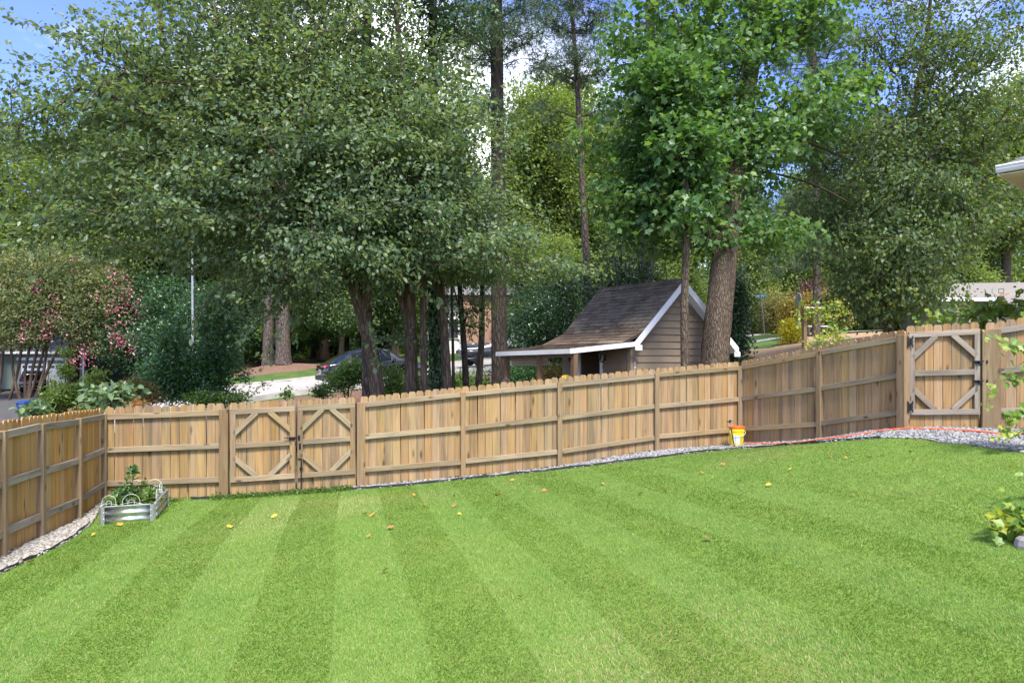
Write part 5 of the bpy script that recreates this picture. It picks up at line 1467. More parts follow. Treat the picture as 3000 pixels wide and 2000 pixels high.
stem('pine_tree', 'slender tall pine with whorled dark boughs left of the shed roof', [base_of(1722, 27), P(1722, 840, 27), P(1712, 650, 27), P(1700, 420, 27), P(1688, 200, 27), P(1674, 0, 27), P(1665, -200, 27)], [.15, .14, .13, .115, .095, .07, .03], 'bark_pine', 59,
     [lobe(1670, 40, 27, 140, 70, 1.9), lobe(1690, 190, 27, 130, 60, 1.8, .8), lobe(1590, 200, 26.5, 60, 30, 1.0, .6), lobe(1600, 320, 26.5, 70, 25, 1.0, .5), lobe(1660, -170, 27, 130, 110, 1.8), lobe(1740, 340, 27, 70, 30, 1.0, .4), lobe(1660, 420, 27, 60, 25, .9, .3)], 520, 8, ('tuft', .25), 'needle', start=.35, bendup=.03, r_tip=.008, flare=.12)
stem('pine_tree', 'straight reddish pine trunk rising behind the shed ridge', [base_of(1895, 26), P(1895, 840, 26), P(1897, 650, 26), P(1900, 420, 26), P(1903, 200, 26), P(1905, 0, 26), P(1908, -300, 26)], [.27, .26, .25, .23, .21, .18, .08], 'bark_pine', 60,
     [lobe(1905, -250, 26, 240, 150, 2.8), lobe(1850, 310, 25.6, 60, 40, 1.0, .5), lobe(1840, 80, 26, 110, 50, 1.6, .6)], 280, 9, ('tuft', .25), 'needle', start=.4, bendup=.02, flare=.1)
stem('pine_tree', 'pine with low drooping brown-green boughs between the tulip tree and the right tree', [base_of(2390, 33), P(2392, 900, 33), P(2395, 700, 33), P(2390, 450, 33), P(2385, 200, 33), P(2380, -50, 33)], [.2, .19, .18, .16, .12, .06], 'bark_pine', 61,
     [lobe(2330, 760, 32, 90, 45, 1.5, .5), lobe(2300, 600, 32.5, 100, 60, 1.6, .6), lobe(2440, 680, 32.5, 90, 50, 1.4, .5), lobe(2390, 420, 33, 130, 90, 2.0, .8), lobe(2380, 150, 33, 140, 110, 2.2, .7), lobe(2260, 800, 32, 40, 30, 1.0, .4)], 480, 8, ('tuft', .27), 'needle', start=.15, bendup=-.05, r_tip=.008, flare=.1)
# two roadside pines on the straw mound
stem('roadside_pine', 'roadside pine trunk on the straw mound, the slimmer of the pair', [base_of(785, 45) + Z * .4, P(788, 950, 45), P(788, 800, 45), P(786, 500, 45), P(784, 150, 45), P(784, -100, 45)], [.36, .32, .30, .27, .21, .11], 'bark_pine', 62,
     [lobe(784, 0, 45, 110, 90, 2.6), lobe(790, -150, 45, 120, 90, 2.6)], 150, 8, ('tuft', .45), 'needle', start=.6, flare=.15)
stem('roadside_pine', 'thick roadside pine trunk on the straw mound beside a slimmer one', [base_of(831, 44.5) + Z * .45, P(829, 950, 44.5), P(826, 800, 44.5), P(824, 500, 44.5), P(822, 150, 44.5), P(822, -100, 44.5)], [.50, .43, .40, .36, .28, .15], 'bark_pine', 63,
     [lobe(822, 0, 44.5, 120, 90, 2.6), lobe(828, -150, 44.5, 130, 90, 2.6)], 160, 8, ('tuft', .45), 'needle', start=.6, flare=.15)

# ------------------------------------------------------------------ understorey, woodland behind, shrubs
# crepe myrtle in flower
Yc = 45.0
b = hit(80, 1168, 30, 60); Yc = b.y
def cm(px, py, rx, rz, ry, w=1.0): return lobe(px, py, Yc, rx, rz, ry, w)
cb_ = Vector((b.x, b.y, b.z - .1))
trunk = [cb_, P(90, 1110, Yc), P(105, 1040, Yc), P(125, 970, Yc), P(150, 900, Yc), P(170, 820, Yc)]
xl = []
for x0, y0, x1, y1, x2, y2 in ((20, 1195, 55, 1080, 70, 960), (75, 1172, 72, 1090, 95, 980), (85, 1170, 110, 1090, 135, 1000), (103, 1168, 128, 1090, 142, 980), (-10, 1195, 5, 1080, 15, 960), (60, 1180, 40, 1100, 30, 1000), (105, 1168, 150, 1060, 210, 950)):
    xl.append(([P(x0, y0, Yc), P(x1, y1, Yc), P(x2, y2, Yc), P(x2 + 15, y2 - 80, Yc)], [.11, .10, .085, .05]))
cml = [cm(60, 900, 190, 120, 2.6), cm(230, 880, 170, 130, 2.8), cm(140, 790, 200, 80, 2.6), cm(320, 900, 90, 130, 2.0), cm(-80, 900, 120, 120, 2.5, .6), cm(60, 985, 120, 40, 2.0, .8), cm(300, 1010, 90, 40, 1.6, .7)]
myr = make_tree('crepe_myrtle', 'many-stemmed crepe myrtle with pink blossoms beside the blue bin', trunk, [.12, .11, .1, .09, .07, .05], cml, 1900, 28, ('kite', .20), M['leaf_myrtle'], M['bark_myrtle'], 71, start=.5, extra_limbs=xl, spread=.34, flat=.7, droop=.2, up=.6, tint=.6, tsd=.22, rmin=.012, flare=.2)
rg = np.random.default_rng(8)
fl = []
for px, py, n, s in ((330, 795, 50, 10), (355, 850, 26, 14), (385, 880, 40, 14), (405, 900, 40, 12), (330, 905, 30, 12), (350, 990, 110, 16), (335, 975, 40, 14), (390, 1020, 60, 16), (400, 985, 24, 10), (105, 842, 50, 10), (155, 925, 40, 12), (158, 875, 20, 8), (65, 985, 36, 10), (135, 980, 36, 10), (210, 1060, 60, 12), (250, 1050, 50, 12), (245, 1015, 40, 16), (80, 945, 20, 9), (305, 870, 30, 22), (345, 940, 30, 22), (120, 945, 14, 9), (215, 780, 16, 10), (360, 820, 20, 14), (410, 930, 26, 14)):
    Yf = Yc - 2.4 + (.6 if px > 300 else 0)
    c = P(px, py, Yf)
    fl.append(np.array(c)[None] + rg.normal(0, 1, (n, 3)) * np.array([s / F * Yf, .25, s / F * Yf * 1.1]))
pos = np.concatenate(fl) - np.array(myr.location); n = len(pos)
V, Fa, m_ = leaves_arrays(pos, rg.normal(0, 1, (n, 3)), rg.normal(0, 1, (n, 3)), rg.uniform(.10, .18, n), 'kite')
link_mesh('blossom', fast_mesh('blossom', V, Fa, np.repeat(np.clip(rg.normal(.5, .25, n), 0, 1), m_)), M['flower'], myr)

# shrubs between fence and road --------------------------------------------------
def shrub(name, label, px, Y, top, w_px, leaf, mat, seed, ntips=160, per=22, lob=None, bark='bark_mul', spread=.10, group=None, cat='shrub', droop=.2, up=.6, tint=.45, tsd=.18, flat=.8, stems=3, bottom=None):
    b = base_of(px, Y); tz = H - (top - 1050) / F * Y
    w = w_px / F * Y; h = tz - b.z
    trunk = [b, b + Vector((.02, 0, h * .35)), b + Vector((.0, .02, h * .8))]
    if lob is None:
        lob = [(b + Vector((0, 0, h * .62)), (w, w * .8, h * .38), 1.0), (b + Vector((-w * .45, 0, h * .42)), (w * .6, w * .6, h * .35), .8), (b + Vector((w * .45, 0, h * .42)), (w * .6, w * .6, h * .33), .8)]
    rgs = random.Random(seed); xl = []
    for k in range(stems):
        a_ = rgs.uniform(0, 6.28); e_ = b + Vector((math.cos(a_) * w * .5, math.sin(a_) * w * .4, h * rgs.uniform(.5, .8)))
        xl.append(([b, b.lerp(e_, .5) + Vector((0, 0, .1 * h)), e_], [.02, .015, .008]))
    return make_tree(name, label, trunk, [.03, .025, .012], lob, ntips, per, leaf, M[mat], M[bark], seed, group, .15, cat, spread=spread, flat=flat, droop=droop, up=up, tint=tint, tsd=tsd, r_tip=.003, bendup=.05, tipd=.15, rmin=.004, extra_limbs=xl, sides=8, flare=.1)
# holly beyond the corner panel
Yh = 19.0
hb = base_of(632, Yh)
make_tree('holly_tree', 'dense dark green holly with pointed tops beyond the fence panel by the bed', [hb, P(632, 1130, Yh), P(628, 1050, Yh), P(600, 980, Yh), P(590, 900, Yh)], [.045, .04, .035, .025, .01],
          [lobe(560, 1070, Yh, 120, 90, .9, .9), lobe(505, 985, Yh - .3, 35, 80, .5), lobe(645, 950, Yh, 65, 85, .7), lobe(480, 1110, Yh, 90, 70, .8), lobe(660, 1060, Yh + .2, 60, 40, .6), lobe(640, 890, Yh, 40, 50, .5, .8), lobe(560, 1140, Yh, 130, 40, .8, .9), lobe(710, 1100, Yh, 25, 15, .3, .8)],
          900, 26, ('kite', .088), M['leaf_holly'], M['bark_dark'], 81, start=.25, spread=.13, flat=.9, droop=.0, up=.5, r_tip=.003, bendup=.05, tipd=.2, rmin=.004, sides=10, flare=.1)
shrub('leafy_shrub', 'pale green leafy shrub with one tall central shoot beyond the fence corner', 190, 15.0, 1030, 85, ('oval', .07), 'leaf_light', 82, 300, 18,
      lob=[(P(190, 1040, 15), (.14, .14, .16), .8), (P(188, 1085, 15), (.16, .2, .16), 1.0), (P(195, 1150, 15), (.45, .4, .22), 1.3), (P(150, 1185, 15), (.3, .3, .15), .9), (P(240, 1165, 15), (.3, .3, .15), .9), (P(120, 1205, 15), (.35, .35, .12), .8)], spread=.07, tint=.8)
shrub('broadleaf_plant', 'sprawling plant with big silvery pale leaves just behind the fence corner', 325, 13.6, 1130, 60, ('oval', .17), 'leaf_big', 83, 70, 7,
      lob=[(P(330, 1150, 13.6), (.32, .3, .14), 1.0), (P(280, 1180, 13.6), (.25, .25, .1), .8), (P(365, 1170, 13.6), (.25, .25, .14), .8), (P(300, 1150, 13.8), (.2, .2, .1), .6)], spread=.10, tint=.5, tsd=.25, droop=.4)
shrub('broadleaf_plant', 'low clump of big pale leaves beside the blue bin shrub', 110, 14.2, 1190, 40, ('oval', .15), 'leaf_big', 84, 26, 6, lob=[(P(105, 1205, 14.2), (.2, .2, .08), 1.0)], spread=.08)
shrub('sapling', 'thin sapling with pale yellow-green curled leaves left of the holly', 285, 17, 1090, 40, ('lance', .10), 'leaf_light', 85, 60, 12,
      lob=[(P(262, 1110, 17), (.2, .2, .12), 1.0), (P(292, 1095, 17), (.2, .2, .10), .8), (P(255, 1150, 17), (.12, .12, .08), .5)], spread=.07, droop=.6, tint=.75)
shrub('nandina_shrub', 'nandina shrub with reddish orange new leaves left of the holly', 385, 16, 1115, 55, ('lance', .075), 'nandina', 86, 220, 20,
      lob=[(P(395, 1130, 16), (.28, .3, .14), 1.0), (P(370, 1170, 16), (.35, .3, .2), 1.0), (P(430, 1160, 16), (.3, .3, .2), .9)], spread=.08, tint=.5, tsd=.28)
shrub('nandina_shrub', 'low orange-tipped sprigs showing just above the fence top by the corner', 400, 13.0, 1178, 30, ('lance', .06), 'nandina', 87, 40, 14, lob=[(P(405, 1185, 13), (.2, .15, .06), 1.0)], spread=.06, tint=.75)
shrub('low_shrub', 'open airy shrub with small leaves behind the left double-gate leaf', 660, 14.6, 1140, 90, ('oval', .055), 'leaf_light', 88, 190, 14,
      lob=[(P(600, 1165, 14.6), (.5, .35, .12), 1.0), (P(690, 1165, 14.6), (.35, .3, .11), .8), (P(735, 1145, 14.6), (.12, .1, .08), .3), (P(770, 1120, 14.7), (.08, .08, .08), .2)], spread=.06, tint=.4)
shrub('sprig', 'single upright sprig showing above the double gate', 842, 13.2, 1135, 18, ('oval', .05), 'leaf_light', 89, 18, 12, lob=[(P(842, 1150, 13.2), (.09, .08, .11), 1.0)], spread=.04, tint=.25)
shrub('roadside_shrub', 'bright green rounded shrub in front of the parked black car', 1020, 24, 1080, 55, ('oval', .075), 'leaf_light', 90, 320, 24,
      lob=[(P(1040, 1085, 24), (.55, .5, .42), 1.2), (P(1000, 1115, 24), (.5, .5, .35), 1.0), (P(1085, 1105, 24), (.4, .4, .35), .8), (P(960, 1140, 23.6), (.3, .3, .22), .6)], spread=.12, tint=.4)
shrub('roadside_shrub', 'small loose shrub at the rear corner of the parked black car', 935, 22, 1130, 20, ('oval', .07), 'leaf_light', 91, 50, 14, lob=[(P(935, 1148, 22), (.25, .2, .2), 1.0)], spread=.08, tint=.35)
k = 0
for px, Y, top, w, mt, lab in ((1150, 22, 1070, 40, 'leaf_light', 'bright shrub between the leaning trunk and the split trunk'), (1225, 25, 1080, 45, 'leaf_light', 'bright shrub glimpsed between the split trunk and ivy trunk'), (1400, 21, 1075, 60, 'leaf_light', 'bright low shrub between slim trunks left of the shed porch'),
                               (1345, 22, 1085, 40, 'leaf_light', 'bright low shrub behind the thin straight stem'), (1540, 23.5, 1062, 60, 'leaf_holly', 'dark shrub filling the view under the shed porch roof'), (1625, 23, 1066, 40, 'nandina', 'reddish shrub seen under the porch beside the shed wall'), (1490, 24, 1060, 45, 'leaf_holly', 'dark glossy shrub behind the tall dark pine trunk')):
    k += 1
    shrub('roadside_shrub', lab, px, Y, top, w, ('oval', .08), mt, 100 + k, 170, 22, spread=.13, tint=.45)
for px, Y, top, w, lab in ((2148, 24, 780, 26, 'dark evergreen column half hidden by the thick tulip trunk'), (1820, 24.5, 700, 140, 'dark evergreen mass standing behind the shed roof'), (1560, 25.5, 850, 90, 'dark drooping evergreen left of the shed roof'), (1640, 27, 760, 80, 'dark evergreen behind the porch end of the shed roof')):
    k += 1
    b = base_of(px, Y); w_ = w / F * Y; hz = H - (top - 1050) / F * Y; h_ = hz - b.z
    make_tree('evergreen_tree', lab, [b, b + Z * h_ * .5, b + Z * h_ * .95], [.1, .07, .02], [(b + Z * h_ * .75, (w_, w_, h_ * .25), 1.0), (b + Z * h_ * .5, (w_ * .9, w_, h_ * .3), 1.0), (b + Z * h_ * .28, (w_ * .8, w_ * .8, h_ * .2), .8)], 500, 24, ('kite', .11), M['leaf_dark'], M['bark_dark'], 120 + k, start=.1, spread=.24, flat=.8, droop=.3, up=.5)

# right side, beyond the fence ---------------------------------------------------
shrub('golden_shrub', 'vivid golden yellow rounded shrub on the mulch slope', 2316, 30, 938, 34, ('lance', .10), 'leaf_gold', 140, 220, 22, spread=.11, droop=-.4, up=.3, tint=.55, tsd=.22)
shrub('olive_shrub', 'tall olive-yellow feathery shrub beside the street sign', 2275, 40, 845, 60, ('lance', .16), 'leaf_olive', 141, 420, 24, spread=.26, droop=.0, tint=.5, tsd=.25,
      lob=[(P(2275, 900, 40), (1.1, 1.0, 1.1), 1.0), (P(2300, 940, 40), (1.2, 1.0, .8), 1.0), (P(2240, 930, 40), (.6, .7, .8), .8), (P(2290, 960, 40), (1.2, 1, .5), .8)])
for px, py, w, lab, sd in ((2400, 880, 60, 'amber-leaved maple behind the trellis post', 142), (2440, 905, 50, 'yellow-green maple beside the amber one', 143), (2330, 905, 35, 'small amber maple between sign posts', 144)):
    b = base_of(px, 37)
    make_tree('small_maple', lab, [b, P(px, 985, 37), P(px + 5, 930, 37)], [.06, .05, .02], [lobe(px, py, 37, w, 30, .9), lobe(px - w * .5, py + 30, 37, w * .6, 25, .7), lobe(px + w * .5, py + 28, 37, w * .6, 28, .7)], 260, 20, ('kite', .13), M['leaf_amber' if sd != 143 else 'leaf_olive'], M['bark_mul'], sd, start=.3, spread=.2, flat=.6, tint=.5, cat='tree')
b = base_of(2370, 44)
make_tree('purple_plum', 'dark purple-leaved tree behind the amber maple', [b, P(2372, 940, 44), P(2375, 860, 44)], [.08, .07, .02], [lobe(2375, 865, 44, 45, 40, 1.2)], 120, 18, ('kite', .14), leafmat('plum_leaf', (.05, .012, .02), (.09, .03, .04), (.14, .06, .06), .3), M['bark_dark'], 145, start=.3, spread=.25)

# woodland: a few kinds, copied
def wild(kind, seed, h, mat, bark, leaf, ntips, per, lob, name, tint=.45, start=.3, spread=.5, **kw):
    tr = [Vector((0, 0, -.3)), Vector((.1, .05, h * .3)), Vector((-.1, .1, h * .65)), Vector((0, 0, h * .95))]
    lobs = [(Vector(c) * 1.0, r, w) for c, r, w in lob]
    return make_tree(name, kind, tr, [h * .018, h * .016, h * .011, .03], lobs, ntips, per, leaf, M[mat], M[bark], seed, 'woodland trees beyond the road', start, spread=spread, tint=tint, rmin=.018, r_tip=.012, **kw)
wa = wild('tall leafy green tree in the woodland beyond the road', 201, 18, 'leaf_lit', 'bark_grey', ('kite', .26), 1100, 26, [((0, 0, 14), (3.2, 3.0, 4.0), 1), ((-2.0, .5, 10), (2.4, 2.4, 2.6), .9), ((2.2, -.5, 9.5), (2.3, 2.3, 2.4), .9), ((0, 0, 7), (2.2, 2.2, 2.0), .8)], 'woodland_tree', tint=.5)
wb = wild('full-crowned mid green tree in the woodland beyond the road', 202, 14, 'leaf_oak', 'bark_mul', ('kite', .25), 1100, 26, [((0, 0, 10.5), (3.6, 3.4, 3.2), 1), ((-2.2, 0, 7), (2.6, 2.4, 2.4), 1), ((2.2, .6, 6.5), (2.6, 2.6, 2.4), 1), ((0, -.5, 4), (3.0, 2.6, 1.8), .9)], 'woodland_tree', start=.15)
wc_ = wild('tall bare-trunked pine in the woodland beyond the road', 203, 22, 'needle', 'bark_pine', ('tuft', .42), 420, 9, [((0, 0, 19), (2.6, 2.6, 2.6), 1), ((.6, 0, 15.5), (2.4, 2.2, 1.4), .8), ((-.8, .4, 12.5), (1.8, 1.8, .8), .5)], 'woodland_pine', start=.5, bendup=.02, flare=.15)
wd = wild('bushy dark understorey tree in the woodland beyond the road', 204, 7, 'leaf_dark', 'bark_dark', ('kite', .20), 800, 26, [((0, 0, 4.6), (2.2, 2.2, 2.2), 1), ((-1.4, 0, 2.6), (1.8, 1.8, 1.6), 1), ((1.4, .2, 2.6), (1.8, 1.8, 1.6), 1), ((0, 0, 1.4), (2.2, 2.0, 1.0), .9)], 'understorey_tree', start=.05, spread=.35)
we = wild('light green understorey tree in the woodland beyond the road', 205, 8, 'leaf_lit', 'bark_mul', ('kite', .19), 800, 24, [((0, 0, 5.4), (2.2, 2.2, 2.2), 1), ((-1.4, 0, 3.4), (1.7, 1.7, 1.4), 1), ((1.4, .2, 3.2), (1.7, 1.7, 1.4), 1)], 'understorey_tree', tint=.55, start=.1, spread=.35)
places = {0: [(-29, 54, 1.3), (-36, 56, 1.25), (-44, 58, 1.3), (-22.5, 56, 1.35), (-16, 58, 1.3), (1.8, 42, .9), (3.5, 46, 1.0), (38, 60, 1.15), (45, 62, 1.2), (52, 66, 1.2), (31, 58, 1.1), (-52, 60, 1.2), (-34, 72, 1.0), (-27, 66, 1.05), (-43, 70, 1.0), (-50, 78, 1.1), (-20, 74, 1.1), (-12, 70, 1.0), (-5, 66, 1.0), (3, 62, .95), (8, 70, 1.1), (6.5, 44, .75), (15, 68, 1.0), (27, 62, .9), (38, 64, 1.0), (3.2, 50, .85), (-58, 66, 1.0), (24, 74, 1.1)],
          1: [(-24, 56, .9), (-18, 62, 1.1), (-30, 60, 1.0), (11, 56, 1.0), (20, 58, .9), (31, 70, 1.1), (-9, 52, .85), (-48, 60, .9), (46, 70, 1.1), (-12.5, 50, .9)],
          2: [(-21, 58, 1.0), (-6, 60, .95), (-29, 70, 1.1), (2, 72, 1.05), (12.5, 50, .8), (10, 62, 1.0), (-14, 57, 1.0), (14.2, 56, .9), (-38, 64, 1.05), (21, 66, 1.0)],
          3: [(-21, 47, .9), (-24.5, 50, 1.1), (-27.5, 52, 1.2), (-30, 54, 1.2), (-11, 56, .9), (-18.5, 55, .9), (6, 48, .9), (-15.5, 60, 1.0), (12.5, 46, .7), (-1.5, 62, 1.0)],
          4: [(30, 55, 1.2), (36, 57, 1.2), (2.6, 38, .85), (10, 42, .9), (-33, 62, 1.6), (-26, 59, 1.5), (-20, 60, 1.5), (18.5, 56, 1.1), (-13.5, 54, .8), (-9, 58, .9), (-17.2, 52, .75), (1.5, 44, .8), (5.2, 39, .75), (8.6, 48, .9), (-6.5, 62, 1.0), (24, 58, 1.1), (27, 62, 1.2), (20.5, 62, 1.2), (-22.5, 62, 1.0)]}
rnd = random.Random(9)
for kind, proto in enumerate((wa, wb, wc_, wd, we)):
    first = True
    for x, y, s in places[kind]:
        loc = G(x, y); rz = rnd.uniform(0, 6.28); sc = (s * rnd.uniform(.9, 1.12), s * rnd.uniform(.9, 1.12), s * rnd.uniform(.92, 1.1))
        if first:
            proto.location = loc; proto.rotation_euler = (0, 0, rz); proto.scale = sc; first = False
        else: copy_tree(proto, loc, rz, sc)
# the far wood closing the view, one mass
rg = np.random.default_rng(12)
n = 5200; x = rg.uniform(-130, 130, n); y = 95 + rg.normal(0, 8, n) + .0008 * x * x
z = ground(x, y) + rg.random(n) ** .8 * (13 + 3 * np.sin(x * .21) + 2 * np.sin(x * .53 + 1))
n2_ = 3600; x2 = rg.uniform(-95, 80, n2_); y2 = 80 + rg.normal(0, 4, n2_); z2 = ground(x2, y2) + rg.random(n2_) * (4.5 + 1.5 * np.sin(x2 * .37))
x, y, z = np.r_[x, x2], np.r_[y, y2], np.r_[z, z2]; n += n2_
V, Fa, tn = scatter_leaves(rg, np.stack([x, y, z], 1), np.tile(np.array([[0, 0, 1.0]]), (n, 1)), np.array([0, 95, 5.0]), 26, 1.0, .75, 'kite', .3, .7, .6, .45, .2, .8)
o = link_mesh('far_wood', fast_mesh('far_wood', V, Fa, tn), M['leaf_lit']); tag(o, 'far-off wood closing the view behind the road and houses', 'wood', None, 'stuff')

# ------------------------------------------------------------------ vehicles
M['car_black'] = simple('black_car_paint', (0.006, 0.006, 0.008), 0.16, 0, 0.6, 0.2, 2, 0, 0, 1.0)
M['car_glass'] = simple('dark_car_glass', (0.008, 0.010, 0.011), 0.08, 0, 0.3, 0.2, 2)
M['tyre'] = simple('tyre_rubber', (0.012, 0.012, 0.012), 0.85, 0, 0.3, 0.3, 10)
M['rim'] = simple('alloy_rim', (0.28, 0.29, 0.30), 0.3, 0.9, 0.5, 0.1, 5)
M['tail_red'] = simple('tail_light_red', (0.35, 0.01, 0.012), 0.18, 0, 0.6, 0.1, 5, 0, 0, .6)
M['plate'] = simple('licence_plate', (0.62, 0.64, 0.68), 0.4, 0, 0.5, 0.06, 12)
M['trim'] = simple('black_trim', (0.018, 0.018, 0.019), 0.6, 0, 0.4, 0.2, 6)
M['chrome'] = simple('chrome', (0.55, 0.56, 0.57), 0.15, 1.0, 0.5, 0.05, 5)
def car(name, label, loc, head, stations, L, Wd, wheels, tail, plate_z, chrome=False, rails=False, scl=1.0):
    """stations: (x 0..1 from rear, z_low, z_belt, z_roof, half width low, half width belt, half width roof)"""
    head = Vector(head).normalized(); sd_ = Vector((-head.y, head.x, 0))
    # slope of the ground along the car
    b = Vector(loc)
    zf = ground(b.x + head.x * L, b.y + head.y * L); zr = ground(b.x, b.y)
    fwd = Vector((head.x, head.y, (zf - zr) / L)).normalized(); up = fwd.cross(sd_).normalized()
    if up.z < 0: up = -up
    root = thing(name, (b.x, b.y, zr + .04), label, 'car')
    O = Vector((b.x, b.y, zr + .04))
    q = lambda x, y, z: O + fwd * x + sd_ * y + up * z
    secs = []
    for s, zl, zb_, zr_, wl_, wb, wr in stations:
        x = s * L; zm = zl + (zb_ - zl) * .45
        half = [(wl_ * .86, zl), (wl_, zl + .06), (wb * 1.0, zm), (wb * .985, zb_ - .04), (wb * .95, zb_), (wr + (wb * .95 - wr) * .12, zr_ - .05 if zr_ > zb_ + .08 else zb_ + (zr_ - zb_) * .5), (wr * .86, zr_ - .008), (wr * .4, zr_)]
        row = [q(x, y, z) for y, z in half] + [q(x, -y, z) for y, z in reversed(half)]
        secs.append(row)
    m = MB(); m.loft(secs)
    body = m.build('body', M['car_black'], root, True)
    n = len(secs[0])
    # glass: side panes, rear window, windscreen, laid a little proud of the body
    cab = [i for i, st in enumerate(stations) if st[3] > st[2] + .30]
    def pane(nm, pts):
        c = sum(pts, Vector()) / len(pts); nn = (pts[1] - pts[0]).cross(pts[-1] - pts[0]).normalized()
        cen_ = q(L / 2, 0, .6)
        if nn.dot(c - cen_) < 0: nn = -nn; pts = pts[::-1]
        m = MB(); m.prism([p + nn * .004 for p in pts], nn * .004); m.build(nm, M['car_glass'], root)
    for sg in (0, 1):
        ka, kb = (4, 5) if sg == 0 else (n - 5, n - 6)
        for i in range(cab[0], cab[-1]):
            a0, a1 = secs[i][ka], secs[i + 1][ka]; b0_, b1_ = secs[i][kb], secs[i + 1][kb]
            f = lambda u, v: a0.lerp(a1, u).lerp(b0_.lerp(b1_, u), v)
            pane('side_window', [f(.06, .08), f(.94, .08), f(.94, .9), f(.06, .9)])
    def acrosspane(nm, i, j, u0, u1):
        A = [secs[i][k] for k in (6, 7, n - 8, n - 7)]; B = [secs[j][k] for k in (6, 7, n - 8, n - 7)]
        for k in range(3):
            f = lambda u, v: A[k].lerp(A[k + 1], u).lerp(B[k].lerp(B[k + 1], u), v)
            pane(nm, [f(.02, u0), f(.98, u0), f(.98, u1), f(.02, u1)])
    return root, q, secs, acrosspane
def wheel(root, q, x, y, r, side):
    ax_m = frame(q(1, 0, 0) - q(0, 0, 0), q(0, 0, 1) - q(0, 0, 0), (q(0, 1, 0) - q(0, 0, 0)) * side)
    c = q(x, y, r)
    m = MB(); m.lathe(c, [(r * .66, -.11), (r * .95, -.11), (r, -.07), (r, .07), (r * .95, .10), (r * .66, .10)], 24, ax_m); wh = m.build('wheel', M['tyre'], root, True)
    m = MB(); m.lathe(c, [(0, .02), (r * .6, .05), (r * .67, .09), (r * .66, -.05)], 24, ax_m)
    m.build('rim', M['rim'], wh)
    for k in range(5):
        a_ = k * 2 * math.pi / 5; m = MB(); m.box(c + ax_m @ Vector((math.cos(a_) * r * .33, math.sin(a_) * r * .33, .07)), (r * .6, r * .12, .03), ax_m @ Matrix.Rotation(a_, 3, 'Z')); m.build('spoke', M['rim'], wh)
chead = Vector((.875, .485, 0))
cst = [(0.0, .38, .78, .80, .78, .86, .70), (.02, .30, .92, .95, .86, .92, .78), (.06, .26, 1.0, 1.06, .90, .95, .74), (.14, .24, 1.0, 1.28, .92, .96, .66), (.26, .22, .98, 1.50, .93, .96, .62), (.40, .22, .96, 1.61, .94, .96, .62), (.54, .22, .94, 1.62, .94, .96, .62), (.66, .22, .93, 1.48, .94, .96, .62),
       (.74, .22, .95, 1.22, .94, .95, .66), (.80, .22, .95, 1.02, .93, .94, .72), (.90, .24, .86, .92, .92, .92, .70), (.97, .28, .70, .76, .85, .85, .62), (1.0, .36, .56, .60, .66, .66, .5)]
cb0 = roadpt(.05, -.6)
ev, q, secs, across = car('parked_car', 'shiny black crossover car parked at the kerb behind the row of trunks', (cb0.x, cb0.y), chead, cst, 4.75, 1.92, None, None, .8)
across('rear_window', 2, 4, .12, .98); across('roof_glass', 4, 6, .05, .95); across('windscreen', 7, 9, .05, .85)
for x in (.80, 3.72):
    for y, sg in ((.80, 1), (-.80, -1)): wheel(ev, q, x, y, .36, sg)
def rearpatch(root, q, nm, mat, pts, dx=.02):
    m = MB(); off = q(-dx, 0, 0) - q(0, 0, 0); m.prism([q(*p) for p in pts], off); return m.build(nm, mat, root)
for sg in (-1, 1):
    rearpatch(ev, q, 'tail_light', M['tail_red'], [(.02, sg * .52, .88), (.05, sg * .90, .86), (.16, sg * .945, .96), (.13, sg * .90, .99), (.02, sg * .55, .95)], .03)
pl_ = rearpatch(ev, q, 'licence_plate', M['plate'], [(-.005, -.16, .62), (-.005, .16, .62), (-.005, .16, .78), (-.005, -.16, .78)], .015)
for k in range(6): rearpatch_pts = [( -.021, -.12 + k * .042, .67), (-.021, -.095 + k * .042, .67), (-.021, -.095 + k * .042, .73), (-.021, -.12 + k * .042, .73)]; o_ = rearpatch(ev, q, 'lettering', M['trim'], rearpatch_pts, .002); o_.parent = pl_; 
rearpatch(ev, q, 'bumper', M['trim'], [(.0, -.82, .30), (.0, .82, .30), (.0, .84, .50), (.0, -.84, .50)], .05)
rearpatch(ev, q, 'spoiler', M['car_black'], [(.10, -.72, 1.03), (.10, .72, 1.03), (-.02, .66, 1.05), (-.02, -.66, 1.05)], .02)
for sg in (-1, 1):
    m = MB(); c = q(3.2, sg * 1.02, 1.0); m.cbox(c, (.12, .2, .13), rotz(math.atan2(chead.y, chead.x)), .03); m.build('mirror', M['car_black'], ev)
# black SUV in the far driveway, seen from behind
sst = [(0.0, .45, .95, .98, .82, .90, .72), (.01, .38, 1.02, 1.10, .88, .93, .76), (.03, .34, 1.08, 1.45, .90, .94, .72), (.06, .32, 1.08, 1.70, .91, .95, .70), (.25, .30, 1.06, 1.78, .92, .95, .70), (.5, .30, 1.04, 1.77, .92, .95, .70), (.60, .30, 1.03, 1.70, .92, .95, .70), (.70, .30, 1.04, 1.25, .92, .94, .72), (.74, .30, 1.04, 1.10, .91, .93, .74), (.92, .32, .98, 1.02, .90, .90, .7), (1.0, .42, .75, .80, .75, .75, .6)]
sv0 = hit(96, 1152, 40, 70); sh = Vector((-.55, .84, 0)).normalized()
suv, q2, s2, across2 = car('parked_suv', 'black off-road wagon with red tail lights parked before the garage', (sv0.x, sv0.y), sh, sst, 4.8, 1.9, None, None, .9)
across2('rear_window', 1, 3, .25, .95); across2('windscreen', 6, 8, .1, .9)
for x in (.85, 3.75):
    for y, sg in ((.78, 1), (-.78, -1)): wheel(suv, q2, x, y, .38, sg)
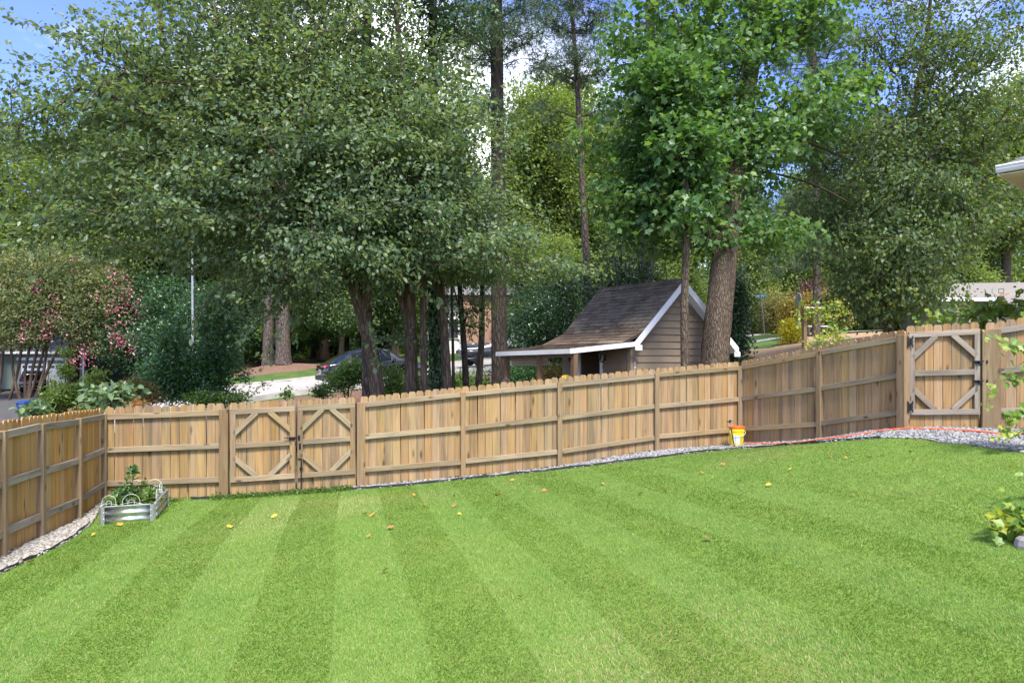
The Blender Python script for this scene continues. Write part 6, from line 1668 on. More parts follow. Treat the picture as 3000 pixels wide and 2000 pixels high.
for sg in (-1, 1): rearpatch(suv, q2, 'tail_light', M['tail_red'], [(.0, sg * .60, .98), (.0, sg * .88, .98), (.0, sg * .90, 1.18), (.0, sg * .64, 1.18)], .03)
rearpatch(suv, q2, 'licence_plate', M['plate'], [(-.005, -.16, .80), (-.005, .16, .80), (-.005, .16, .96), (-.005, -.16, .96)], .015)
rearpatch(suv, q2, 'bumper', M['chrome'], [(.0, -.84, .52), (.0, .84, .52), (.0, .84, .62), (.0, -.84, .62)], .05)
# jet ski on a trailer by the kerb
jb = roadpt(9.8, 2.2); jh = Vector((.93, .36, 0)).normalized(); jO = G(jb.x, jb.y, .04)
M['gel_white'] = simple('white_gelcoat', (0.70, 0.71, 0.72), 0.2, 0, 0.6, 0.05, 3)
M['gel_grey'] = simple('grey_gelcoat', (0.07, 0.075, 0.08), 0.25, 0, 0.6, 0.1, 3)
jt = thing('jet_ski', jO + Z * .55, 'white and grey jet ski with a pointed bow on its trailer', 'jet ski'); jsd = Vector((-jh.y, jh.x, 0))
jq = lambda x, y, z: jO + jh * x + jsd * y + Z * z
def jloft(st, nm, mat, smooth=True):
    m = MB(); secs = [[jq(x, y, z) for y, z in ((0, zk), (w, zc), (w * 1.03, zt), (w * .55, zt + .02), (-w * .55, zt + .02), (-w * 1.03, zt), (-w, zc))] for x, zk, zc, zt, w in st]
    m.loft(secs); return m.build(nm, mat, jt, smooth)
jloft([(-1.5, .55, .72, .86, .52), (-.8, .50, .70, .88, .58), (.2, .50, .74, .95, .60), (.9, .60, .85, 1.03, .48), (1.35, .78, .98, 1.10, .27), (1.62, 1.02, 1.10, 1.14, .05)], 'hull', M['gel_grey'])
jloft([(-1.45, .87, .9, .95, .44), (-.6, .89, .93, 1.0, .48), (.2, .96, 1.02, 1.18, .44), (.75, 1.04, 1.10, 1.34, .34), (1.1, 1.06, 1.12, 1.26, .26), (1.5, 1.12, 1.14, 1.17, .08)], 'deck', M['gel_white'])
jloft([(-1.2, .96, 1.1, 1.22, .20), (-.5, 1.0, 1.12, 1.27, .22), (.1, 1.12, 1.2, 1.3, .2), (.3, 1.16, 1.2, 1.24, .15)], 'seat', M['gel_grey'])
m = MB(); m.tube([jq(.55, -.35, 1.46), jq(.6, 0, 1.42), jq(.55, .35, 1.46)], .02, 6); m.tube([jq(.65, 0, 1.3), jq(.6, 0, 1.42)], .04, 6); m.build('handlebar', M['trim'], jt)
for k in range(7): m = MB(); m.box(jq(.72 + k * .06, -.49 + k * .028, .93 + k * .012), (.035, .004, .06), rotz(math.atan2(jh.y, jh.x) + .42)); m.build('hull_number', M['trim'], jt)
tl_ = thing('boat_trailer', jO, 'low trailer carrying the jet ski by the kerb', 'trailer')
m = MB()
for sg in (-1, 1): m.tube([jq(-1.4, sg * .45, .42), jq(.8, sg * .4, .45), jq(1.9, 0, .5), jq(2.5, 0, .5)], .035, 6)
m.tube([jq(-.6, -.75, .32), jq(-.6, .75, .32)], .03, 6); m.build('frame', M['tin'], tl_)
m = MB(); m.tube([jq(1.75, 0, .5), jq(1.72, 0, .95)], .03, 6); m.build('winch_post', M['trim'], tl_)
for sg in (-1, 1):
    m = MB(); m.lathe(jq(-.6, sg * .78, .28), [(.1, -.08), (.27, -.08), (.28, 0), (.27, .08), (.1, .08)], 18, frame(jh, Z, jsd)); m.build('wheel', M['tyre'], tl_, True)

# ------------------------------------------------------------------ wheelie bins
def bin_(label, px, py, Yd, mat, mat2, hd, decal):
    b = G((px - 1500) / F * Yd, Yd); x_ = Vector(hd).normalized(); y_ = Vector((-x_.y, x_.x, 0)); O = b
    root = thing('wheelie_bin', b, label, 'bin'); q = lambda x, y, z: O + x_ * x + y_ * y + Z * z
    m = MB(); m.hexa([q(-.22, -.26, .06), q(.22, -.26, .06), q(.22, .24, .06), q(-.22, .24, .06), q(-.29, -.36, 1.0), q(.29, -.36, 1.0), q(.29, .36, 1.0), q(-.29, .36, 1.0)]); m.build('body', mat, root)
    m = MB(); m.loft([[q(-.31, y, z0), q(.31, y, z0), q(.30, y, z0 + h), q(-.30, y, z0 + h)] for y, z0, h in ((-.42, .98, .05), (-.2, 1.0, .10), (.2, 1.0, .12), (.40, 1.0, .07))]); m.build('lid', mat2, root)
    m = MB(); m.tube([q(-.26, .42, .96), q(.26, .42, .96)], .02, 6); m.build('handle', mat2, root)
    for sg in (-1, 1):
        m = MB(); m.lathe(q(sg * .26, .24, .12), [(.03, -.03), (.12, -.03), (.12, .03), (.03, .03)], 14, frame(y_, Z, x_)); m.build('wheel', M['tyre'], root)
    m = MB(); m.prism([q(-.31, -.37, .80), q(.31, -.37, .80), q(.30, -.375, .99), q(-.30, -.375, .99)], y_ * .03); m.build('collar', mat, root)
    if decal:
        for k, (x, z, w, h) in enumerate(((-.10, .80, .05, .05), (-.03, .80, .05, .05), (.04, .80, .05, .05), (-.06, .865, .13, .05), (-.02, .925, .05, .03))):
            m = MB(); m.prism([q(x, -.376, z), q(x + w, -.376, z), q(x + w * .8, -.376, z + h), q(x + w * .2, -.376, z + h)], -y_ * .004); m.build('emblem', M['white_paint'], root)
M['bin_blue'] = simple('blue_bin_plastic', (0.006, 0.055, 0.24), 0.42, 0, 0.5, 0.12, 4)
M['bin_green'] = simple('dark_green_bin_plastic', (0.018, 0.032, 0.028), 0.45, 0, 0.5, 0.15, 4)
bin_('blue recycling bin with a white emblem standing by the drive', 78, 1226, 38, M['bin_blue'], M['bin_blue'], (.96, -.28, 0), True)
bin_('dark green bin standing right behind the blue recycling bin', 118, 1220, 39, M['bin_green'], M['bin_green'], (.96, -.28, 0), False)

# ------------------------------------------------------------------ houses
M['sage'] = simple('sage_siding', (0.115, 0.15, 0.13), 0.6, 0, 0.35, 0.08, 2, .05, .05)
M['garage_white'] = simple('garage_door_paint', (0.52, 0.55, 0.60), 0.5, 0, 0.4, 0.05, 2)
M['pane'] = simple('dark_window_pane', (0.02, 0.025, 0.03), 0.08, 0, 0.7, 0.2, 3)
gb = hit(210, 1136, 45, 75); gY = gb.y
gx_ = Vector((.985, -.17, 0)).normalized(); gy_ = Vector((.17, .985, 0)).normalized(); gO = Vector((gb.x, gb.y, gb.z - .15))
gq = lambda x, y, z: gO + gx_ * x + gy_ * y + Z * z
gh = thing('garage_house', gO, 'sage green house with white carriage garage doors behind the crepe myrtle', 'house')
k_ = gY / 62.0
def gbox(nm, mat, x0, x1, y0, y1, z0, z1, par=None):
    m = MB(); m.hexa([gq(x0, y0, z0), gq(x1, y0, z0), gq(x1, y1, z0), gq(x0, y1, z0), gq(x0, y0, z1), gq(x1, y0, z1), gq(x1, y1, z1), gq(x0, y1, z1)]); return m.build(nm, mat, par or gh)
gbox('wall', M['sage'], -9, 1.0, .25, 7, 0, 3.2)
for i in range(15):     # lap boards on the strip right of the door
    gbox('siding_board', M['sage'], .22, .86, .225 - .02, .249, .12 + i * .2, .12 + i * .2 + .19)
gbox('corner_board', M['white_paint'], .87, 1.03, .19, .36, 0, 3.15)
for dx in (0, -2.75):
    gbox('door_frame', M['white_paint'], dx + .05, dx + .2, .17, .249, 0, 2.5); 
    gd_ = gbox('garage_door', M['garage_white'], dx - 2.42, dx + .04, .2, .248, 0, 2.2)
    for r_ in range(4):
        for c_ in range(2): gbox('panel', M['garage_white'], dx - 2.38 + c_ * 1.22, dx - 2.38 + c_ * 1.22 + 1.16, .185, .199, .05 + r_ * .54, .05 + r_ * .54 + .48, gd_)
    for w_ in range(4): gbox('window', M['pane'], dx - 2.28 + w_ * .58, dx - 2.28 + w_ * .58 + .42, .175, .184, 1.82, 2.05, gd_)
    for w_ in (-1.3, -1.06): gbox('handle', M['black_iron'], dx + w_ - .02, dx + w_ + .02, .14, .184, .9, 1.15, gd_)
gbox('door_header', M['white_paint'], -5.6, .2, .15, .249, 2.51, 2.72); gbox('fascia', M['white_paint'], -9.5, 1.5, -.35, -.3, 3.05, 3.25)
m = MB(); m.hexa([gq(-9.5, -.3, 3.1), gq(1.5, -.3, 3.1), gq(1.5, 7.4, 3.1), gq(-9.5, 7.4, 3.1), gq(-9.5, -.3, 3.25), gq(1.5, -.3, 3.25), gq(1.2, 3.5, 5.4), gq(-9.3, 3.5, 5.4)]); m.build('roof', M['grey_shingle'], gh)
gbox('lamp', M['black_iron'], .45, .58, .1, .2, 2.0, 2.3)

# far brick house glimpsed between trunks
M['brick'] = None
t = NT('red_brick'); v = t.coords((1, 1, 1)); br = t.node('TexBrick'); br.inputs['Scale'].default_value = 4.2; t.link(v, br.inputs['Vector'])
mp = br; br.inputs['Color1'].default_value = (.30, .12, .07, 1); br.inputs['Color2'].default_value = (.40, .20, .12, 1); br.inputs['Mortar'].default_value = (.45, .40, .35, 1)
tc = t.node('TexCoord'); mpn = t.node('Mapping'); mpn.inputs['Rotation'].default_value = (R(90), 0, 0); t.link(tc.outputs['Object'], mpn.inputs[0]); t.link(mpn.outputs[0], br.inputs['Vector'])
t.bsdf(br.outputs['Color'], .9); M['brick'] = t.m
bO = G(-4.2, 60); bh2 = thing('brick_house', bO, 'far red brick house with pale siding glimpsed between the slim trunks', 'house')
def bbox_(nm, mat, x0, x1, y0, y1, z0, z1, par=None):
    m = MB(); m.box(bO + Vector(((x0 + x1) / 2, (y0 + y1) / 2, (z0 + z1) / 2)), (x1 - x0, y1 - y0, z1 - z0)); return m.build(nm, mat, par or bh2, origin=bO + Vector((x0, y0, z0)))
bbox_('wall', M['brick'], -.2, 2.4, 0, 6, -.5, 5.2); bbox_('wall', M['house_white'], -4, -.21, .6, 6, -.5, 5); bbox_('wall', M['house_white'], 2.41, 7, .8, 6, -.5, 5)
for x0 in (-3, -1.5, 3.2, 5):
    wdw = bbox_('window', M['white_paint'], x0, x0 + 1, .5 if x0 < 0 else .7, .599 if x0 < 0 else .799, 1.2, 2.9); bbox_('pane', M['pane'], x0 + .08, x0 + .92, .47 if x0 < 0 else .67, .499 if x0 < 0 else .699, 1.3, 2.8, wdw)
m = MB(); m.hexa([bO + Vector(p) for p in ((-4.5, -.4, 5.02), (7.5, -.4, 5.02), (7.5, 6.5, 5.02), (-4.5, 6.5, 5.02), (-4.4, 3, 7.4), (7.4, 3, 7.4), (7.4, 3.2, 7.4), (-4.4, 3.2, 7.4))]); m.build('roof', M['grey_shingle'], bh2)
m = MB(); 

# house with pale roof and a basketball hoop, far right
M['pale_roof'] = simple('sun_bleached_roof', (0.22, 0.20, 0.18), 0.9, 0, 0.2, 0.12, 12, .3)
M['tan_siding'] = simple('tan_board_siding', (0.33, 0.31, 0.26), 0.7, 0, 0.3, 0.1, 3)
rO = P(2870, 1000, 50); rO.z = ground(rO.x, rO.y)
rh = thing('ranch_house', rO, 'long low house with a pale sunlit roof behind the basketball hoop', 'house')
rq = lambda px, py, Y: P(px, py, Y)
m = MB(); A_, B_, C_, D_ = rq(2735, 872, 49), rq(3200, 872, 49), rq(3200, 826, 54), rq(2800, 829, 54)
m.hexa([A_ - Z * .2, B_ - Z * .2, C_ - Z * .2, D_ - Z * .2, A_, B_, C_, D_]); m.build('roof', M['pale_roof'], rh)
m = MB(); A_, B_ = rq(2735, 872, 48.98), rq(3200, 872, 48.98); m.hexa([A_ - Z * .25, B_ - Z * .25, B_ - Z * .25 + Vector((0, -.05, 0)), A_ - Z * .25 + Vector((0, -.05, 0)), A_, B_, B_ + Vector((0, -.05, 0)), A_ + Vector((0, -.05, 0))]); m.build('fascia', M['white_paint'], rh)
m = MB(); A_, B_ = rq(2790, 876, 49.6), rq(3180, 876, 49.6); zb_ = ground(A_.x, A_.y) - .5
m.hexa([Vector((A_.x, 49.6, zb_)), Vector((B_.x, 49.6, zb_)), Vector((B_.x, 56, zb_)), Vector((A_.x, 56, zb_)), Vector((A_.x, 49.6, A_.z - .15)), Vector((B_.x, 49.6, A_.z - .15)), Vector((B_.x, 56, A_.z - .15)), Vector((A_.x, 56, A_.z - .15))]); m.build('wall', M['tan_siding'], rh)
for k in range(24):
    x_ = A_.x + .1 + k * .22; m = MB(); m.box((x_, 49.585, (zb_ + A_.z) / 2 - .1), (.03, .02, A_.z - zb_ - .3)); m.build('batten', M['tan_siding'], rh)
m = MB(); a_, b_, c_, d_ = rq(2885, 893, 45), rq(3150, 905, 45), rq(3150, 852, 49), rq(2960, 866, 48.5)
m.hexa([a_ - Z * .12, b_ - Z * .12, c_ - Z * .12, d_ - Z * .12, a_, b_, c_, d_]); m.build('wing_roof', M['pale_roof'], rh)
m = MB(); c = rq(2973, 851, 52.2); m.tube([c - Z * .2, c + Z * .35], .09, 8); m.build('vent_pipe', M['black_iron'], rh)
# basketball hoop
hO = P(2929, 1000, 42.5); hO.z = ground(hO.x, hO.y)
hp_ = thing('basketball_hoop', hO, 'basketball hoop with a fan-shaped tan backboard in front of the pale roof', 'hoop')
bc_ = P(2933, 851, 42.5); w_, h_ = .55, .36
m = MB(); m.prism([bc_ + Vector((x * w_, 0, z * h_)) for x, z in ((-1, -.35), (-.45, -1), (.45, -1), (1, -.35), (1, .25), (.72, .75), (.3, .98), (-.3, .98), (-.72, .75), (-1, .25))], (0, .05, 0)); m.build('backboard', M['tan_siding'], hp_)
m = MB(); 
for x0, x1, z0, z1 in ((-.3, .3, .28, .33), (-.3, .3, -.45, -.4), (-.3, -.26, -.395, .275), (.26, .3, -.395, .275)): m.box(bc_ + Vector(((x0 + x1) / 2 * w_, -.006, (z0 + z1) / 2 * h_)), ((x1 - x0) * w_, .01, (z1 - z0) * h_))
m.build('target_square', M['trim'], hp_)
m = MB(); rc = bc_ + Vector((0, -.28, -.25)); m.tube([rc + Vector((math.cos(a_) * .225, math.sin(a_) * .225, 0)) for a_ in [k * math.pi / 12 for k in range(25)]], .012, 6); m.build('rim', M['orange'], hp_)
m = MB(); m.tube([Vector((hO.x, hO.y + .5, hO.z)), Vector((hO.x, hO.y + .5, bc_.z - .9)), bc_ + Vector((0, .1, -.2))], .06, 8); m.build('pole', M['trim'], hp_)

# ------------------------------------------------------------------ signs and posts on the right
M['sign_green'] = simple('street_sign_green', (0.0, 0.16, 0.11), 0.4, 0, 0.5, 0.06, 6)
M['steel'] = simple('galvanised_steel', (0.36, 0.38, 0.40), 0.45, 0.7, 0.5, 0.12, 6)
sb = hit(2241, 982, 25, 60); Ys = sb.y
stp = P(2228, 850, Ys)
sg_ = thing('street_sign', sb, 'green street name sign on a leaning steel post reading Loblolly Ct', 'street sign')
m = MB(); m.tube([sb - Z * .1, stp], .028, 8); m.build('post', M['steel'], sg_)
c = P(2229, 866.5, Ys - .06); wS, hS = 37 / F * Ys, 11.5 / F * Ys; sx = Vector((math.cos(.10), 0, math.sin(.10))); sz = Vector((-math.sin(.10), 0, math.cos(.10)))
m = MB(); m.cbox(c, (wS, .012, hS), frame(sx, Vector((0, 1, 0)), sz), .003); bl = m.build('sign_blade', M['sign_green'], sg_)
def text(par, s, c, size, sx, sz, mat, name='lettering'):
    cu = bpy.data.curves.new(name, 'FONT'); cu.body = s; cu.size = size; cu.align_x = 'CENTER'; cu.align_y = 'CENTER'; cu.extrude = .002
    o = bpy.data.objects.new(name, cu); COL.objects.link(o); cu.materials.append(mat)
    nrm_ = sx.cross(sz)
    bpy.context.view_layer.update()
    me = bpy.data.meshes.new_from_object(o); bpy.data.objects.remove(o); me.materials.clear(); me.materials.append(mat)
    o = bpy.data.objects.new(name, me); COL.objects.link(o)
    o.matrix_world = Matrix.Translation(Vector(c) - wloc(par)) @ frame(sx, sz, nrm_).to_4x4(); o.parent = par
    return o
text(bl, 'Loblolly', c + sx * (-wS * .14) + Vector((0, -.010, 0)), hS * .82, sx, sz, M['white_paint'])
text(bl, 'CT', c + sx * (wS * .36) + sz * (hS * .18) + Vector((0, -.010, 0)), hS * .45, sx, sz, M['white_paint'])
text(bl, '1800', c + sx * (wS * .36) - sz * (hS * .24) + Vector((0, -.010, 0)), hS * .28, sx, sz, M['white_paint'])
pA = P(2346, 985, 31); pA.z = ground(pA.x, 31); pB = P(2337.5, 856, 31)
es = thing('road_sign', pA, 'blue-grey road sign on a steel post seen edge-on beside the street sign', 'road sign')
m = MB(); m.tube([pA - Z * .1, pB], .03, 6); m.build('post', M['steel'], es)
ec = P(2339, 882, 30.95); e1 = Vector((.09, .995, 0)); m = MB()
m.prism([ec + e1 * (math.cos(a_) * .40) + Z * (math.sin(a_) * .40) for a_ in [math.pi / 8 + k * math.pi / 4 for k in range(8)]], Vector((.012, -.001, 0))); m.build('sign_panel', M['steel'], es)
pm = P(2150, 975, 48); pm.z = ground(pm.x, pm.y)
ms = thing('yard_sign_post', pm, 'white yard post with a little brown roof and a hanging flag', 'post')
m = MB(); m.box(pm + Z * .75, (.12, .12, 1.5)); m.build('post', M['white_paint'], ms)
tp_ = pm + Z * 1.5; m = MB(); m.prism([tp_ + Vector((-.2, -.2, 0)), tp_ + Vector((.75, -.2, 0)), tp_ + Vector((.7, -.2, .2)), tp_ + Vector((-.1, -.2, .2))], (0, .4, 0)); m.build('roof', M['porch_post'], ms)
m = MB(); m.tube([tp_ + Vector((0, 0, -.12)), tp_ + Vector((.65, 0, -.12))], .02, 6); m.build('arm', M['white_paint'], ms)
m = MB(); m.box(tp_ + Vector((.4, 0, -.45)), (.36, .015, .5)); fl_ = m.build('flag', M['white_paint'], ms)
M['flag_col'] = simple('flag_print', (0.35, 0.16, 0.30), .7, 0, .3, .8, 18)
m = MB(); m.box(tp_ + Vector((.4, -.011, -.43)), (.26, .004, .3)); m.build('print', M['flag_col'], fl_)
bn = P(2392, 978, 34); bn.z = ground(bn.x, bn.y)
bt_ = thing('garden_bench', bn, 'dark low bench with a pale seat edge behind the trellis post', 'bench')
m = MB(); m.box(bn + Z * .45, (1.0, .4, .05)); m.build('seat', M['white_paint'], bt_)
for x in (-.45, .45): m = MB(); m.box(bn + Vector((x, 0, .21)), (.08, .38, .42)); m.build('leg', M['porch_post'], bt_)

# trellis: two posts, cables and rampant vines beyond the fence
def tpost(px, top, Y, label):
    b = base_of(px, Y); z = H - (top - 1050) / F * Y
    m = MB(); m.cbox((b.x, b.y, (b.z + z) / 2), (.092, .092, z - b.z), rotz(.3), .006)
    o = m.build('trellis_post', M['post'], None, origin=b); tag(o, label, 'post'); return b
tb1 = tpost(2356.5, 894, 16.5, 'tan wooden trellis post with a pale pipe arm on the mulch slope')
tb2 = tpost(2878, 885, 14.0, 'tan wooden trellis post rising behind the single gate')
a_ = P(2366, 901, 16.4); b_ = P(2416, 902, 16.4)
m = MB(); m.tube([P(2356, 901, 16.42), a_, b_], .012, 8); o = m.build('pipe_arm', M['white_paint'], None); tag(o, 'pale pipe arm fixed to the trellis post', 'pipe')
for k, (y0, y1) in enumerate(((897, 886), (925, 919))):
    A_, B_ = P(2786, y0, 14.6), P(3060, y1, 13.4)
    m = MB(); m.tube([A_.lerp(B_, i / 12) - Z * (.03 * math.sin(math.pi * i / 12)) for i in range(13)], .008, 6); o = m.build('trellis_cable', M['trim'], None); tag(o, ('upper' if k == 0 else 'lower') + ' dark trellis cable strung past the post behind the gate', 'cable')
def vine(name, label, segs, n, leaf, size, mat, seed, tint=.5, spread=.14, per=4, par=None):
    rg = np.random.default_rng(seed); tp, td = [], []
    base = Vector(segs[0][0]); root = thing(name, base, label, 'vine'); mm = MB()
    for A_, B_ in segs:
        L = (B_ - A_).length; k = max(3, int(L / .12)); pts = []
        for i in range(k + 1):
            f = i / k; q = A_.lerp(B_, f) + Vector((random.gauss(0, .03), random.gauss(0, .03), random.gauss(0, .03))); pts.append(q)
            for _ in range(n): tp.append(tuple(q - base)); td.append(tuple((B_ - A_).normalized()))
        mm.tube(pts, .006, 5)
    mm.build('stem', M['bark_myrtle'], root)
    V, Fa, tn = scatter_leaves(rg, np.array(tp), np.array(td), np.array([0, 3.0, 0]), per, spread, size, leaf, .5, .8, .3, tint, .22, .1)
    link_mesh('leaves', fast_mesh('leaves', V, Fa, tn), mat, root)
    return root
vine('trellis_vine', 'yellow-green vine climbing around the first trellis post', [(P(2400, 1020, 16), P(2410, 905, 16.3)), (P(2410, 905, 16.3), P(2356, 905, 16.4)), (P(2356, 905, 16.4), P(2340, 940, 16.3)), (P(2440, 1010, 16), P(2455, 900, 16.4)), (P(2410, 905, 16.3), P(2460, 890, 16.5)), (P(2380, 1010, 15.6), P(2440, 990, 15.6)), (P(2440, 995, 15.6), P(2470, 960, 15.7))], 3, 'lobed', .085, M['leaf_vine'], 301, .62, .12)
vine('trellis_vine', 'leafy grape vine trained along the cables behind the gate', [(P(2790, 935, 14.4), P(3040, 925, 13.4)), (P(2800, 905, 14.5), P(3040, 900, 13.4)), (P(2800, 950, 14.3), P(2880, 940, 14)), (P(2890, 900, 13.9), P(2880, 955, 13.9)), (P(2930, 890, 13.8), P(3040, 880, 13.4)), (P(2700, 945, 14.8), P(2800, 930, 14.6))], 3, 'lobed', .12, M['leaf_vine'], 302, .45, .13)
# utility pole and cable glimpsed at the left, overhead service wire at the right
up = P(566, 1150, 33); up.z = ground(up.x, up.y)
m = MB(); m.tube([up - Z * .1, P(564, 860, 33), P(563, 700, 33)], [.06, .055, .05], 8); o = m.build('flag_pole', M['steel'], None); tag(o, 'thin grey metal pole rising above the holly', 'pole')
A_, B_ = P(2400, 188, 22), P(2720, 188, 22); m = MB(); m.tube([P(2150, 196, 22.4), A_, P(2560, 190, 22), B_, P(3300, 170, 21)], .012, 5); o = m.build('overhead_wire', M['trim'], None); tag(o, 'dark overhead wire crossing the crown of the right tree', 'wire')
M['picket_fence'] = M['post']

# ------------------------------------------------------------------ plants in the raised bed
def herb(name, label, c, h, n, size, shape, mat, seed, spread, stemmed=True):
    rg = np.random.default_rng(seed); root = thing(name, c, label, 'plant'); m = MB()
    tp, td = [], []
    for k in range(n):
        a_ = rg.uniform(0, 6.283); f = rg.random() ** .8; r_ = spread * (1 - .3 * f) * rg.random() ** .5
        q = Vector((math.cos(a_) * r_, math.sin(a_) * r_, h * f)); tp.append(tuple(q)); td.append((math.cos(a_), math.sin(a_), .3))
        if stemmed and k % 3 == 0: m.tube([c + Z * (h * f * .6), c + q], .0025, 4)
    m.tube([c - Z * .04, c + Z * h * .5, c + Vector((.01, 0, h * .97))], [.006, .005, .003], 6); m.build('stem', M['leaf_light'] if False else M['stem_green'], root)
    V, Fa, tn = scatter_leaves(rg, np.array(tp), np.array(td), np.array([0, 0, -.1]), 3, .02, size, shape, .25, .8, .9, .5, .2, .02)
    link_mesh('leaves', fast_mesh('leaves', V, Fa, tn), mat, root)
M['stem_green'] = simple('green_stem', (0.09, 0.15, 0.03), .6)
bz = zb1 - .07
def bp(fx, fy): c_ = bc[0] + (bc[1] - bc[0]) * fx + (bc[3] - bc[0]) * fy; return Vector((c_.x, c_.y, bz))
herb('pepper_plant', 'tall dark green pepper plant standing above the raised bed', bp(.40, .58), .50, 34, .085, 'oval', M['leaf_holly'], 401, .11)
herb('pepper_plant', 'short dark bushy plant beside the tall one in the raised bed', bp(.28, .42), .24, 40, .075, 'oval', M['leaf_holly'], 402, .14)
for k, (fx, fy, lab) in enumerate(((.62, .3, 'bright low leafy herb at the front right of the raised bed'), (.8, .48, 'bright leafy herb by the right side of the raised bed'), (.58, .62, 'yellow-green leafy herb in the middle of the raised bed'), (.78, .76, 'bright leafy herb at the back right of the raised bed'), (.16, .22, 'small pale herb in the front left of the raised bed'))):
    herb('leafy_herb', lab, bp(fx, fy), .15, 44, .06, 'oval', M['leaf_light'], 410 + k, .15)
herb('leafy_herb', 'thin upright light green herb at the back of the raised bed', bp(.55, .86), .24, 14, .06, 'oval', M['leaf_light'], 420, .07)
# weeds creeping along the foot of the fence
rg = np.random.default_rng(41); n = 520
f = rg.random(n); x = -5.0 + 2.2 * f; y = 11.38 + .55 * f - np.abs(rg.normal(.12, .10, n))
pos = np.stack([x, y, ground(x, y) + rg.random(n) * .05], 1)
V, Fa, tn = scatter_leaves(rg, pos, np.tile([[0, -.5, .5]], (n, 1)), np.array([-4, 11.6, -1.0]), 6, .03, .035, 'oval', .1, .5, .9, .45, .2, .03)
o = link_mesh('weeds', fast_mesh('weeds', V, Fa, tn), M['leaf_light']); tag(o, 'low green weeds creeping along the foot of the fence by the double gate', 'weeds', None, 'stuff')
n = 260; f = rg.random(n); x = -6.35 + .9 * f; y = 10.98 + .2 * f - np.abs(rg.normal(.05, .06, n))
pos = np.stack([x, y, ground(x, y) + rg.random(n) * .04], 1)
V, Fa, tn = scatter_leaves(rg, pos, np.tile([[0, -.5, .5]], (n, 1)), np.array([-6, 11, -1.0]), 4, .03, .03, 'oval', .1, .5, .9, .35, .2, .03)
o = link_mesh('weeds', fast_mesh('weeds', V, Fa, tn), M['leaf_light']); tag(o, 'sparse low weeds behind the raised bed in the fence corner', 'weeds', None, 'stuff')

# ------------------------------------------------------------------ grape vine reaching in at the right, leaf by leaf
def grape_leaf(mat):
    pts = [(0, 0), (-.16, .20), (-.05, .42), (.18, .36), (.30, .56), (.50, .34), (.62, .36), (.72, .16), (1, 0), (.72, -.16), (.62, -.36), (.50, -.34), (.30, -.56), (.18, -.36), (-.05, -.42), (-.16, -.20)]
    vs = [(x, y, .10 * abs(y) - .12 * max(0, x - .4) ** 2) for x, y in pts] + [(.35, 0, -.02)]
    fs = [(i, (i + 1) % 16, 16) for i in range(16)]
    m = MB(); m.add(vs, fs); me = m.mesh('leaf'); me.materials.append(mat)
    a = me.attributes.new('tint', 'FLOAT', 'FACE'); return me, a
GL = []
for tv in (.25, .45, .6, .8, 1.0):
    me, a = grape_leaf(M['leaf_vine']); a.data.foreach_set('value', [tv] * 16); GL.append(me)
gv = thing('grape_vine', G(7.2, 9.0), 'foreground grape vine with pale yellow-green leaves hanging past the gate', 'vine')
gv_loc = wloc(gv); rndv = random.Random(5); nl = 0
def shoot(pts, dens, size, Y0, yellow_tip=True):
    pp = [P(x, y, Y0 + dy) for x, y, dy in pts]
    m = MB(); m.tube(pp, [.006 - .0045 * i / (len(pp) - 1) for i in range(len(pp))], 6); m.build('stem', M['stem_green'], gv)
    L = 0
    for i in range(len(pp) - 1):
        a_, b_ = pp[i], pp[i + 1]; seg = (b_ - a_).length; k = max(1, int(seg * dens))
        for j in range(k):
            f = (j + rndv.random()) / k; q = a_.lerp(b_, f); frac = (i + f) / (len(pp) - 1)
            s = size * (1.15 - .75 * frac) * rndv.uniform(.7, 1.15)
            tn = min(4, max(0, int((frac * 2.2 if yellow_tip else .8) + rndv.uniform(0, 2.2))))
            o = bpy.data.objects.new('leaf', GL[tn]); COL.objects.link(o); o.parent = gv
            off = Vector((rndv.gauss(0, .05), rndv.gauss(0, .05), rndv.gauss(-.02, .05)))
            o.location = q + off - gv_loc
            d_ = Vector((rndv.gauss(-.2, .6), rndv.gauss(-.4, .3), rndv.gauss(-.5, .4))).normalized(); nn = Vector((rndv.gauss(-.1, .3), -.75, .65 + rndv.gauss(0, .3)))
            nn = (nn - d_ * nn.dot(d_)).normalized(); o.rotation_euler = frame(d_, nn.cross(d_), nn).to_euler(); o.scale = (s, s, s)
            if rndv.random() < .4:
                mm = MB(); mm.tube([q, q + off * .6, q + off], .0018, 4); mm.build('leaf_stalk', M['stem_green'], gv)
Yv = 8.6
shoot([(3090, 1010, 0), (3000, 1015, 0), (2950, 1005, 0), (2905, 990, .05), (2870, 985, .1)], 40, .115, Yv)
shoot([(3090, 1100, 0), (3010, 1090, 0), (2960, 1105, 0), (2915, 1115, 0), (2890, 1150, 0), (2905, 1185, 0)], 36, .11, Yv)
shoot([(3090, 1180, 0), (3000, 1190, 0), (2960, 1220, 0), (2935, 1255, 0), (2915, 1275, 0)], 55, .12, Yv)
shoot([(3090, 1260, 0), (3010, 1250, 0), (2970, 1265, 0), (2930, 1270, 0)], 55, .12, Yv)
shoot([(3080, 1130, 0), (3000, 1060, 0), (2960, 1085, .05), (2920, 1120, .05)], 20, .11, Yv)
shoot([(3080, 900, -.6), (3020, 925, -.6), (2985, 925, -.6)], 18, .13, Yv)
Yw = 6.6
shoot([(3110, 1330, 0), (3020, 1365, 0), (2985, 1400, 0), (2950, 1420, 0), (2915, 1435, 0)], 18, .095, Yw)
shoot([(3110, 1390, 0), (3040, 1385, 0), (2995, 1370, 0), (2965, 1362, 0)], 14, .085, Yw)
gw = hit(3005, 1590)
gw_r = thing('ground_vine', gw, 'bushy low grape vine clump spilling over the flat stone at the lawn edge', 'vine')
rg = np.random.default_rng(61); n = 90
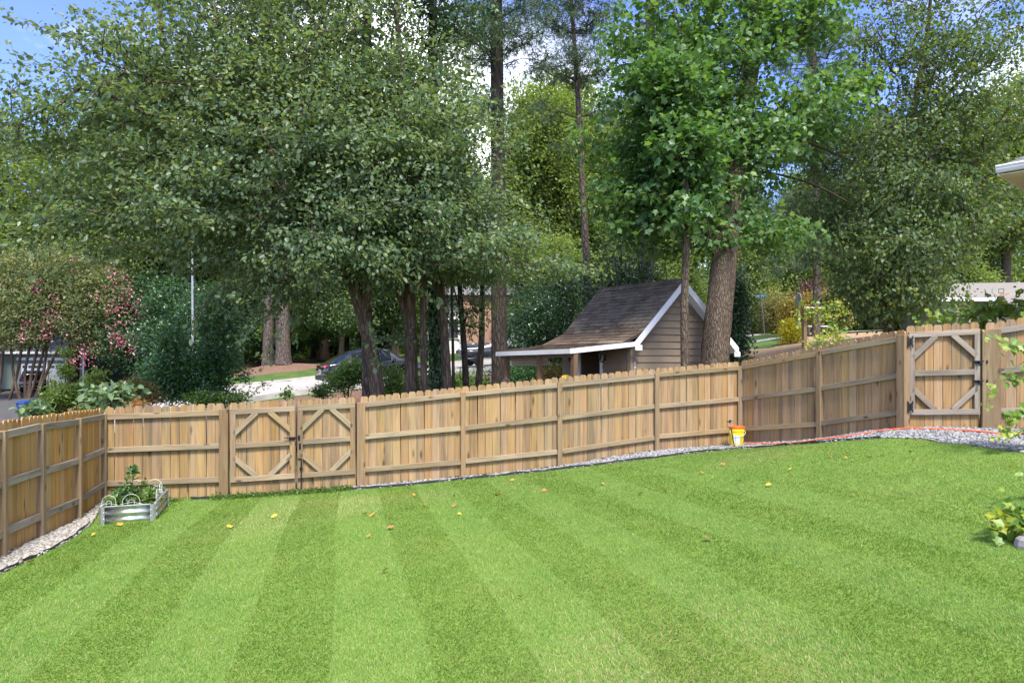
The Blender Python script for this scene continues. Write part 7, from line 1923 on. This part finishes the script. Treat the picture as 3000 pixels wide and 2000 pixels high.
tp = rg.normal(0, 1, (n, 3)) * np.array([.11, .10, .07]) + np.array([.08, .05, .13]); tp[:, 2] = np.abs(tp[:, 2])
V, Fa, tn = scatter_leaves(rg, tp, rg.normal(0, 1, (n, 3)), np.array([.1, .1, -.2]), 3, .04, .085, 'lobed', .3, .8, .5, .55, .25, .03)
link_mesh('leaves', fast_mesh('leaves', V, Fa, tn), M['leaf_vine'], gw_r)
m = MB()
for k in range(6): a_ = k * 1.05; m.tube([gw + Vector((.1, .05, 0)), gw + Vector((.1 + .12 * math.cos(a_), .05 + .12 * math.sin(a_), .16))], .004, 5)
m.tube([gw + Vector((.05, 0, .1)), gw + Vector((-.12, -.02, .26)), gw + Vector((-.24, -.02, .34))], [.004, .003, .0015], 5); m.build('stem', M['stem_green'], gw_r)
sp = hit(2995, 1600); sp2 = Vector((sp.x + .15, sp.y - .05, ground(sp.x + .15, sp.y - .05)))
M['slab'] = simple('grey_flat_stone', (0.27, 0.25, 0.235), .85, 0, .3, .3, 7, .6)
m = MB(); secs = []
for f, zz in ((1.0, -.06), (1.02, .0), (.97, .045), (.86, .065)):
    secs.append([sp2 + Vector((math.cos(a_) * .20 * f * (1 + .12 * math.sin(2 * a_ + 1) + .07 * math.sin(5 * a_)), math.sin(a_) * .16 * f * (1 + .1 * math.sin(3 * a_)), zz)) for a_ in [k * 6.2832 / 18 for k in range(18)]])
m.loft(secs); o = m.build('flat_stone', M['slab'], None); tag(o, 'flat grey stone under the low vine at the lawn edge', 'stone')

# ------------------------------------------------------------------ fallen leaves on the lawn
def fallen(mat, nm):
    m = MB(); pts = [(0, 0), (-.05, .25), (.25, .28), (.40, .52), (.62, .22), (1, 0), (.62, -.22), (.40, -.52), (.25, -.28), (-.05, -.25)]
    vs = [(x - .4, y, .22 * abs(y) + .10 * (x - .4) ** 2 + .02 * math.sin(9 * x)) for x, y in pts] + [(0, 0, .0)]
    m.add(vs, [(i, (i + 1) % 10, 10) for i in range(10)]); me = m.mesh(nm); me.materials.append(mat); return me
FL = [(fallen(simple('fallen_yellow', (.62, .42, .05), .6, 0, .3, .25, 30), 'fallen_leaf'), 'curled yellow fallen leaf lying on the lawn'), (fallen(simple('fallen_orange', (.55, .24, .04), .6, 0, .3, .3, 30), 'fallen_leaf'), 'curled orange fallen leaf lying on the lawn'), (fallen(simple('fallen_brown', (.30, .15, .06), .7, 0, .3, .3, 30), 'fallen_leaf'), 'curled brown fallen leaf lying on the lawn')]
spots = [(1150, 1136), (1141, 1142), (1177, 1106), (1237, 1105), (1043, 1143), (975, 1163), (1043, 1166), (1055, 1185), (855, 1187), (838, 1185), (897, 1217), (848, 1236), (885, 1318), (1195, 1378), (1625, 1244), (1338, 1135), (1470, 1138), (1530, 1130), (1595, 1128), (1612, 1089), (1385, 1115), (1765, 1118), (1815, 1082), (1872, 1063), (1943, 1056), (2090, 1042), (2000, 1050), (1640, 1102), (1505, 1093), (490, 1190), (527, 1214), (275, 1209), (215, 1232), (70, 1297), (950, 1140), (1220, 1084), (1660, 1070), (1905, 1053), (630, 1190), (1250, 1130), (1700, 1105)]
rf = random.Random(3)
for i, (x, y) in enumerate(spots):
    q = hit(x * 1.2755, y * 1.2755); me, lab = FL[rf.choice((0, 1, 1, 0, 2))]
    if i in (0, 13, 14, 11): me, lab = FL[1 if i != 14 else 2]
    o = bpy.data.objects.new('fallen_leaf', me); COL.objects.link(o); o.location = q + Z * .032; o.rotation_euler = (rf.uniform(-.5, .5), rf.uniform(-.5, .5), rf.uniform(0, 6.28))
    s_ = rf.uniform(.055, .10); o.scale = (s_, s_, s_); tag(o, lab, 'leaf', 'fallen leaves scattered on the lawn')
